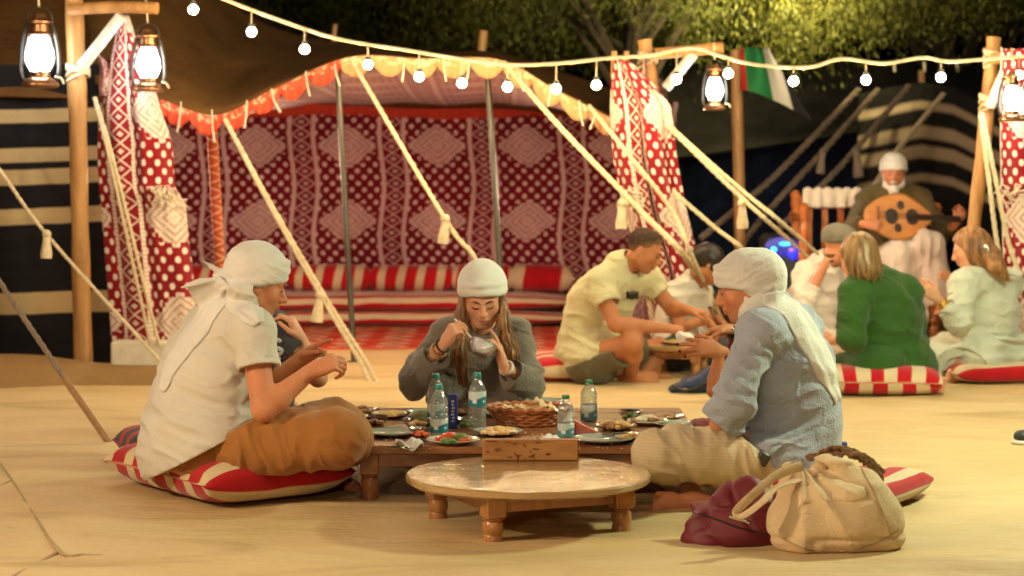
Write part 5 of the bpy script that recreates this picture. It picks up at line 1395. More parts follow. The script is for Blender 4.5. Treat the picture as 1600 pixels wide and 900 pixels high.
def head(s, c, R, k=1.0, female=False, nose=1.0, jaw=1.0, beard=False):
    H = lambda x, y, z: c + R @ (A(x, y, z) * k)
    s.ell(H(0, -.012, .035), A(.077, .097, .088) * k, R, .01)
    s.ell(H(0, .028, -.018), A(.066, .068, .085) * k, R, .03)
    s.ell(H(0, .035, -.062), A(.050 * jaw, .052, .050) * k, R, .03)
    s.ell(H(0, .070, -.098), A(.021 if female else .026, .018, .018) * k, R, .022)
    for sx in (-1, 1):
        s.cap(H(sx * .058 * jaw, .0, -.05), H(sx * .024, .062, -.095), .017 * k, .015 * k, .03)
        s.ell(H(sx * .042, .058, -.026), A(.024, .022, .02) * k, R, .025)
        s.ell(H(sx * .032, .100, .004), A(.019, .014, .012) * k, R, .014, 's')
        s.cap(H(sx * .012, .092, .022), H(sx * .044, .080, .022), .0085 * k, .008 * k, .014)
        s.cap(H(sx * .020, .0825, -.001), H(sx * .044, .074, -.003), .0135 * k, .0115 * k, .004)      # lids over the eye
        e = H(sx * .079, -.006, -.008); Re = R @ np.array([[math.cos(.35 * sx), 0, 0], [0, 1, 0], [0, 0, 1]])
        s.ell(e, A(.011, .021, .032) * k, R, .006); s.ell(e + R @ A(sx * .011, .004, .004) * k, A(.006, .011, .018) * k, R, .005, 's')
    s.cap(H(0, .094, .012), H(0, .114 * nose ** .2, -.026), .0085 * k, .0115 * k, .012); s.ell(H(0, .116, -.030), A(.0125, .013, .0115) * k * nose, R, .008)
    for sx in (-1, 1): s.ell(H(sx * .0125, .104, -.034), A(.0085, .010, .008) * k * nose, R, .006)
    s.cap(H(0, .095, -.040), H(0, .094, -.050), .009 * k, .010 * k, .012)
    s.chain([H(-.021, .084, -.062), H(-.008, .0985, -.0585), H(.008, .0985, -.0585), H(.021, .084, -.062)], A(.005, .0068, .0068, .005) * k, .006)
    s.chain([H(-.019, .083, -.066), H(0, .097, -.0705), H(.019, .083, -.066)], A(.005, .0082, .005) * k, .005)
    return H
class Person:
    def __init__(p, label, base, h, skin, sc=1.0, girth=1.0):
        p.t = thing("person", label, "person", base); p.h = h; p.skin = skin; p.sc = sc; p.g = girth; p.J = {}
    def fwd(p):
        J = p.J; lat = J['shL'] - J['shR']; up = J['neck'] - J['pel']; return nrm(np.cross(up, lat)) * -1 if False else nrm(np.cross(lat, up)) * 1
    def bounds(p, keys=None, m=.2):
        P = np.array([p.J[k] for k in (keys or p.J) if k in p.J]); return P.min(0) - m, P.max(0) + m
    def torso(p, s, e=0.0, k=.06, w=1.0):
        J, g = p.J, p.g * w; f = p.fwd(); lat = nrm(J['shL'] - J['shR'])
        s.cap(J['pel'], J['ches'], .165 * g + e, .170 * g + e, k, (f, 1.28)); s.cap(J['ches'], lerp(J['ches'], J['neck'], .75), .165 * g + e, .12 * g + e, k, (f, 1.35))
        s.cap(lerp(J['shR'], J['neck'], .12), lerp(J['shL'], J['neck'], .12), .062 + e, None, k); s.cap(lerp(J['shR'], J['neck'], .2), J['neck'] + (J['neck'] - J['ches']) * .10, .05 + e * .6, .045 + e * .4, .04); s.cap(lerp(J['shL'], J['neck'], .2), J['neck'] + (J['neck'] - J['ches']) * .10, .05 + e * .6, .045 + e * .4, .04)
        s.cap(J['hiR'], J['hiL'], .118 * g + e, None, k)
    def body(p, face=(1, 0, 0), up=(0, 0, 1), female=False, handR=None, handL=None, legs=True, hk=1.0, nose=1.0, jaw=1.0, extra=None, foot=True, arm=1.0):
        J = p.J; lo, hi = p.bounds(m=.20); s = SDF(lo, hi, p.h); sc = p.sc
        p.torso(s, -.012)
        R = head_frame(face, up); p.R = R; c = J['head']; p.hk = hk
        nb = J['neck']; s.cap(nb - (nb - J['ches']) * .05, c + R @ A(0, -.02, -.05) * hk, .058 * (.88 if female else 1.05), .052 * (.88 if female else 1.05), .02)
        p.H = head(s, c, R, hk, female, nose, jaw)
        for a, hd in (('R', handR), ('L', handL)):
            sh, el, wr = J['sh' + a], J['el' + a], J['wr' + a]; q = (.86 if female else 1.0) * sc * arm
            s.ell(sh, .058 * q, None, .03); s.cap(sh, el, .050 * q, .040 * q, .02); m_ = lerp(el, wr, .28)
            s.cap(el, m_, .039 * q, .043 * q, .015); s.cap(m_, wr, .042 * q, .0255 * q, .015)
            if hd: p.__dict__['tips' + a] = hand(s, wr, sc=hd.pop('sc', 1.0) * (.92 if female else 1.0), right=a == 'R', **hd)
        if legs:
            for a in 'RL':
                hi_, kn, an, to = J['hi' + a], J['kn' + a], J['an' + a], J['to' + a]
                s.cap(hi_, kn, .088 * sc, .060 * sc, .04); m_ = lerp(kn, an, .3); s.cap(kn, m_, .057 * sc, .060 * sc, .03); s.cap(m_, an, .058 * sc, .036 * sc, .03)
                if foot:
                    d = nrm(to - an); n_ = nrm(np.cross(np.cross(d, nrm(an - kn)), d)); x_ = np.cross(d, n_)
                    s.cap(an - d * .02, lerp(an, to, .75), .036, .032, .02, (n_, 1.2)); s.cap(an + n_ * .01 - d * .03, an - d * .045 + n_ * .012, .030, .030, .02)
                    for i in range(5):
                        o = x_ * (i - 2) * .0165; q = lerp(an, to, .72) + o * 1.0; e = to + o * 1.15 - d * (.006 * abs(i - (0 if a == 'R' else 4)))
                        s.cap(lerp(an, to, .5) + o * .7, q, .020, .015, .012); s.cap(q, e, .012, .0115 if i not in (0, 4) else .013, .006)
        if extra: extra(s)
        v, f = s.mesh(); H = p.H
        Hl = (v - c) @ R / hk
        lip = np.clip(1.6 - np.sqrt(((Hl[:, 0]) / .021) ** 2 + ((Hl[:, 2] + .064) / .0095) ** 2 + ((Hl[:, 1] - .094) / .02) ** 2) * 1.3, 0, 1)
        fl = np.zeros(len(v))
        for sx in (-1, 1): fl += np.exp(-(((Hl[:, 0] - sx * .045) / .024) ** 2 + ((Hl[:, 1] - .075) / .04) ** 2 + ((Hl[:, 2] + .03) / .022) ** 2))
        fl += np.exp(-(((Hl[:, 0]) / .014) ** 2 + ((Hl[:, 1] - .118) / .02) ** 2 + ((Hl[:, 2] + .03) / .014) ** 2))
        for a, t_ in (('R', getattr(p, 'tipsR', None)), ('L', getattr(p, 'tipsL', None))):
            if t_:
                for q in list(t_[0]) + [t_[1]]: fl += .8 * np.exp(-((v - q) ** 2).sum(1) / .02 ** 2)
        v = smooth_verts(v, f, 1, .35)
        st = np.clip(1.5 - np.sqrt((Hl[:, 0] / .062) ** 2 + ((Hl[:, 2] + .085) / .042) ** 2 + ((Hl[:, 1] - .055) / .055) ** 2), 0, 1) * (0 if female or p.hk == .95 else 1) * (1 - lip)
        obj("body", v, f, p.skin, p.t, attrs={"stubble": st, "lip": lip, "flush": np.clip(fl, 0, 1)})
        return p
    def eyes(p, openness=.5, iris=(.08, .04, .02), brow=(.05, .03, .02), side=(-1, 1), bw=1.0):
        k = p.hk; H = p.H; R = p.R
        Mi = plain("iris", iris, .2, bump=0); Mw = plain("eye_white", (.70, .66, .60), .2, bump=0); Mb = cloth("brow_hair", brow, .3, 200, sheen=0)
        for sx in side:
            if openness > .15:
                b = B(); b.ball(H(sx * .032, .0805, -.001), A(.0145, .0150, .0068 * openness * 2) * k, 12, R); e = b.build("eye", Mw, p.t)
                b = B(); b.ball(H(sx * .032, .0925, -.002), A(.0062, .004, .0062 * min(1, openness * 1.8)) * k, 10, R); b.build("iris", Mi, e)
            b = B(); b.tube(spline([H(sx * .017, .0945, -.001 if openness > .15 else -.006), H(sx * .024, .0975, .0045 * openness * 2 - (.008 if openness <= .15 else 0)), H(sx * .036, .0945, .004 * openness * 2 - (.008 if openness <= .15 else 0)), H(sx * .047, .083, -.003)], 10), np.array([.0009, .0016, .0019, .0021, .0022, .0022, .0022, .002, .0017, .001]) * k * 1.2, 5); b.build("eyelashes", Mb, p.t)
            b = B(); b.tube(spline([H(sx * .012, .1005, .0195), H(sx * .026, .0985, .0245), H(sx * .040, .0885, .024), H(sx * .051, .0745, .017)], 12), np.array([.0022, .003, .0034, .0036, .0036, .0035, .0033, .003, .0027, .0023, .0018, .001]) * k * bw, 6, sx=.6); b.build("eyebrow", Mb, p.t)
    # ---- clothes
    def folds(p, s, amp=.006, seed=0, f1=6., dirv=(0, 0, 1), rid=.6, at=()):
        d = nrm(dirv); x, y, _ = frame(d)
        def fn(P):
            q = np.stack([P @ x, P @ y, P @ d], -1); wv = q + .05 * np.stack([vnoise(q * 5 + 3, seed + 5), vnoise(q * 5 + 7, seed + 6), 0 * q[:, 0]], -1)
            a = vnoise(wv * A(f1, f1, f1 * 2.6) + seed, seed + 1); b_ = vnoise(wv * A(f1 * 2, f1 * 2, f1 * 4.5) + seed, seed + 2)
            e_ = vnoise(wv @ np.array([[f1 * .8, f1 * .5, 0], [-f1 * .5, f1 * .8, f1], [f1, 0, f1 * 1.6]]) + seed + 4, seed + 3)
            r = amp * (rid * (np.abs(a) * 2 - .8) + .40 * b_ + (1 - rid) * a - .42 * np.clip(1 - np.abs(e_) * 7, 0, 1))
            for c, rad, am, fq, ax in at:
                dd = np.linalg.norm(P - c, axis=1); r = r + am * np.abs(np.sin(fq * ((P - c) @ nrm(ax)) + 2 * a)) * np.exp(-(dd / rad) ** 2)
            return r
        s.disp(fn)
    def shirt(p, mat, e=.018, sleeve=(.6, .6), sr=(.066, .060), long=False, hem=None, name="shirt", seed=0, amp=.006, neck=.060, w=1.0, extra=None, h=None, fold_dir=(0, 0, 1), at=(), neck_dir=None, cuff=True):
        J = p.J; lo, hi = p.bounds([k for k in J if k[:2] in ('sh', 'el', 'wr', 'pe', 'ch', 'ne', 'hi')], .24); s = SDF(lo, hi, h or p.h); p.torso(s, e, .05, w)
        for a, fr in zip('RL', sleeve):
            sh, el, wr = J['sh' + a], J['el' + a], J['wr' + a]
            if fr <= 1:
                end = lerp(sh, el, fr); d = nrm(el - sh); s.cap(sh, end, sr[0], sr[1], .035)
            else:
                end = lerp(el, wr, fr - 1); d = nrm(wr - el); s.cap(sh, el, sr[0], sr[1], .035); s.cap(el, end, sr[1], sr[1] * .78, .02)
            if cuff: p.__dict__['cut' + a] = (end, d, sr[1])
        if extra: extra(s)
        nd = nrm(J['head'] + (p.R @ A(0, -.03, -.05) if hasattr(p, 'R') else 0) - J['neck']) if neck_dir is None else nrm(neck_dir)
        p.folds(s, amp, seed, dirv=fold_dir, at=at)
        if neck: s.cap(J['neck'] + nd * .035 + p.fwd() * .015, J['neck'] + nd * .2, neck, neck * 1.3, .006, mode='s')
        if cuff:
            for a in 'RL':
                end, d, r = p.__dict__['cut' + a]
                s.disp(lambda P: .0018 * np.exp(-(((P - end) @ d + .022) / .005) ** 2) * (np.linalg.norm(P - end, axis=1) < r * 1.7), .02); cylsub(s, end, end + d * .13, r * 1.35); cylsub(s, end - d * .03, end + d * .02, r * .82, .003)
        if hem: s.half(hem[0], hem[1])
        v, f = s.mesh(); v = smooth_verts(v, f, 1, .4); p.shirt_vf = (v, f)
        return obj(name, v, f, mat, p.t)
    def trousers(p, mat, e=.022, frac=(.85, .85), name="trousers", seed=0, amp=.007, rk=(.112, .088, .070), extra=None, at=(), h=None, fold_dir=(1, 0, 0), cut=None, hr=1.0, zmin=.012):
        J = p.J; lo, hi = p.bounds([k for k in J if k[:2] in ('hi', 'kn', 'an', 'pe')], .2); s = SDF(lo, hi, h or p.h)
        s.cap(J['hiR'], J['hiL'], (.125 * p.g + e) * hr, None, .06); s.cap(J['pel'], J['pel'] + (J['ches'] - J['pel']) * .3, (.15 * p.g + e) * hr, .15 * p.g + e, .05, (p.fwd(), 1.25))
        for a, fr in zip('RL', frac):
            hi_, kn, an = J['hi' + a], J['kn' + a], J['an' + a]
            if fr <= 1.0: s.cap(hi_, lerp(hi_, kn, fr), rk[0], rk[1] * 1.05, .03); end, d = lerp(hi_, kn, fr), nrm(kn - hi_)
            else: s.cap(hi_, kn, rk[0], rk[1], .03); end, d = lerp(kn, an, fr - 1), nrm(an - kn); s.cap(kn, end, rk[1] * .97, rk[2], .03)
            p.__dict__['lcut' + a] = (end, d, rk[2] if fr > 1 else rk[1] * 1.1)
        if extra: extra(s)
        p.folds(s, amp, seed, dirv=fold_dir, at=at)
        for a in 'RL':
            end, d, r = p.__dict__['lcut' + a]; cylsub(s, end, end + d * .14, r * 1.3); cylsub(s, end - d * .03, end + d * .02, r * .8, .003)
        if cut is not None: s.half(-np.asarray(cut[0]), np.asarray(cut[1]) - np.asarray(cut[0]) * .02)
        s.half((0, 0, -1), (0, 0, zmin))
        v, f = s.mesh(); v = smooth_verts(v, f, 1, .4); return obj(name, v, f, mat, p.t)
    def turban(p, mat, front=.040, nape=-.055, size=1.0, bands=3, tails=(), seed=0, name="turban", bulge=0.0, extra=None, amp=.0035, h=.0045, tilt=0.0, peak=.0, br=.0145):
        c, R, k = p.J['head'], p.R, p.hk; H = p.H; P = [H(x, y, z) for x in (-.2, .2) for y in (-.24, .2) for z in (-.16, .2)] + [q for t_ in tails for q in t_[0]]
        P = np.array(P); s = SDF(P.min(0) - .06, P.max(0) + .06, h)
        s.ell(H(0, -.014, .046), A(.094, .113, .090 + peak) * k * size, R, 0)
        if bulge: s.ell(H(0, -.075, .05), A(.08, .075, .07) * k * size * bulge, R, .03)
        # lower edge: brow at the front, down to the nape behind
        y0, y1 = .1, -.11; n = nrm(A(0, -(nape - front), (y1 - y0))); n = n if n[2] < 0 else -n
        s.half(R @ n, H(0, y0, front), .012)
        for i in range(bands):
            t = (i + .5) / bands; z = lerp(front + .012, front + .062, t); a = math.atan2(front - nape, .21) * (1 - .35 * t) + .10 * ((i % 2) - .5) + tilt; ca, sa = math.cos(a), math.sin(a)
            bx = .05 * ((i % 2) - .5)
            Rt = R @ np.array([[1, 0, bx], [0, ca, -sa], [-bx, sa, ca]])
            s.torus(H(0, -.012, lerp((front + nape) / 2 + .012, .075, t)), Rt, (.088 - .010 * t) * k * size, (.110 - .010 * t) * k * size, br * k, .012, 1.0)
        if extra: extra(s, H)
        for pts, rs, n_, ratio in tails: s.chain(pts, rs, .012, (n_, ratio))
        def fn(Q):
            L_ = (Q - c) @ R / k; an = np.arctan2(L_[:, 1], L_[:, 0]); a = vnoise(Q * A(9, 9, 9) + seed, seed); near = np.exp(-(np.linalg.norm(L_ - A(0, -.01, .04), axis=1) / .14) ** 4)
            zz = L_[:, 2] + .33 * L_[:, 1] + .012 * np.sin(an * 1.0 + seed) + .010 * a; w1 = ((zz / .034) % 1.0) * 2 - 1; tail = 1 - near; fo = vnoise(np.stack([np.cos(an) * 1.6, np.sin(an) * 1.6, zz * 75], -1) + seed, seed + 9)
            b_ = vnoise(np.stack([Q[:, 0] * 34, Q[:, 1] * 34, Q[:, 2] * 7], -1) + seed, seed + 3)
            return amp * (.42 * w1 * near * (L_[:, 2] < .095) + .5 * a + .5 * fo * near + .8 * (1 - 2.2 * np.abs(vnoise(np.stack([np.cos(an) * 1.3, np.sin(an) * 1.3, zz * 48], -1) + seed + 20, seed + 12))) * near) + amp * .9 * b_ * tail + .004 * np.abs(vnoise(Q * A(16, 16, 22), seed + 8)) * near
        s.disp(fn); v, f = s.mesh(); v = smooth_verts(v, f, 1, .3); p.turban_vf = (v, f); return obj(name, v, f, mat, p.t)
    def hair_cap(p, mat, front=.075, nape=-.06, e=.006, name="hair", side=-.03, extra=None, seed=0, strands=None, h=None, groove=.0025, fade=None):
        c, R, k, H = p.J['head'], p.R, p.hk, p.H; P = np.array([H(x, y, z) for x in (-.13, .13) for y in (-.15, .15) for z in (-.14, .17)] + (list(strands[1]) if strands else [])); s = SDF(P.min(0) - .05, P.max(0) + .05, h or p.h)
        s.ell(H(0, -.014, .038), A(.079 + e, .099 + e, .089 + e) * k, R, 0)
        n = nrm(A(0, -(nape - front), -.20)); s.half(R @ n, H(0, .085, front), .01)
        s.ell(H(0, .115, .0), A(.075, .06, .075) * k, R, .015, 's')
        for sx in ((-1, 1) if fade is None else ()): s.ell(H(sx * .072, .016, .0), A(.012 + e, .018, .034) * k, R, .01)
        if extra: extra(s, H)
        def fn(Q):
            L_ = (Q - c) @ R; b_ = vnoise(np.stack([L_[:, 0] * 55, L_[:, 1] * 55, L_[:, 2] * 6], -1) + seed, seed + 3); edge = np.clip(1 - np.abs((Q - H(0, .085, front)) @ (R @ n)) / .025, 0, 1); return groove * b_ + .003 * vnoise(Q * 16, seed + 2) + edge * .006 * vnoise(Q * 60, seed + 7)
        s.disp(fn); v, f = s.mesh()
        if strands:
            bb = B(); strands[0](bb); n0 = len(v); v = np.vstack([v, np.array(bb.v)]); f = [tuple(int(i) for i in q) for q in f] + [tuple(i + n0 for i in q) for q in bb.f]
        nv = np.asarray(v); d_ = -((nv - H(0, .085, front)) @ (R @ n)); return obj(name, v, f, mat, p.t, attrs={'edge': np.clip(1 - d_ / (fade or 1e-3), 0, 1)})
def sheet(p, name, mat, pts, widths, out, bvs, lat=None, folds=3, amp=.010, off=.012, n=(16, 46), seed=0, t=.0028, maxd=.25):
    """thin cloth strip laid over whatever it hangs on"""
    C = spline(pts, n[1] + 1); w = np.interp(np.linspace(0, 1, n[1] + 1), np.linspace(0, 1, len(widths)), widths); out = nrm(out)
    def fn(u, v):
        i = int(round(v * n[1])); d = nrm(C[min(i + 1, n[1])] - C[max(i - 1, 0)]); l = nrm(np.cross(d, out)); q = C[i] + l * (u - .5) * 2 * w[i]
        q = q + l * .010 * float(vnoise(A(u * 3, v * 5, seed), seed))
        best = None
        for bv in bvs:
            h = bv.ray_cast(Vector(q + out * .30), Vector(-out))
            if h[0] is not None and h[3] < .30 + maxd and (best is None or h[3] < best[1]): best = (np.array(h[0]), h[3])
        base = best[0] if best else q
        rip = amp * (.6 * abs(math.sin(folds * pi * u + .8 * math.sin(v * 4 + seed))) + .5 * float(vnoise(A(u * 5, v * 3, seed + 3), seed)) + .4) * math.sin(pi * min(1, max(0, u * .94 + .03))) ** .7
        return base + out * (off * .28 + rip)
    v, f, uv = grid_np(fn, *n)
    for _ in range(2):                                   # relax across the surface
        V = v.reshape(n[0] + 1, n[1] + 1, 3); V2 = V.copy(); V2[:, 1:-1] = .5 * V[:, 1:-1] + .25 * (V[:, :-2] + V[:, 2:]); V2[1:-1] = .6 * V2[1:-1] + .2 * (V2[:-2] + V2[2:]); v = V2.reshape(-1, 3)
    a, b_, c_ = v[f[0]][:3]
    nn = np.cross(v[f[:, 1]] - v[f[:, 0]], v[f[:, 3]] - v[f[:, 0]]).mean(0)
    if nn @ out < 0: f = f[:, ::-1]
    v, f = thick(v, f, t); return obj(name, v, f, mat, p.t)
def bvh_of(v, f): return BVHTree.FromPolygons([tuple(q) for q in v], [tuple(int(i) for i in q) for q in f])
def hair_mat(name, c, c2, sc=(38, 38, 4), skin=None):
    m = Mat(name, .42 if not skin else .8, .5 if not skin else .15); n = m.noise(1.0, 4, m.mapped("Object", sc)); b_ = m.noise(6, 3); cc = m.ramp(n * .7 + b_ * .3, [(.38, c2), (.62, c)])
    if skin: cc = m.mix(m.attr('edge') * .85 + (n - .5) * .6, cc, skin)
    m.color(cc); m.bump(n, .5, .004); return m.m
def strand_lock(bb, pts, n, spread, r, seed, taper=.25):
    rr = random.Random(seed); P = spline(pts, 9)
    for k in range(n):
        o = A(rr.gauss(0, 1), rr.gauss(0, 1), 0) * spread; ph = rr.uniform(0, 6); cut = rr.randint(7, 9)
        Q = P[:cut] + o * np.linspace(.35, 1.15, cut)[:, None] + np.stack([.006 * np.sin(np.arange(cut) * .9 + ph), .006 * np.cos(np.arange(cut) * .8 + ph), np.zeros(cut)], -1) * np.linspace(0, 1, cut)[:, None]
        bb.tube(Q, r * np.linspace(1, taper, cut), 4)
M_turban = cloth("white_cotton_gauze", (.67, .64, .585), .05, 6, bump=.35)
def J_(**kw): return {k: np.asarray(v, float) for k, v in kw.items()}

# ---------------------------------------------------------------- man in the white t-shirt (left, near)
SK1 = skin_mat("skin_ruddy", (.58, .25, .125), (.42, .12, .08)); SK2 = skin_mat("skin_fair", (.66, .345, .205), (.50, .13, .10)); SK3 = skin_mat("skin_tan", (.44, .18, .08), (.33, .10, .07)); SK4 = skin_mat("skin_brown", (.33, .15, .075), (.22, .07, .05))
p1 = Person("person in a white t-shirt, white turban and ochre trousers sitting cross-legged at the left", A(-1.1, 7.3, .12), .005, SK1, girth=1.10)
p1.J = J_(pel=W(305, 694, 7.27), ches=W(326, 585, 7.25), neck=W(358, 497, 7.24), head=W(400, 444, 7.22),
    shR=W(396, 521, 7.06), elR=W(412, 640, 6.97), wrR=W(486, 580, 7.05), shL=W(322, 512, 7.42), elL=W(398, 618, 7.46), wrL=W(464, 566, 7.36),
    hiR=W(322, 712, 7.14), hiL=W(310, 700, 7.44), knR=W(530, 684, 6.98), knL=W(512, 676, 7.60), anR=W(430, 706, 7.46), anL=W(524, 748, 7.44), toR=W(460, 706, 7.60), toL=W(562, 766, 7.38))
p1.body(face=(.90, .26, -.28), handR=dict(d=(.93, .10, .36), n=(.15, .62, -.75), curl=(.55, .62, .68, .72), thumb=.8), handL=dict(d=(.82, -.12, .52), n=(.4, -.5, -.72), curl=(.10, .62, .7, .7), thumb=.6), nose=1.05, jaw=1.05, arm=1.08)
HEM1 = (nrm(A(.47, 0, -.88)), W(322, 700, 7.2))
M_white = cloth("white_jersey", (.60, .555, .475), .05, 5, bump=.3)
p1.shirt(M_white, .022, (.47, .47), (.078, .082), seed=3, amp=.010, w=1.04, fold_dir=(.35, 0, 1), neck=.066, hem=HEM1,
    at=((W(330, 680, 7.1), .16, .010, 62, (.3, 0, 1)), (W(395, 560, 7.0), .08, .007, 70, (1, 0, .6)), (W(405, 690, 7.1), .10, .010, 60, (.6, 0, .8))),
    extra=lambda s: (s.ell(W(310, 660, 7.22), (.175, .185, .13), None, .08), s.cap(W(292, 640, 7.22), W(268, 712, 7.22), .125, .125, .08), s.cap(W(330, 690, 7.10), W(330, 690, 7.36), .13, .13, .06)))
M_ochre = cloth("ochre_cotton", (.33, .135, .030), .10, 6, bump=.35)
p1.trousers(M_ochre, .02, (1.75, 1.85), seed=5, amp=.010, rk=(.118, .104, .088), fold_dir=(1, 0, -.2), cut=HEM1, hr=.74, zmin=.128,
    extra=lambda s: (s.cap(W(400, 690, 7.05), W(520, 665, 7.2), .11, .10, .06), s.cap(W(520, 655, 7.45), W(540, 690, 7.12), .085, .09, .06), s.cap(W(545, 690, 7.2), W(530, 730, 7.35), .085, .07, .05), s.chain([W(476, 745, 6.90), W(520, 722, 6.855), W(548, 690, 6.845), W(556, 662, 6.86)], [.020, .012, .010, .005], .022, None, 's'), s.cap(W(285, 728, 7.2), W(430, 712, 7.1), .045, .06, .06)),
    at=((W(400, 690, 6.95), .14, .012, 48, (1, 0, .35)), (W(350, 720, 7.0), .12, .010, 60, (1, 0, .5)), (W(535, 700, 6.95), .09, .009, 60, (.8, 0, 1))))
H = p1.H
def p1x(s, H):
    s.cap(W(352, 452, 7.18), W(345, 432, 7.2), .022, .03, .02)              # side wrap meeting the knot
    s.chain([W(346, 436, 7.17), W(318, 440, 7.15), W(284, 449, 7.12)], [.022, .021, .004], .008, ((.3, 0, 1), 2.0))
    s.chain([W(344, 425, 7.18), W(330, 416, 7.17), W(317, 407, 7.15)], [.018, .013, .003], .008, ((0, 1, .3), 1.8))
p1.turban(M_turban, front=.040, nape=-.075, size=1.09, bands=4, seed=2, extra=p1x, peak=.016, h=.0038)
sheet(p1, "scarf_tail", M_turban, [W(360, 446, 7.15), W(338, 468, 7.15), W(306, 500, 7.13), W(280, 534, 7.1), W(260, 570, 7.1), W(248, 608, 7.1)], [.046, .054, .060, .056, .046, .022], (-.52, -.68, .52), [bvh_of(*p1.shirt_vf), bvh_of(*p1.turban_vf)], folds=3, amp=.011, seed=3)
sheet(p1, "scarf_fold", M_turban, [W(372, 446, 7.08), W(376, 470, 7.08), W(390, 494, 7.06), W(404, 516, 7.05)], [.050, .056, .05, .02], (.10, -.92, .38), [bvh_of(*p1.shirt_vf), bvh_of(*p1.turban_vf)], folds=2, amp=.010, seed=8, maxd=.12)
p1.eyes(.3, brow=(.14, .07, .03))
t = thing("food_morsel", "small folded green and pale food wrap held between the white t-shirt man's hands", "food", p1.tipsR[0][0])
b = B(); c = lerp(p1.tipsR[0][0], p1.tipsR[1], .5) + A(-.015, .03, .012); b.tube([c + A(-.07, .05, -.015), c + A(-.02, .02, .005), c + A(.035, 0, .012)], [.012, .018, .006], 8, sx=1.4); b.build("wrap", M_bread, t)
b = B(); b.ball(c + A(-.045, .03, .012), (.02, .014, .009), 8); b.ball(c + A(-.02, .02, .018), (.014, .012, .008), 8); b.build("filling", M_greens, t)

# ---------------------------------------------------------------- person in dark grey beside him, mostly hidden
p2 = Person("person in a dark grey printed t-shirt, mostly hidden behind the white t-shirt, hand raised", A(-1.0, 8.0, .0), .006, SK2, sc=.95)
p2.J = J_(pel=W(392, 668, 8.12), ches=W(408, 572, 8.10), neck=W(410, 510, 8.08), head=W(394, 452, 8.05), shR=W(432, 520, 7.93), elR=W(497, 590, 7.92), wrR=W(470, 530, 7.92), shL=W(370, 518, 8.25), elL=W(380, 600, 8.30), wrL=W(430, 620, 8.2),
    hiR=W(400, 680, 8.0), hiL=W(395, 680, 8.25), knR=W(500, 690, 7.95), knL=W(490, 680, 8.4), anR=W(440, 705, 8.2), anL=W(450, 705, 8.0), toR=W(470, 708, 8.2), toL=W(490, 705, 8.0))
p2.body(face=(.9, -.1, -.3), handR=dict(d=(-.40, -.08, .90), n=(-.88, .10, -.42), curl=(.52, .58, .62, .66), thumb=.55, spread=.05), handL=dict(d=(.8, 0, -.3), n=(0, 0, -1)), hk=.95)
M_charcoal = cloth("charcoal_jersey", (.045, .047, .055), .12, 6)
p2.shirt(M_charcoal, .02, (.42, .42), (.068, .066), seed=8)
M_printw = cloth("pale_shirt_print", (.48, .48, .50), .05, 30, sheen=0)
vv, ff = p2.shirt_vf; bv = BVHTree.FromPolygons([tuple(q) for q in vv], [tuple(int(i) for i in q) for q in ff])
b = B()
for cy, sc_ in ((542, 1.0), (569, .95)):
    pts = [(441 - 2, cy - 8), (434, cy - 11), (427, cy - 6), (427, cy), (434, cy + 2), (440, cy + 5), (439, cy + 10), (432, cy + 12), (426, cy + 9)]
    P = [on_surface(bv, x, y, .004) for x, y in np.array([spline([(a, b_, 0) for a, b_ in pts], 26)[:, :2]])[0]]; P = [q for q in P if q is not None]
    if len(P) > 3: b.tube(P, .0085, 6, sx=1)
if b.v: b.build("printed_letters", M_printw, p2.t)
p2.trousers(cloth("dark_blue_denim", (.03, .04, .07), .1), frac=(1.8, 1.8), seed=3)
p2.hair_cap(hair_mat("dark_brown_hair", (.06, .03, .015), (.025, .012, .008)), front=.06, nape=-.07)
p2.eyes(.4)

# ---------------------------------------------------------------- woman in the grey hoodie (centre)
p3 = Person("woman in a grey hoodie and white cap bowed over a foil bowl with a spoon", A(-.12, 8.75, .0), .0045, SK2, sc=.90, girth=.84)
p3.J = J_(pel=W(750, 690, 8.86), ches=W(751, 590, 8.74), neck=W(754, 521, 8.68), head=W(754, 463, 8.56), shR=W(696, 524, 8.70), elR=W(647, 590, 8.52), wrR=W(694, 538, 8.30), shL=W(809, 527, 8.70), elL=W(826, 598, 8.50), wrL=W(787, 572, 8.32),
    hiR=W(725, 695, 8.85), hiL=W(778, 695, 8.85), knR=W(650, 700, 8.55), knL=W(850, 700, 8.55), anR=W(770, 712, 8.6), anL=W(730, 712, 8.55), toR=W(790, 714, 8.5), toL=W(710, 714, 8.5))
p3.body(face=(0.02, -.86, -.40), up=(-.03, 0, 1), female=True, handR=dict(d=(.50, -.25, .83), n=(.70, .50, -.30), curl=(.62, .66, .72, .78), thumb=.75, spread=.03), handL=dict(d=(-.22, -.10, .97), n=(-.90, .05, -.2), curl=(.12, .50, .56, .60), thumb=.35, spread=.03), hk=1.04)
M_grey = cloth("grey_fleece", (.155, .128, .098), .14, 7, fine=90, bump=.5, sheen=.3)
def p3x(s):
    s.cap(W(654, 575, 8.55), W(648, 602, 8.48), .062, .056, .04); s.cap(W(648, 600, 8.48), W(684, 560, 8.36), .060, .050, .03); s.cap(W(822, 580, 8.55), W(826, 606, 8.48), .066, .06, .04); s.cap(W(826, 606, 8.48), W(797, 590, 8.37), .06, .052, .03)
    s.chain([W(716, 505, 8.72), W(728, 494, 8.80), W(755, 490, 8.84), W(784, 494, 8.80), W(806, 512, 8.66)], [.034, .04, .042, .04, .034], .03)       # hood lying on the shoulders
    s.cap(W(700, 620, 8.66), W(810, 620, 8.66), .10, .10, .06)
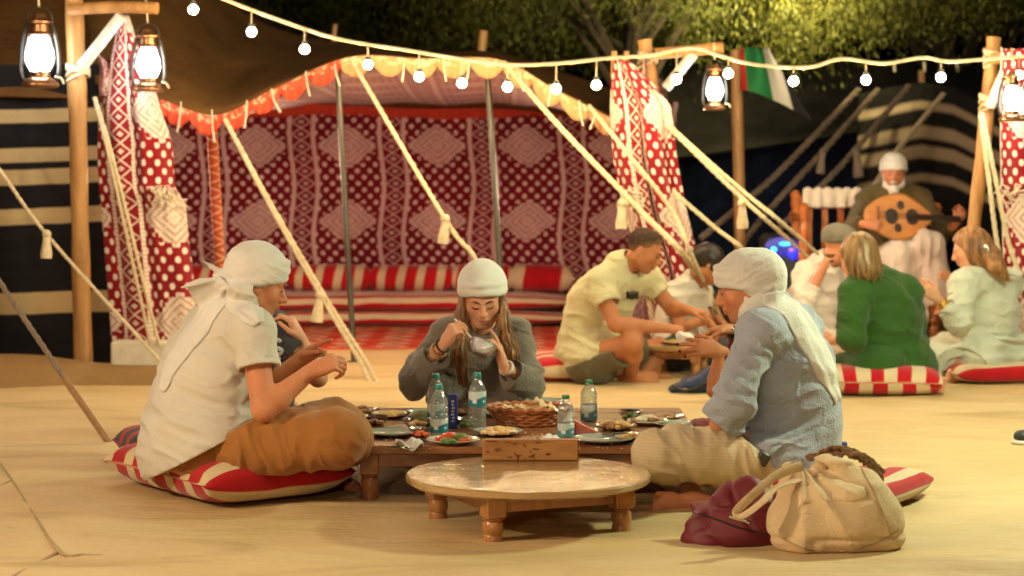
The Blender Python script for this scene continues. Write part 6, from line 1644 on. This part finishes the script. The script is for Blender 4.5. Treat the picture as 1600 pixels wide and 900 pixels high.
p3.shirt(M_grey, .020, (1.72, 1.72), (.064, .060), seed=12, amp=.012, neck=.062, extra=p3x, name="hoodie", at=((p3.J['elR'], .09, .008, 60, (0, 0, 1)), (p3.J['elL'], .09, .008, 60, (0, 0, 1)), (W(750, 600, 8.6), .15, .006, 50, (.3, 0, 1))))
p3.trousers(cloth("dark_leggings", (.03, .03, .035), .1), frac=(1.85, 1.85), seed=4)
M_cap = cloth("white_knit_cap", (.70, .68, .62), .04, 8, bump=.2)
p3.turban(M_cap, front=.047, nape=-.05, size=1.13, bands=2, br=.009, seed=6, name="cap", amp=.0018, peak=.006)
M_brownhair = hair_mat("long_brown_hair", (.42, .20, .072), (.11, .045, .017))
H = p3.H
def p3path(sg, x1, x2, o=0.0):
    q = H(-sg * (.074 + o), .030 - o, .015); return [q, q + A(sg * .013, -.006, -.06), q + A(sg * .012, -.022, -.115), lerp(q + A(0, -.02, -.12), W(754 + x1, 552, 8.42), .5), W(754 + x1, 552, 8.42), W(754 + x2, 602, 8.46)]
def p3strands(bb):
    for sg, sd, x1, x2 in ((-1, 1, -37, -30), (1, 2, 45, 41)):
        strand_lock(bb, p3path(sg, x1, x2), 80, .014, .0046, sd)
        strand_lock(bb, p3path(sg, x1 * 1.12, x2 * 1.15, .010), 50, .012, .0042, sd + 5)
def p3hx(s, H):
    for sg, x1, x2 in ((-1, -37, -30), (1, 45, 41)):
        s.chain(p3path(sg, x1, x2), [.015, .020, .021, .020, .016, .007], .012, ((0, 1, 0), 1.1))
p3.hair_cap(M_brownhair, front=.05, nape=-.06, e=.003, extra=p3hx, seed=4, groove=.006, strands=(p3strands, [W(700, 600, 8.45), W(810, 600, 8.7), W(754, 600, 8.45)]))
p3.eyes(.12, brow=(.09, .04, .02), bw=1.15)
tip = lerp(p3.tipsR[0][0], p3.tipsR[1], .5)
bw = thing("foil_bowl", "crumpled foil bowl held up by the woman in the grey hoodie", "bowl", W(752, 540, 8.26)); c = W(753, 546, 8.26)
Rb = np.array(Matrix.Rotation(math.radians(24), 3, 'Y') @ Matrix.Rotation(math.radians(-22), 3, 'X'))
b = B(); b.lathe([(0, -.028), (.034, -.027), (.050, -.004), (.060, .026), (.063, .028), (.055, .022), (.044, -.004), (.03, -.018), (0, -.018)], c, 30, R=Rb, wob=lambda a, i: .05 * math.sin(a * 9 + i * 2) + .03 * math.sin(a * 4)); b.build("dish", M_foil, bw)
b = B(); b.ball(c + Rb @ A(0, 0, -.004), (.042, .042, .012), 14, Rb); b.build("food", M_dip, bw)
sp3 = thing("spoon", "thin white spoon dipping from the woman's fingers into the foil bowl", "spoon", tip); e = c + A(-.012, -.01, .012); M_whiteplastic = plain("white_plastic", (.78, .76, .72), .35, bump=0)
b = B(); b.tube([tip + (tip - e) * .35, tip, lerp(tip, e, .8)], [.003, .0035, .003], 6, sx=1.4); b.build("handle", M_whiteplastic, sp3); b = B(); b.ball(e, (.012, .016, .006), 10, Rb); b.build("bowl", M_whiteplastic, sp3)
def bracelet(p, wr, d, r, mat, n=1, tr=.004, nm="bracelet"):
    x, y, d = frame(d)
    for k in range(n):
        b = B(); b.tube([wr + d * k * .009 + (x * math.cos(a) + y * math.sin(a)) * r for a in np.linspace(0, 2 * pi, 25)], tr, 6, cap=False); b.build(nm, mat, p.t)
dR = nrm(p3.J['elR'] - p3.J['wrR']); dL = nrm(p3.J['elL'] - p3.J['wrL'])
bracelet(p3, p3.J['wrR'] + dR * .012, dR, .030, M_black, 1, .0045); bracelet(p3, p3.J['wrR'] + dR * .05, dR, .034, plain("beaded_bracelet", (.52, .30, .14), .5), 3, .0036); bracelet(p3, p3.J['wrL'] + dL * .02, dL, .031, plain("pale_bracelet", (.75, .70, .62), .3), 2, .004)

# ---------------------------------------------------------------- man in the pale blue shirt (right, near)
p4 = Person("man in a pale blue shirt, white turban and beige trousers sitting cross-legged at the right", A(1.0, 7.25, .06), .005, SK1, girth=1.06)
p4.J = J_(pel=W(1240, 698, 7.28), ches=W(1232, 588, 7.27), neck=W(1212, 500, 7.26), head=W(1167, 450, 7.24), shL=W(1188, 523, 7.07), elL=W(1144, 622, 6.98), wrL=W(1113, 682, 7.06), shR=W(1252, 512, 7.45), elR=W(1180, 622, 7.52), wrR=W(1120, 672, 7.46),
    hiL=W(1222, 712, 7.15), hiR=W(1240, 705, 7.44), knL=W(1026, 712, 6.97), knR=W(1058, 702, 7.62), anL=W(1092, 768, 7.40), anR=W(1082, 784, 7.02), toL=W(1030, 775, 7.45), toR=W(1018, 789, 6.94))
p4.body(face=(-.93, .06, -.24), handL=dict(d=(-.72, .05, -.55), n=(-.5, .2, -.75), curl=(.3, .35, .4, .45), thumb=.3), handR=dict(d=(-.7, 0, -.5), n=(-.5, 0, -.8)), nose=1.1)
HEM4 = (nrm(A(-.62, 0, -.78)), W(1192, 716, 7.2))
M_blue = cloth("pale_blue_linen", (.345, .375, .435), .12, 9, fine=150, bump=.6)
p4.shirt(M_blue, .022, (1.92, 1.92), (.074, .070), seed=21, amp=.015, w=1.05, fold_dir=(-.3, 0, 1), neck=.068, hem=HEM4,
    extra=lambda s: (s.cap(W(1150, 635, 6.99), W(1108, 684, 7.05), .072, .078, .03), s.cap(W(1236, 640, 7.27), W(1240, 712, 7.27), .168, .155, .07), s.cap(W(1190, 700, 7.05), W(1150, 692, 7.1), .06, .035, .05)),
    at=((p4.J['elL'], .10, .010, 62, (.4, 0, 1)), (W(1220, 700, 7.05), .14, .011, 58, (-.3, 0, 1)), (W(1195, 560, 7.0), .09, .008, 60, (1, 0, .5))))
M_beige = cloth("beige_linen", (.50, .385, .225), .06, 9, bump=.3)
def pin():
    m = Mat("pinstriped_beige_linen", .85, .2); x, y, z = m.xyz(); n = m.noise(7, 3); q = ((z * 1.0 + x * .06 + n * .015) / .012).frac(); st = (q - .5).abs().lt(.16)
    m.color(m.mix(st * .14, m.ramp(n, [(.3, (.58, .45, .27)), (.7, (.68, .54, .34))]), (.36, .26, .14))); m.bump(n + m.noise(30, 3), .35, .006); return m.m
p4.trousers(pin(), .02, (1.55, 1.70), seed=25, amp=.008, rk=(.102, .084, .076), fold_dir=(1, 0, .1), cut=HEM4,
    extra=lambda s: (s.cap(W(1160, 716, 7.05), W(1032, 711, 7.0), .095, .084, .05), s.cap(W(1060, 700, 7.2), W(1110, 755, 7.2), .09, .07, .06), s.cap(W(1200, 740, 7.15), W(1140, 750, 7.1), .07, .06, .06)),
    at=((W(1050, 735, 6.95), .09, .009, 62, (.5, 0, 1)), (W(1180, 720, 6.98), .10, .009, 60, (1, 0, .3))))
H = p4.H
def p4x(s, H):
    s.ell(H(0, -.085, .035), A(.085, .075, .085), p4.R, .03)
    s.ell(H(-.046, -.03, -.055), A(.052, .072, .055), p4.R, .02); s.chain([H(-.030, .052, -.100), H(-.062, .022, -.080), H(-.064, -.04, -.055)], [.016, .028, .036], .014); s.cap(H(-.072, -.01, .01), H(-.068, -.04, -.03), .022, .03, .02)
p4.turban(M_turban, front=.030, nape=-.06, size=1.07, bands=4, seed=9, extra=p4x, peak=.006, h=.0038)
sheet(p4, "scarf_tail", M_turban, [W(1206, 462, 7.2), W(1234, 486, 7.15), W(1262, 520, 7.15), W(1284, 562, 7.15), W(1297, 600, 7.18), W(1303, 628, 7.2)], [.075, .082, .084, .074, .060, .035], (.72, -.58, .38), [bvh_of(*p4.shirt_vf), bvh_of(*p4.turban_vf)], folds=3, amp=.012, seed=13)
p4.eyes(.45, iris=(.10, .06, .04), brow=(.12, .06, .03))
b = B(); P0 = W(1191, 716, 7.0); b.box(P0, (.045, .05, .055), R=np.array(Matrix.Rotation(.5, 3, 'Y')), bev=.008); b.build("belt_pouch", plain("dark_leather", (.05, .045, .035), .5), p4.t)
b = B(); b.box(W(1319, 694, 7.28), (.022, .022, .02), bev=.004); b.build("shirt_tag", plain("blue_tag", (.05, .12, .35), .5), p4.t)

# ---------------------------------------------------------------- person hidden behind him, holding bread
p5 = Person("person in dark red mostly hidden behind the pale blue shirt, both hands holding up bread", A(1.0, 8.1, .0), .005, SK3, sc=.9, girth=.9)
p5.J = J_(pel=W(1215, 690, 8.15), ches=W(1208, 600, 8.15), neck=W(1196, 520, 8.13), head=W(1180, 462, 8.10), shL=W(1168, 530, 7.99), elL=W(1117, 610, 7.86), wrL=W(1124, 548, 7.84), shR=W(1215, 525, 8.28), elR=W(1205, 545, 8.05), wrR=W(1140, 514, 7.95),
    hiL=W(1200, 695, 8.05), hiR=W(1215, 695, 8.28), knL=W(1095, 695, 7.85), knR=W(1120, 690, 8.4), anL=W(1150, 712, 8.1), anR=W(1140, 712, 8.0), toL=W(1120, 715, 8.1), toR=W(1110, 715, 8.0))
p5.body(face=(-.9, -.05, -.2), female=True, handL=dict(d=(-.97, -.05, .16), n=(.05, .85, -.5), curl=(.16, .18, .22, .26), thumb=.3, spread=.09), handR=dict(d=(-.92, -.10, -.12), n=(.0, -.25, -.95), curl=(.30, .42, .5, .55), thumb=.5, spread=.05), hk=.9)
M_dred = cloth("dark_red_cotton", (.13, .014, .012), .15, 6)
p5.shirt(M_dred, .018, (.5, .5), (.06, .056), seed=30, name="dress_top")
p5.trousers(M_dred, .03, (1.9, 1.9), seed=31, name="skirt", rk=(.13, .10, .09))
p5.hair_cap(M_brownhair, front=.06, nape=-.08, seed=5)
M_nail = plain("dark_red_nail", (.10, .008, .012), .2, bump=0)
for q in p5.tipsL[0]:
    b = B(); b.ball(q + A(-.003, -.006, .003), (.008, .005, .006), 8); b.build("fingernail", M_nail, p5.t)
dW = nrm(p5.J['elR'] - p5.J['wrR']); bracelet(p5, p5.J['wrR'] + dW * .015, dW, .030, M_black, 2, .006, "watch_strap")
b = B(); b.ball(p5.J['wrR'] + dW * .018 + A(0, -.03, .004), (.014, .008, .016), 12); b.build("watch_face", M_silver, p5.t)
t = thing("bread_piece", "torn white bread held at the lips beside the pale blue shirt", "bread", p5.tipsL[0][0]); c = lerp(p5.tipsL[0][0], p5.tipsR[0][0], .35) + A(-.012, 0, .008)
s = SDF(c - .09, c + .09, .005); s.ell(c, (.038, .022, .026)); s.ell(c + A(-.018, 0, .012), (.02, .018, .018), k=.01); s.disp(lambda P: .006 * vnoise(P * 55, 3)); v, f = s.mesh(); obj("crumb", v, f, plain("white_crumb", (.78, .70, .58), .8, bump=.5, scale=60), t)

# ================================================================== the groups behind (coarser meshes)
def simple(label, base, J, skin, face, h=.0085, sc=1.0, girth=1.0, female=False, handR=None, handL=None, up=(0, 0, 1), hk=1.0, legs=True, **kw):
    p = Person(label, base, h, skin, sc, girth); p.J = J
    dflt = lambda: dict(d=(.5, 0, -.5), n=(0, 0, -1))
    p.body(face=face, up=up, female=female, handR=handR or dflt(), handL=handL or dflt(), hk=hk, legs=legs, **kw); return p
# man in yellow
p6 = simple("man in a yellow t-shirt and olive shorts leaning over the small pale table", A(.45, 11.4, .1), J_(pel=W(918, 548, 11.45), ches=W(938, 478, 11.42), neck=W(975, 420, 11.35), head=W(1006, 391, 11.28), shR=W(936, 446, 11.18), elR=W(962, 507, 11.05), wrR=W(1042, 513, 11.10), shL=W(1012, 436, 11.55), elL=W(1050, 482, 11.52), wrL=W(1078, 486, 11.40),
    hiR=W(925, 562, 11.28), hiL=W(930, 556, 11.62), knR=W(988, 536, 11.05), knL=W(1030, 545, 11.75), anR=W(985, 590, 11.35), anL=W(1005, 590, 11.6), toR=W(1030, 592, 11.35), toL=W(1050, 594, 11.6)), SK3, (.86, -.22, -.45), h=.0075, girth=1.1,
    handR=dict(d=(.95, .1, -.1), n=(.1, .3, -.9), curl=(.6, .65, .7, .75), thumb=.7), handL=dict(d=(.9, -.2, -.1), n=(0, 0, -1), curl=(.7, .7, .75, .8), thumb=.6), jaw=1.1, arm=1.1)
M_yellow = cloth("washed_yellow_jersey", (.55, .495, .285), .07, 5)
HEM6 = (nrm(A(.42, 0, -.9)), W(925, 556, 11.4))
p6.shirt(M_yellow, .025, hem=HEM6, sleeve=(.52, .52), sr=(.082, .080), seed=40, amp=.015, w=1.05, at=((W(915, 520, 11.2), .2, .012, 45, (.4, 0, 1)),))
p6.trousers(cloth("olive_cotton", (.115, .095, .05), .12, 6), .02, (.74, .74), name="shorts", seed=41, cut=HEM6, rk=(.118, .106, .09))
p6.hair_cap(hair_mat("short_grey_brown_hair", (.075, .045, .028), (.03, .018, .012), (90, 90, 90), (.30, .13, .06)), front=.066, nape=-.085, e=.0015, groove=.0008, fade=.05)
p6.eyes(.35)
vv, ff = p6.shirt_vf; bv = BVHTree.FromPolygons([tuple(q) for q in vv], [tuple(int(i) for i in q) for q in ff]); b = B()
for sg in (-1, 1):
    P = [on_surface(bv, 988 + 8 * math.cos(a) * 1.0, 461 + sg * 6 - sg * 9 * math.sin(a), .006) for a in np.linspace(.15, pi - .15, 9)]; P = [q for q in P if q is not None]
    if len(P) > 3: b.tube(P, np.interp(np.linspace(0, 1, len(P)), [0, .5, 1], [.010, .017, .010]), 6)
if b.v: b.build("chest_emblem", M_black, p6.t)
# boy in white
p7 = simple("dark haired boy in a white t-shirt seated behind the small pale table", A(1.1, 12.0, .05), J_(pel=W(1055, 540, 12.1), ches=W(1062, 490, 12.1), neck=W(1082, 443, 12.05), head=W(1106, 413, 12.0), shR=W(1052, 462, 11.9), elR=W(1062, 510, 11.85), wrR=W(1105, 500, 11.85), shL=W(1092, 458, 12.25), elL=W(1105, 505, 12.2), wrL=W(1125, 500, 12.1),
    hiR=W(1058, 552, 11.97), hiL=W(1060, 552, 12.2), knR=W(1130, 555, 11.9), knL=W(1130, 550, 12.3), anR=W(1100, 575, 12.1), anL=W(1105, 575, 12.0), toR=W(1120, 577, 12.1), toL=W(1120, 577, 12.0)), SK3, (.9, .12, -.35), sc=.85, girth=.85, hk=.95)
p7.shirt(M_white, .02, (.6, .6), (.066, .066), seed=44, amp=.013); p7.trousers(M_charcoal, .02, (1.8, 1.8), seed=45)
p7.hair_cap(hair_mat("black_hair", (.022, .014, .010), (.010, .007, .005), (90, 90, 40)), front=.050, nape=-.075, e=.012, groove=.006); p7.eyes(.4)
# man with grey cap
p8 = simple("man in white with a grey flat cap drinking behind the woman in green", A(1.9, 12.3, .05), J_(pel=W(1262, 535, 12.35), ches=W(1270, 470, 12.35), neck=W(1290, 412, 12.3), head=W(1312, 384, 12.25), shR=W(1258, 432, 12.15), elR=W(1252, 482, 11.98), wrR=W(1284, 425, 11.98), shL=W(1312, 430, 12.5), elL=W(1325, 480, 12.45), wrL=W(1340, 500, 12.3),
    hiR=W(1262, 545, 12.2), hiL=W(1270, 545, 12.45), knR=W(1340, 545, 12.1), knL=W(1345, 545, 12.5), anR=W(1310, 562, 12.3), anL=W(1315, 562, 12.2), toR=W(1330, 565, 12.3), toL=W(1335, 565, 12.2)), SK1, (.85, .1, -.25),
    handR=dict(d=(.35, -.05, .93), n=(.85, .1, -.3), curl=(.6, .65, .7, .7), thumb=.6))
p8.shirt(cloth("white_robe_cotton", (.70, .62, .54), .06, 6), .025, (1.75, 1.7), (.070, .062), seed=50, amp=.015, name="robe_top"); p8.trousers(cloth("cream_robe_skirt", (.66, .58, .48), .06, 6), .03, (1.9, 1.9), seed=51, name="robe_skirt", rk=(.13, .11, .1))
M_gcap = cloth("grey_tweed", (.16, .145, .105), .15, 30); p8.turban(M_gcap, front=.045, nape=-.015, size=1.06, bands=0, seed=4, name="flat_cap", amp=.002, h=.007, extra=lambda s, H: s.chain([H(-.05, .10, .055), H(0, .155, .05), H(.05, .10, .055)], [.010, .010, .010], .02, ((0, 0, 1), 1.4))); p8.eyes(.4, side=(-1,))
t = thing("tea_cup", "small brown cup at the lips of the man with the grey cap", "cup", W(1296, 404, 11.95)); b = B(); b.lathe([(0, 0), (.022, 0), (.03, .05), (.026, .05), (.019, .006), (0, .006)], W(1297, 410, 11.98), 16); b.build("cup_body", M_darkplate, t)
# woman in green
p9 = simple("woman with a blond bob in a green dress seated with her back to the camera", A(1.95, 10.85, .16), J_(pel=W(1392, 570, 10.88), ches=W(1384, 505, 10.86), neck=W(1362, 438, 10.82), head=W(1341, 407, 10.78), shR=W(1420, 458, 10.90), elR=W(1428, 530, 11.05), wrR=W(1370, 545, 11.15), shL=W(1335, 462, 10.72), elL=W(1330, 530, 10.62), wrL=W(1300, 532, 10.82),
    hiL=W(1370, 580, 10.75), hiR=W(1410, 580, 10.95), knL=W(1325, 585, 10.9), knR=W(1375, 580, 11.3), anL=W(1380, 598, 11.1), anR=W(1420, 600, 10.75), toL=W(1360, 600, 11.1), toR=W(1478, 603, 10.62)), SK2, (-.62, .70, -.25), h=.007, female=True, girth=1.0,
    handL=dict(d=(-.8, .5, .2), n=(.3, .5, -.7), curl=(.5, .55, .6, .6)), hk=.96)
M_green = cloth("leaf_green_cotton", (.028, .088, .012), .15, 5)
p9.shirt(M_green, .03, (1.30, 1.30), (.082, .076), seed=60, amp=.017, w=1.03, name="dress_top", extra=lambda s: (s.cap(W(1370, 560, 10.85), W(1420, 575, 10.9), .17, .16, .08), s.cap(W(1400, 560, 10.85), W(1445, 590, 10.85), .12, .04, .06)), at=((W(1395, 560, 10.7), .2, .012, 42, (.2, 0, 1)),))
p9.trousers(M_green, .04, (1.9, 1.7), seed=61, name="dress_skirt", rk=(.14, .12, .10))
M_blond = hair_mat("streaked_blond_hair", (.36, .21, .07), (.11, .055, .02)); H9 = p9.H
def p9s(bb):
    for k in range(15):
        a = -2.6 + k * 3.2 / 14 - .35; ca, sa = math.cos(a), math.sin(a)
        strand_lock(bb, [H9(.03 * ca, -.02 + .03 * sa, .125), H9(.082 * ca, -.012 + .098 * sa, .06), H9(.095 * ca, -.015 + .108 * sa, -.05), H9(.098 * ca, -.01 + .105 * sa, -.13 - .03 * math.sin(k * 2))], 9, .010, .0055, k)
def p9h(s, H):
    s.ell(H(0, -.03, -.03), A(.098, .098, .12), p9.R, .03); s.ell(H(0, -.025, .065), A(.088, .10, .092), p9.R, .03); s.half(p9.R @ A(0, 0, -1), H(0, 0, -.135)); s.ell(H(0, .13, -.03), A(.07, .07, .11), p9.R, .02, 's')
p9.hair_cap(M_blond, front=.07, nape=-.2, e=.012, extra=p9h, seed=8, groove=.005, strands=(p9s, [H9(0, 0, -.25)]))
# woman in the pale robe
p10 = simple("woman with long brown hair in a pale mint robe, hands raised, at the right", A(2.7, 11.5, .12), J_(pel=W(1545, 548, 11.5), ches=W(1545, 488, 11.5), neck=W(1536, 424, 11.46), head=W(1517, 389, 11.42), shL=W(1503, 448, 11.34), elL=W(1500, 505, 11.22), wrL=W(1464, 466, 11.22), shR=W(1578, 445, 11.62), elR=W(1550, 500, 11.75), wrR=W(1492, 452, 11.6),
    hiL=W(1530, 560, 11.38), hiR=W(1555, 560, 11.62), knL=W(1462, 566, 11.45), knR=W(1480, 556, 11.8), anL=W(1520, 588, 11.6), anR=W(1500, 585, 11.3), toL=W(1500, 590, 11.6), toR=W(1480, 590, 11.3)), SK2, (-.88, .22, -.28), h=.007, female=True,
    handL=dict(d=(-.75, -.1, .6), n=(-.3, .7, .2), curl=(.3, .4, .5, .55), thumb=.6), handR=dict(d=(-.55, -.1, .8), n=(-.6, -.4, .1), curl=(.2, .3, .35, .4)), hk=.96)
M_mint = cloth("pale_mint_cotton", (.56, .58, .47), .06, 5)
p10.shirt(M_mint, .03, (1.72, 1.72), (.080, .072), seed=70, amp=.016, name="robe_top", at=((W(1545, 540, 11.35), .2, .012, 42, (.1, 0, 1)),))
p10.trousers(M_mint, .04, (1.95, 1.95), seed=71, name="robe_skirt", rk=(.15, .13, .12), extra=lambda s: s.cap(W(1590, 560, 11.5), W(1450, 572, 11.4), .12, .07, .08), fold_dir=(0, 0, 1), amp=.018)
b = B(); x, y, d = frame(p10.J['ches'] - p10.J['pel']); wc = lerp(p10.J['pel'], p10.J['ches'], .35); b.tube([wc + A(.222 * math.cos(a), .20 * math.sin(a), .01 * math.sin(3 * a)) for a in np.linspace(0, 2 * pi, 33)], .012, 6, cap=False); b.build("waist_tie", M_mint, p10.t)
H10 = p10.H
def p10s(bb):
    for k in range(10):
        a = -2.9 + k * 2.5 / 9 - .1; ca, sa = math.cos(a), math.sin(a)
        strand_lock(bb, [H10(.03 * ca, -.02 + .03 * sa, .125), H10(.083 * ca, -.012 + .10 * sa, .06), H10(.092 * ca, -.025 + .102 * sa, -.05), lerp(H10(.08 * ca, -.05, -.15), W(1560, 420, 11.3), .5), W(1566 + k * 2.2, 436 + 5 * math.sin(k * 3), 11.30)], 9, .012, .0055, 40 + k)
def p10h(s, H):
    s.ell(H(0, -.03, -.03), A(.096, .096, .11), p10.R, .03); s.ell(H(0, .13, -.03), A(.07, .07, .11), p10.R, .02, 's'); s.chain([H(0, -.09, -.06), W(1556, 415, 11.32), W(1574, 436, 11.3)], [.07, .05, .018], .03)
p10.hair_cap(M_brownhair, front=.07, nape=-.2, e=.012, extra=p10h, seed=9, groove=.005, strands=(p10s, [W(1600, 450, 11.2), W(1540, 445, 11.6)]))
b = B(); c = W(1541, 388, 11.32); [b.ball(c + A(.012 * math.cos(a), -.01, .012 * math.sin(a)), .010, 8) for a in np.linspace(0, 2 * pi, 6)[:-1]]; b.build("hair_clip", M_silver, p10.t)
dd = nrm(p10.J['elL'] - p10.J['wrL']); bracelet(p10, p10.J['wrL'] + dd * .03, dd, .034, plain("gold_bangle", (.75, .45, .10), .25, .9, bump=0), 4, .006, "bangle")
# oud player
p11 = simple("oud player in a white turban, olive jacket and pale robe seated on the carved bench", A(2.75, 14.3, .45), J_(pel=W(1400, 412, 14.40), ches=W(1396, 345, 14.38), neck=W(1394, 300, 14.36), head=W(1396, 268, 14.28), shR=W(1352, 315, 14.36), elR=W(1336, 352, 14.05), wrR=W(1352, 350, 13.78), shL=W(1438, 312, 14.34), elL=W(1475, 362, 14.1), wrL=W(1492, 352, 13.92),
    hiR=W(1382, 415, 14.3), hiL=W(1420, 415, 14.3), knR=W(1402, 400, 13.85), knL=W(1450, 385, 13.8), anR=W(1408, 495, 13.82), anL=W(1470, 480, 13.85), toR=W(1400, 505, 13.65), toL=W(1470, 490, 13.68)), SK1, (-.12, -.9, -.22), h=.0085,
    handR=dict(d=(.85, -.1, -.1), n=(0, .9, -.3), curl=(.4, .45, .5, .5)), handL=dict(d=(.2, -.4, .85), n=(-.2, .8, .3), curl=(.5, .5, .55, .6)), foot=True)
M_olive = cloth("olive_jacket_cloth", (.105, .075, .022), .15, 6); M_wrobe = cloth("pale_robe_cotton", (.66, .56, .47), .05, 6)
p11.shirt(M_olive, .03, (1.85, 1.85), (.072, .066), seed=80, amp=.014, name="jacket")
def p11x(s):
    for a in np.linspace(0, 1, 7):
        s.cap(lerp(p11.J['knR'], p11.J['knL'], a) + A(0, .05, 0), lerp(p11.J['anR'], p11.J['anL'], a) + A(0, .02, -.0), .085, .075, .04)
p11.trousers(M_wrobe, .03, (1.9, 1.9), seed=81, name="robe", rk=(.125, .11, .10), extra=p11x, fold_dir=(1, 0, 0), amp=.018)
p11.turban(M_turban, front=.035, nape=-.06, size=1.06, bands=3, seed=11, h=.007); p11.eyes(.4)
M_beard = cloth("white_beard", (.72, .66, .58), .08, 60, bump=.8); Hh = p11.H; s = SDF(Hh(0, .05, -.1) - .14, Hh(0, .05, -.1) + .14, .006)
s.chain([Hh(-.07, .01, -.03), Hh(-.055, .045, -.085), Hh(0, .085, -.118), Hh(.055, .045, -.085), Hh(.07, .01, -.03)], [.012, .022, .028, .022, .012], .02); s.chain([Hh(0, .085, -.115), Hh(.02, .08, -.165)], [.034, .012], .02); s.chain([Hh(-.025, .098, -.06), Hh(0, .108, -.05), Hh(.025, .098, -.06)], [.006, .009, .006], .006)
s.disp(lambda P: .004 * vnoise(P * A(70, 70, 18), 5)); v, f = s.mesh(); obj("beard", v, f, M_beard, p11.t)
# oud
M_oudface = wood("oud_soundboard", (.62, .27, .07), (.48, .18, .04), (1.5, 3, 14), .35, .4, False); M_oudback = wood("oud_ribbed_back", (.30, .11, .035), (.16, .05, .018), (20, 20, 3), .3, .5, False); M_ebony = plain("dark_ebony", (.03, .02, .015), .35)
od = thing("oud", "orange pear-shaped oud with dark sound holes, played on the bench", "oud", W(1410, 340, 13.8))
oc = W(1400, 338, 13.82); ax = nrm(W(1470, 341, 13.86) - W(1352, 336, 13.8)); on = nrm(A(.03, -.93, .28)); oy = np.cross(ax, on) * 1; oy = nrm(oy)
if oy[2] < 0: oy = -oy
on = nrm(np.cross(ax, oy)); on = on if on[1] < 0 else -on
def owid(t): return .172 * (math.sin(pi * min(1, t * .86 + .02)) ** .62 if t < .52 else math.sin(pi * .86 * .52 + .06) ** .62 * (1 - ((t - .52) / .48) ** 1.55) + .012)
NL, NW = 36, 14
def ofn(u, v):
    t = u; x = -.235 + .515 * t; w = owid(t) if 0 < u < 1 else (.004 if u == 0 else .014); return oc + ax * x + oy * w * (2 * v - 1)
v, f, uv = grid_np(ofn, NL, NW); obj("soundboard", *thick(v, f if np.dot(np.cross(v[f[100, 1]] - v[f[100, 0]], v[f[100, 3]] - v[f[100, 0]]), on) > 0 else f[:, ::-1], .006), M_oudface, od)
def obk(u, v):
    t = u; x = -.235 + .515 * t; w = owid(t) if 0 < u < 1 else (.004 if u == 0 else .014); a = pi * v; return oc + ax * x + oy * w * math.cos(a) - on * (w * .95 * math.sin(a) + .004)
v, f, uv = grid_np(obk, NL, 16); obj("bowl_back", v, f, M_oudback, od)
def disc(px, py, r, mat, nm, el=1.25):
    d_ = nrm(W(px, py, 10) - A(0, 0, CAMZ)); tt = np.dot(oc - A(0, 0, CAMZ), on) / np.dot(d_, on); c_ = A(0, 0, CAMZ) + d_ * tt + on * .003
    b = B(); b.add([c_ + on * .0] + [c_ + ax * r * math.cos(a) + oy * r * el * math.sin(a) for a in np.linspace(0, 2 * pi, 25)[:-1]], [(0, 1 + k, 1 + (k + 1) % 24) for k in range(24)]); b.tube([c_ + ax * r * math.cos(a) + oy * r * el * math.sin(a) for a in np.linspace(0, 2 * pi, 25)], .006, 5, cap=False); b.build(nm, mat, od)
disc(1393, 338, .042, M_ebony, "sound_hole"); disc(1425, 339, .042, M_ebony, "sound_hole"); disc(1407, 321, .021, M_ebony, "sound_hole"); disc(1403, 356, .021, M_ebony, "sound_hole")
e0 = oc + ax * .10 + on * .006; e1 = oc + ax * .46 + on * .006
b = B(); b.tube([e0, oc + ax * .27 + on * .004, e1], [.020, .022, .020], 8, hint=tuple(on)); b.build("neck", M_ebony, od)
b = B(); b.tube([e1, e1 + ax * .05 - on * .10, e1 + ax * .07 - on * .18], [.02, .017, .012], 8); b.build("pegbox", M_ebony, od)
b = B(); b.box(oc - ax * .13 + on * .008, (.02, .015, .13), np.stack([ax, on, oy], 1), .003); b.build("bridge", M_oudback, od)
b = B()
for k in range(6): o = oy * (k - 2.5) * .010; b.tube([oc - ax * .13 + on * .014 + o, e1 + on * .016 + o * .5], .0012, 4)
b.build("string", M_silver, od)
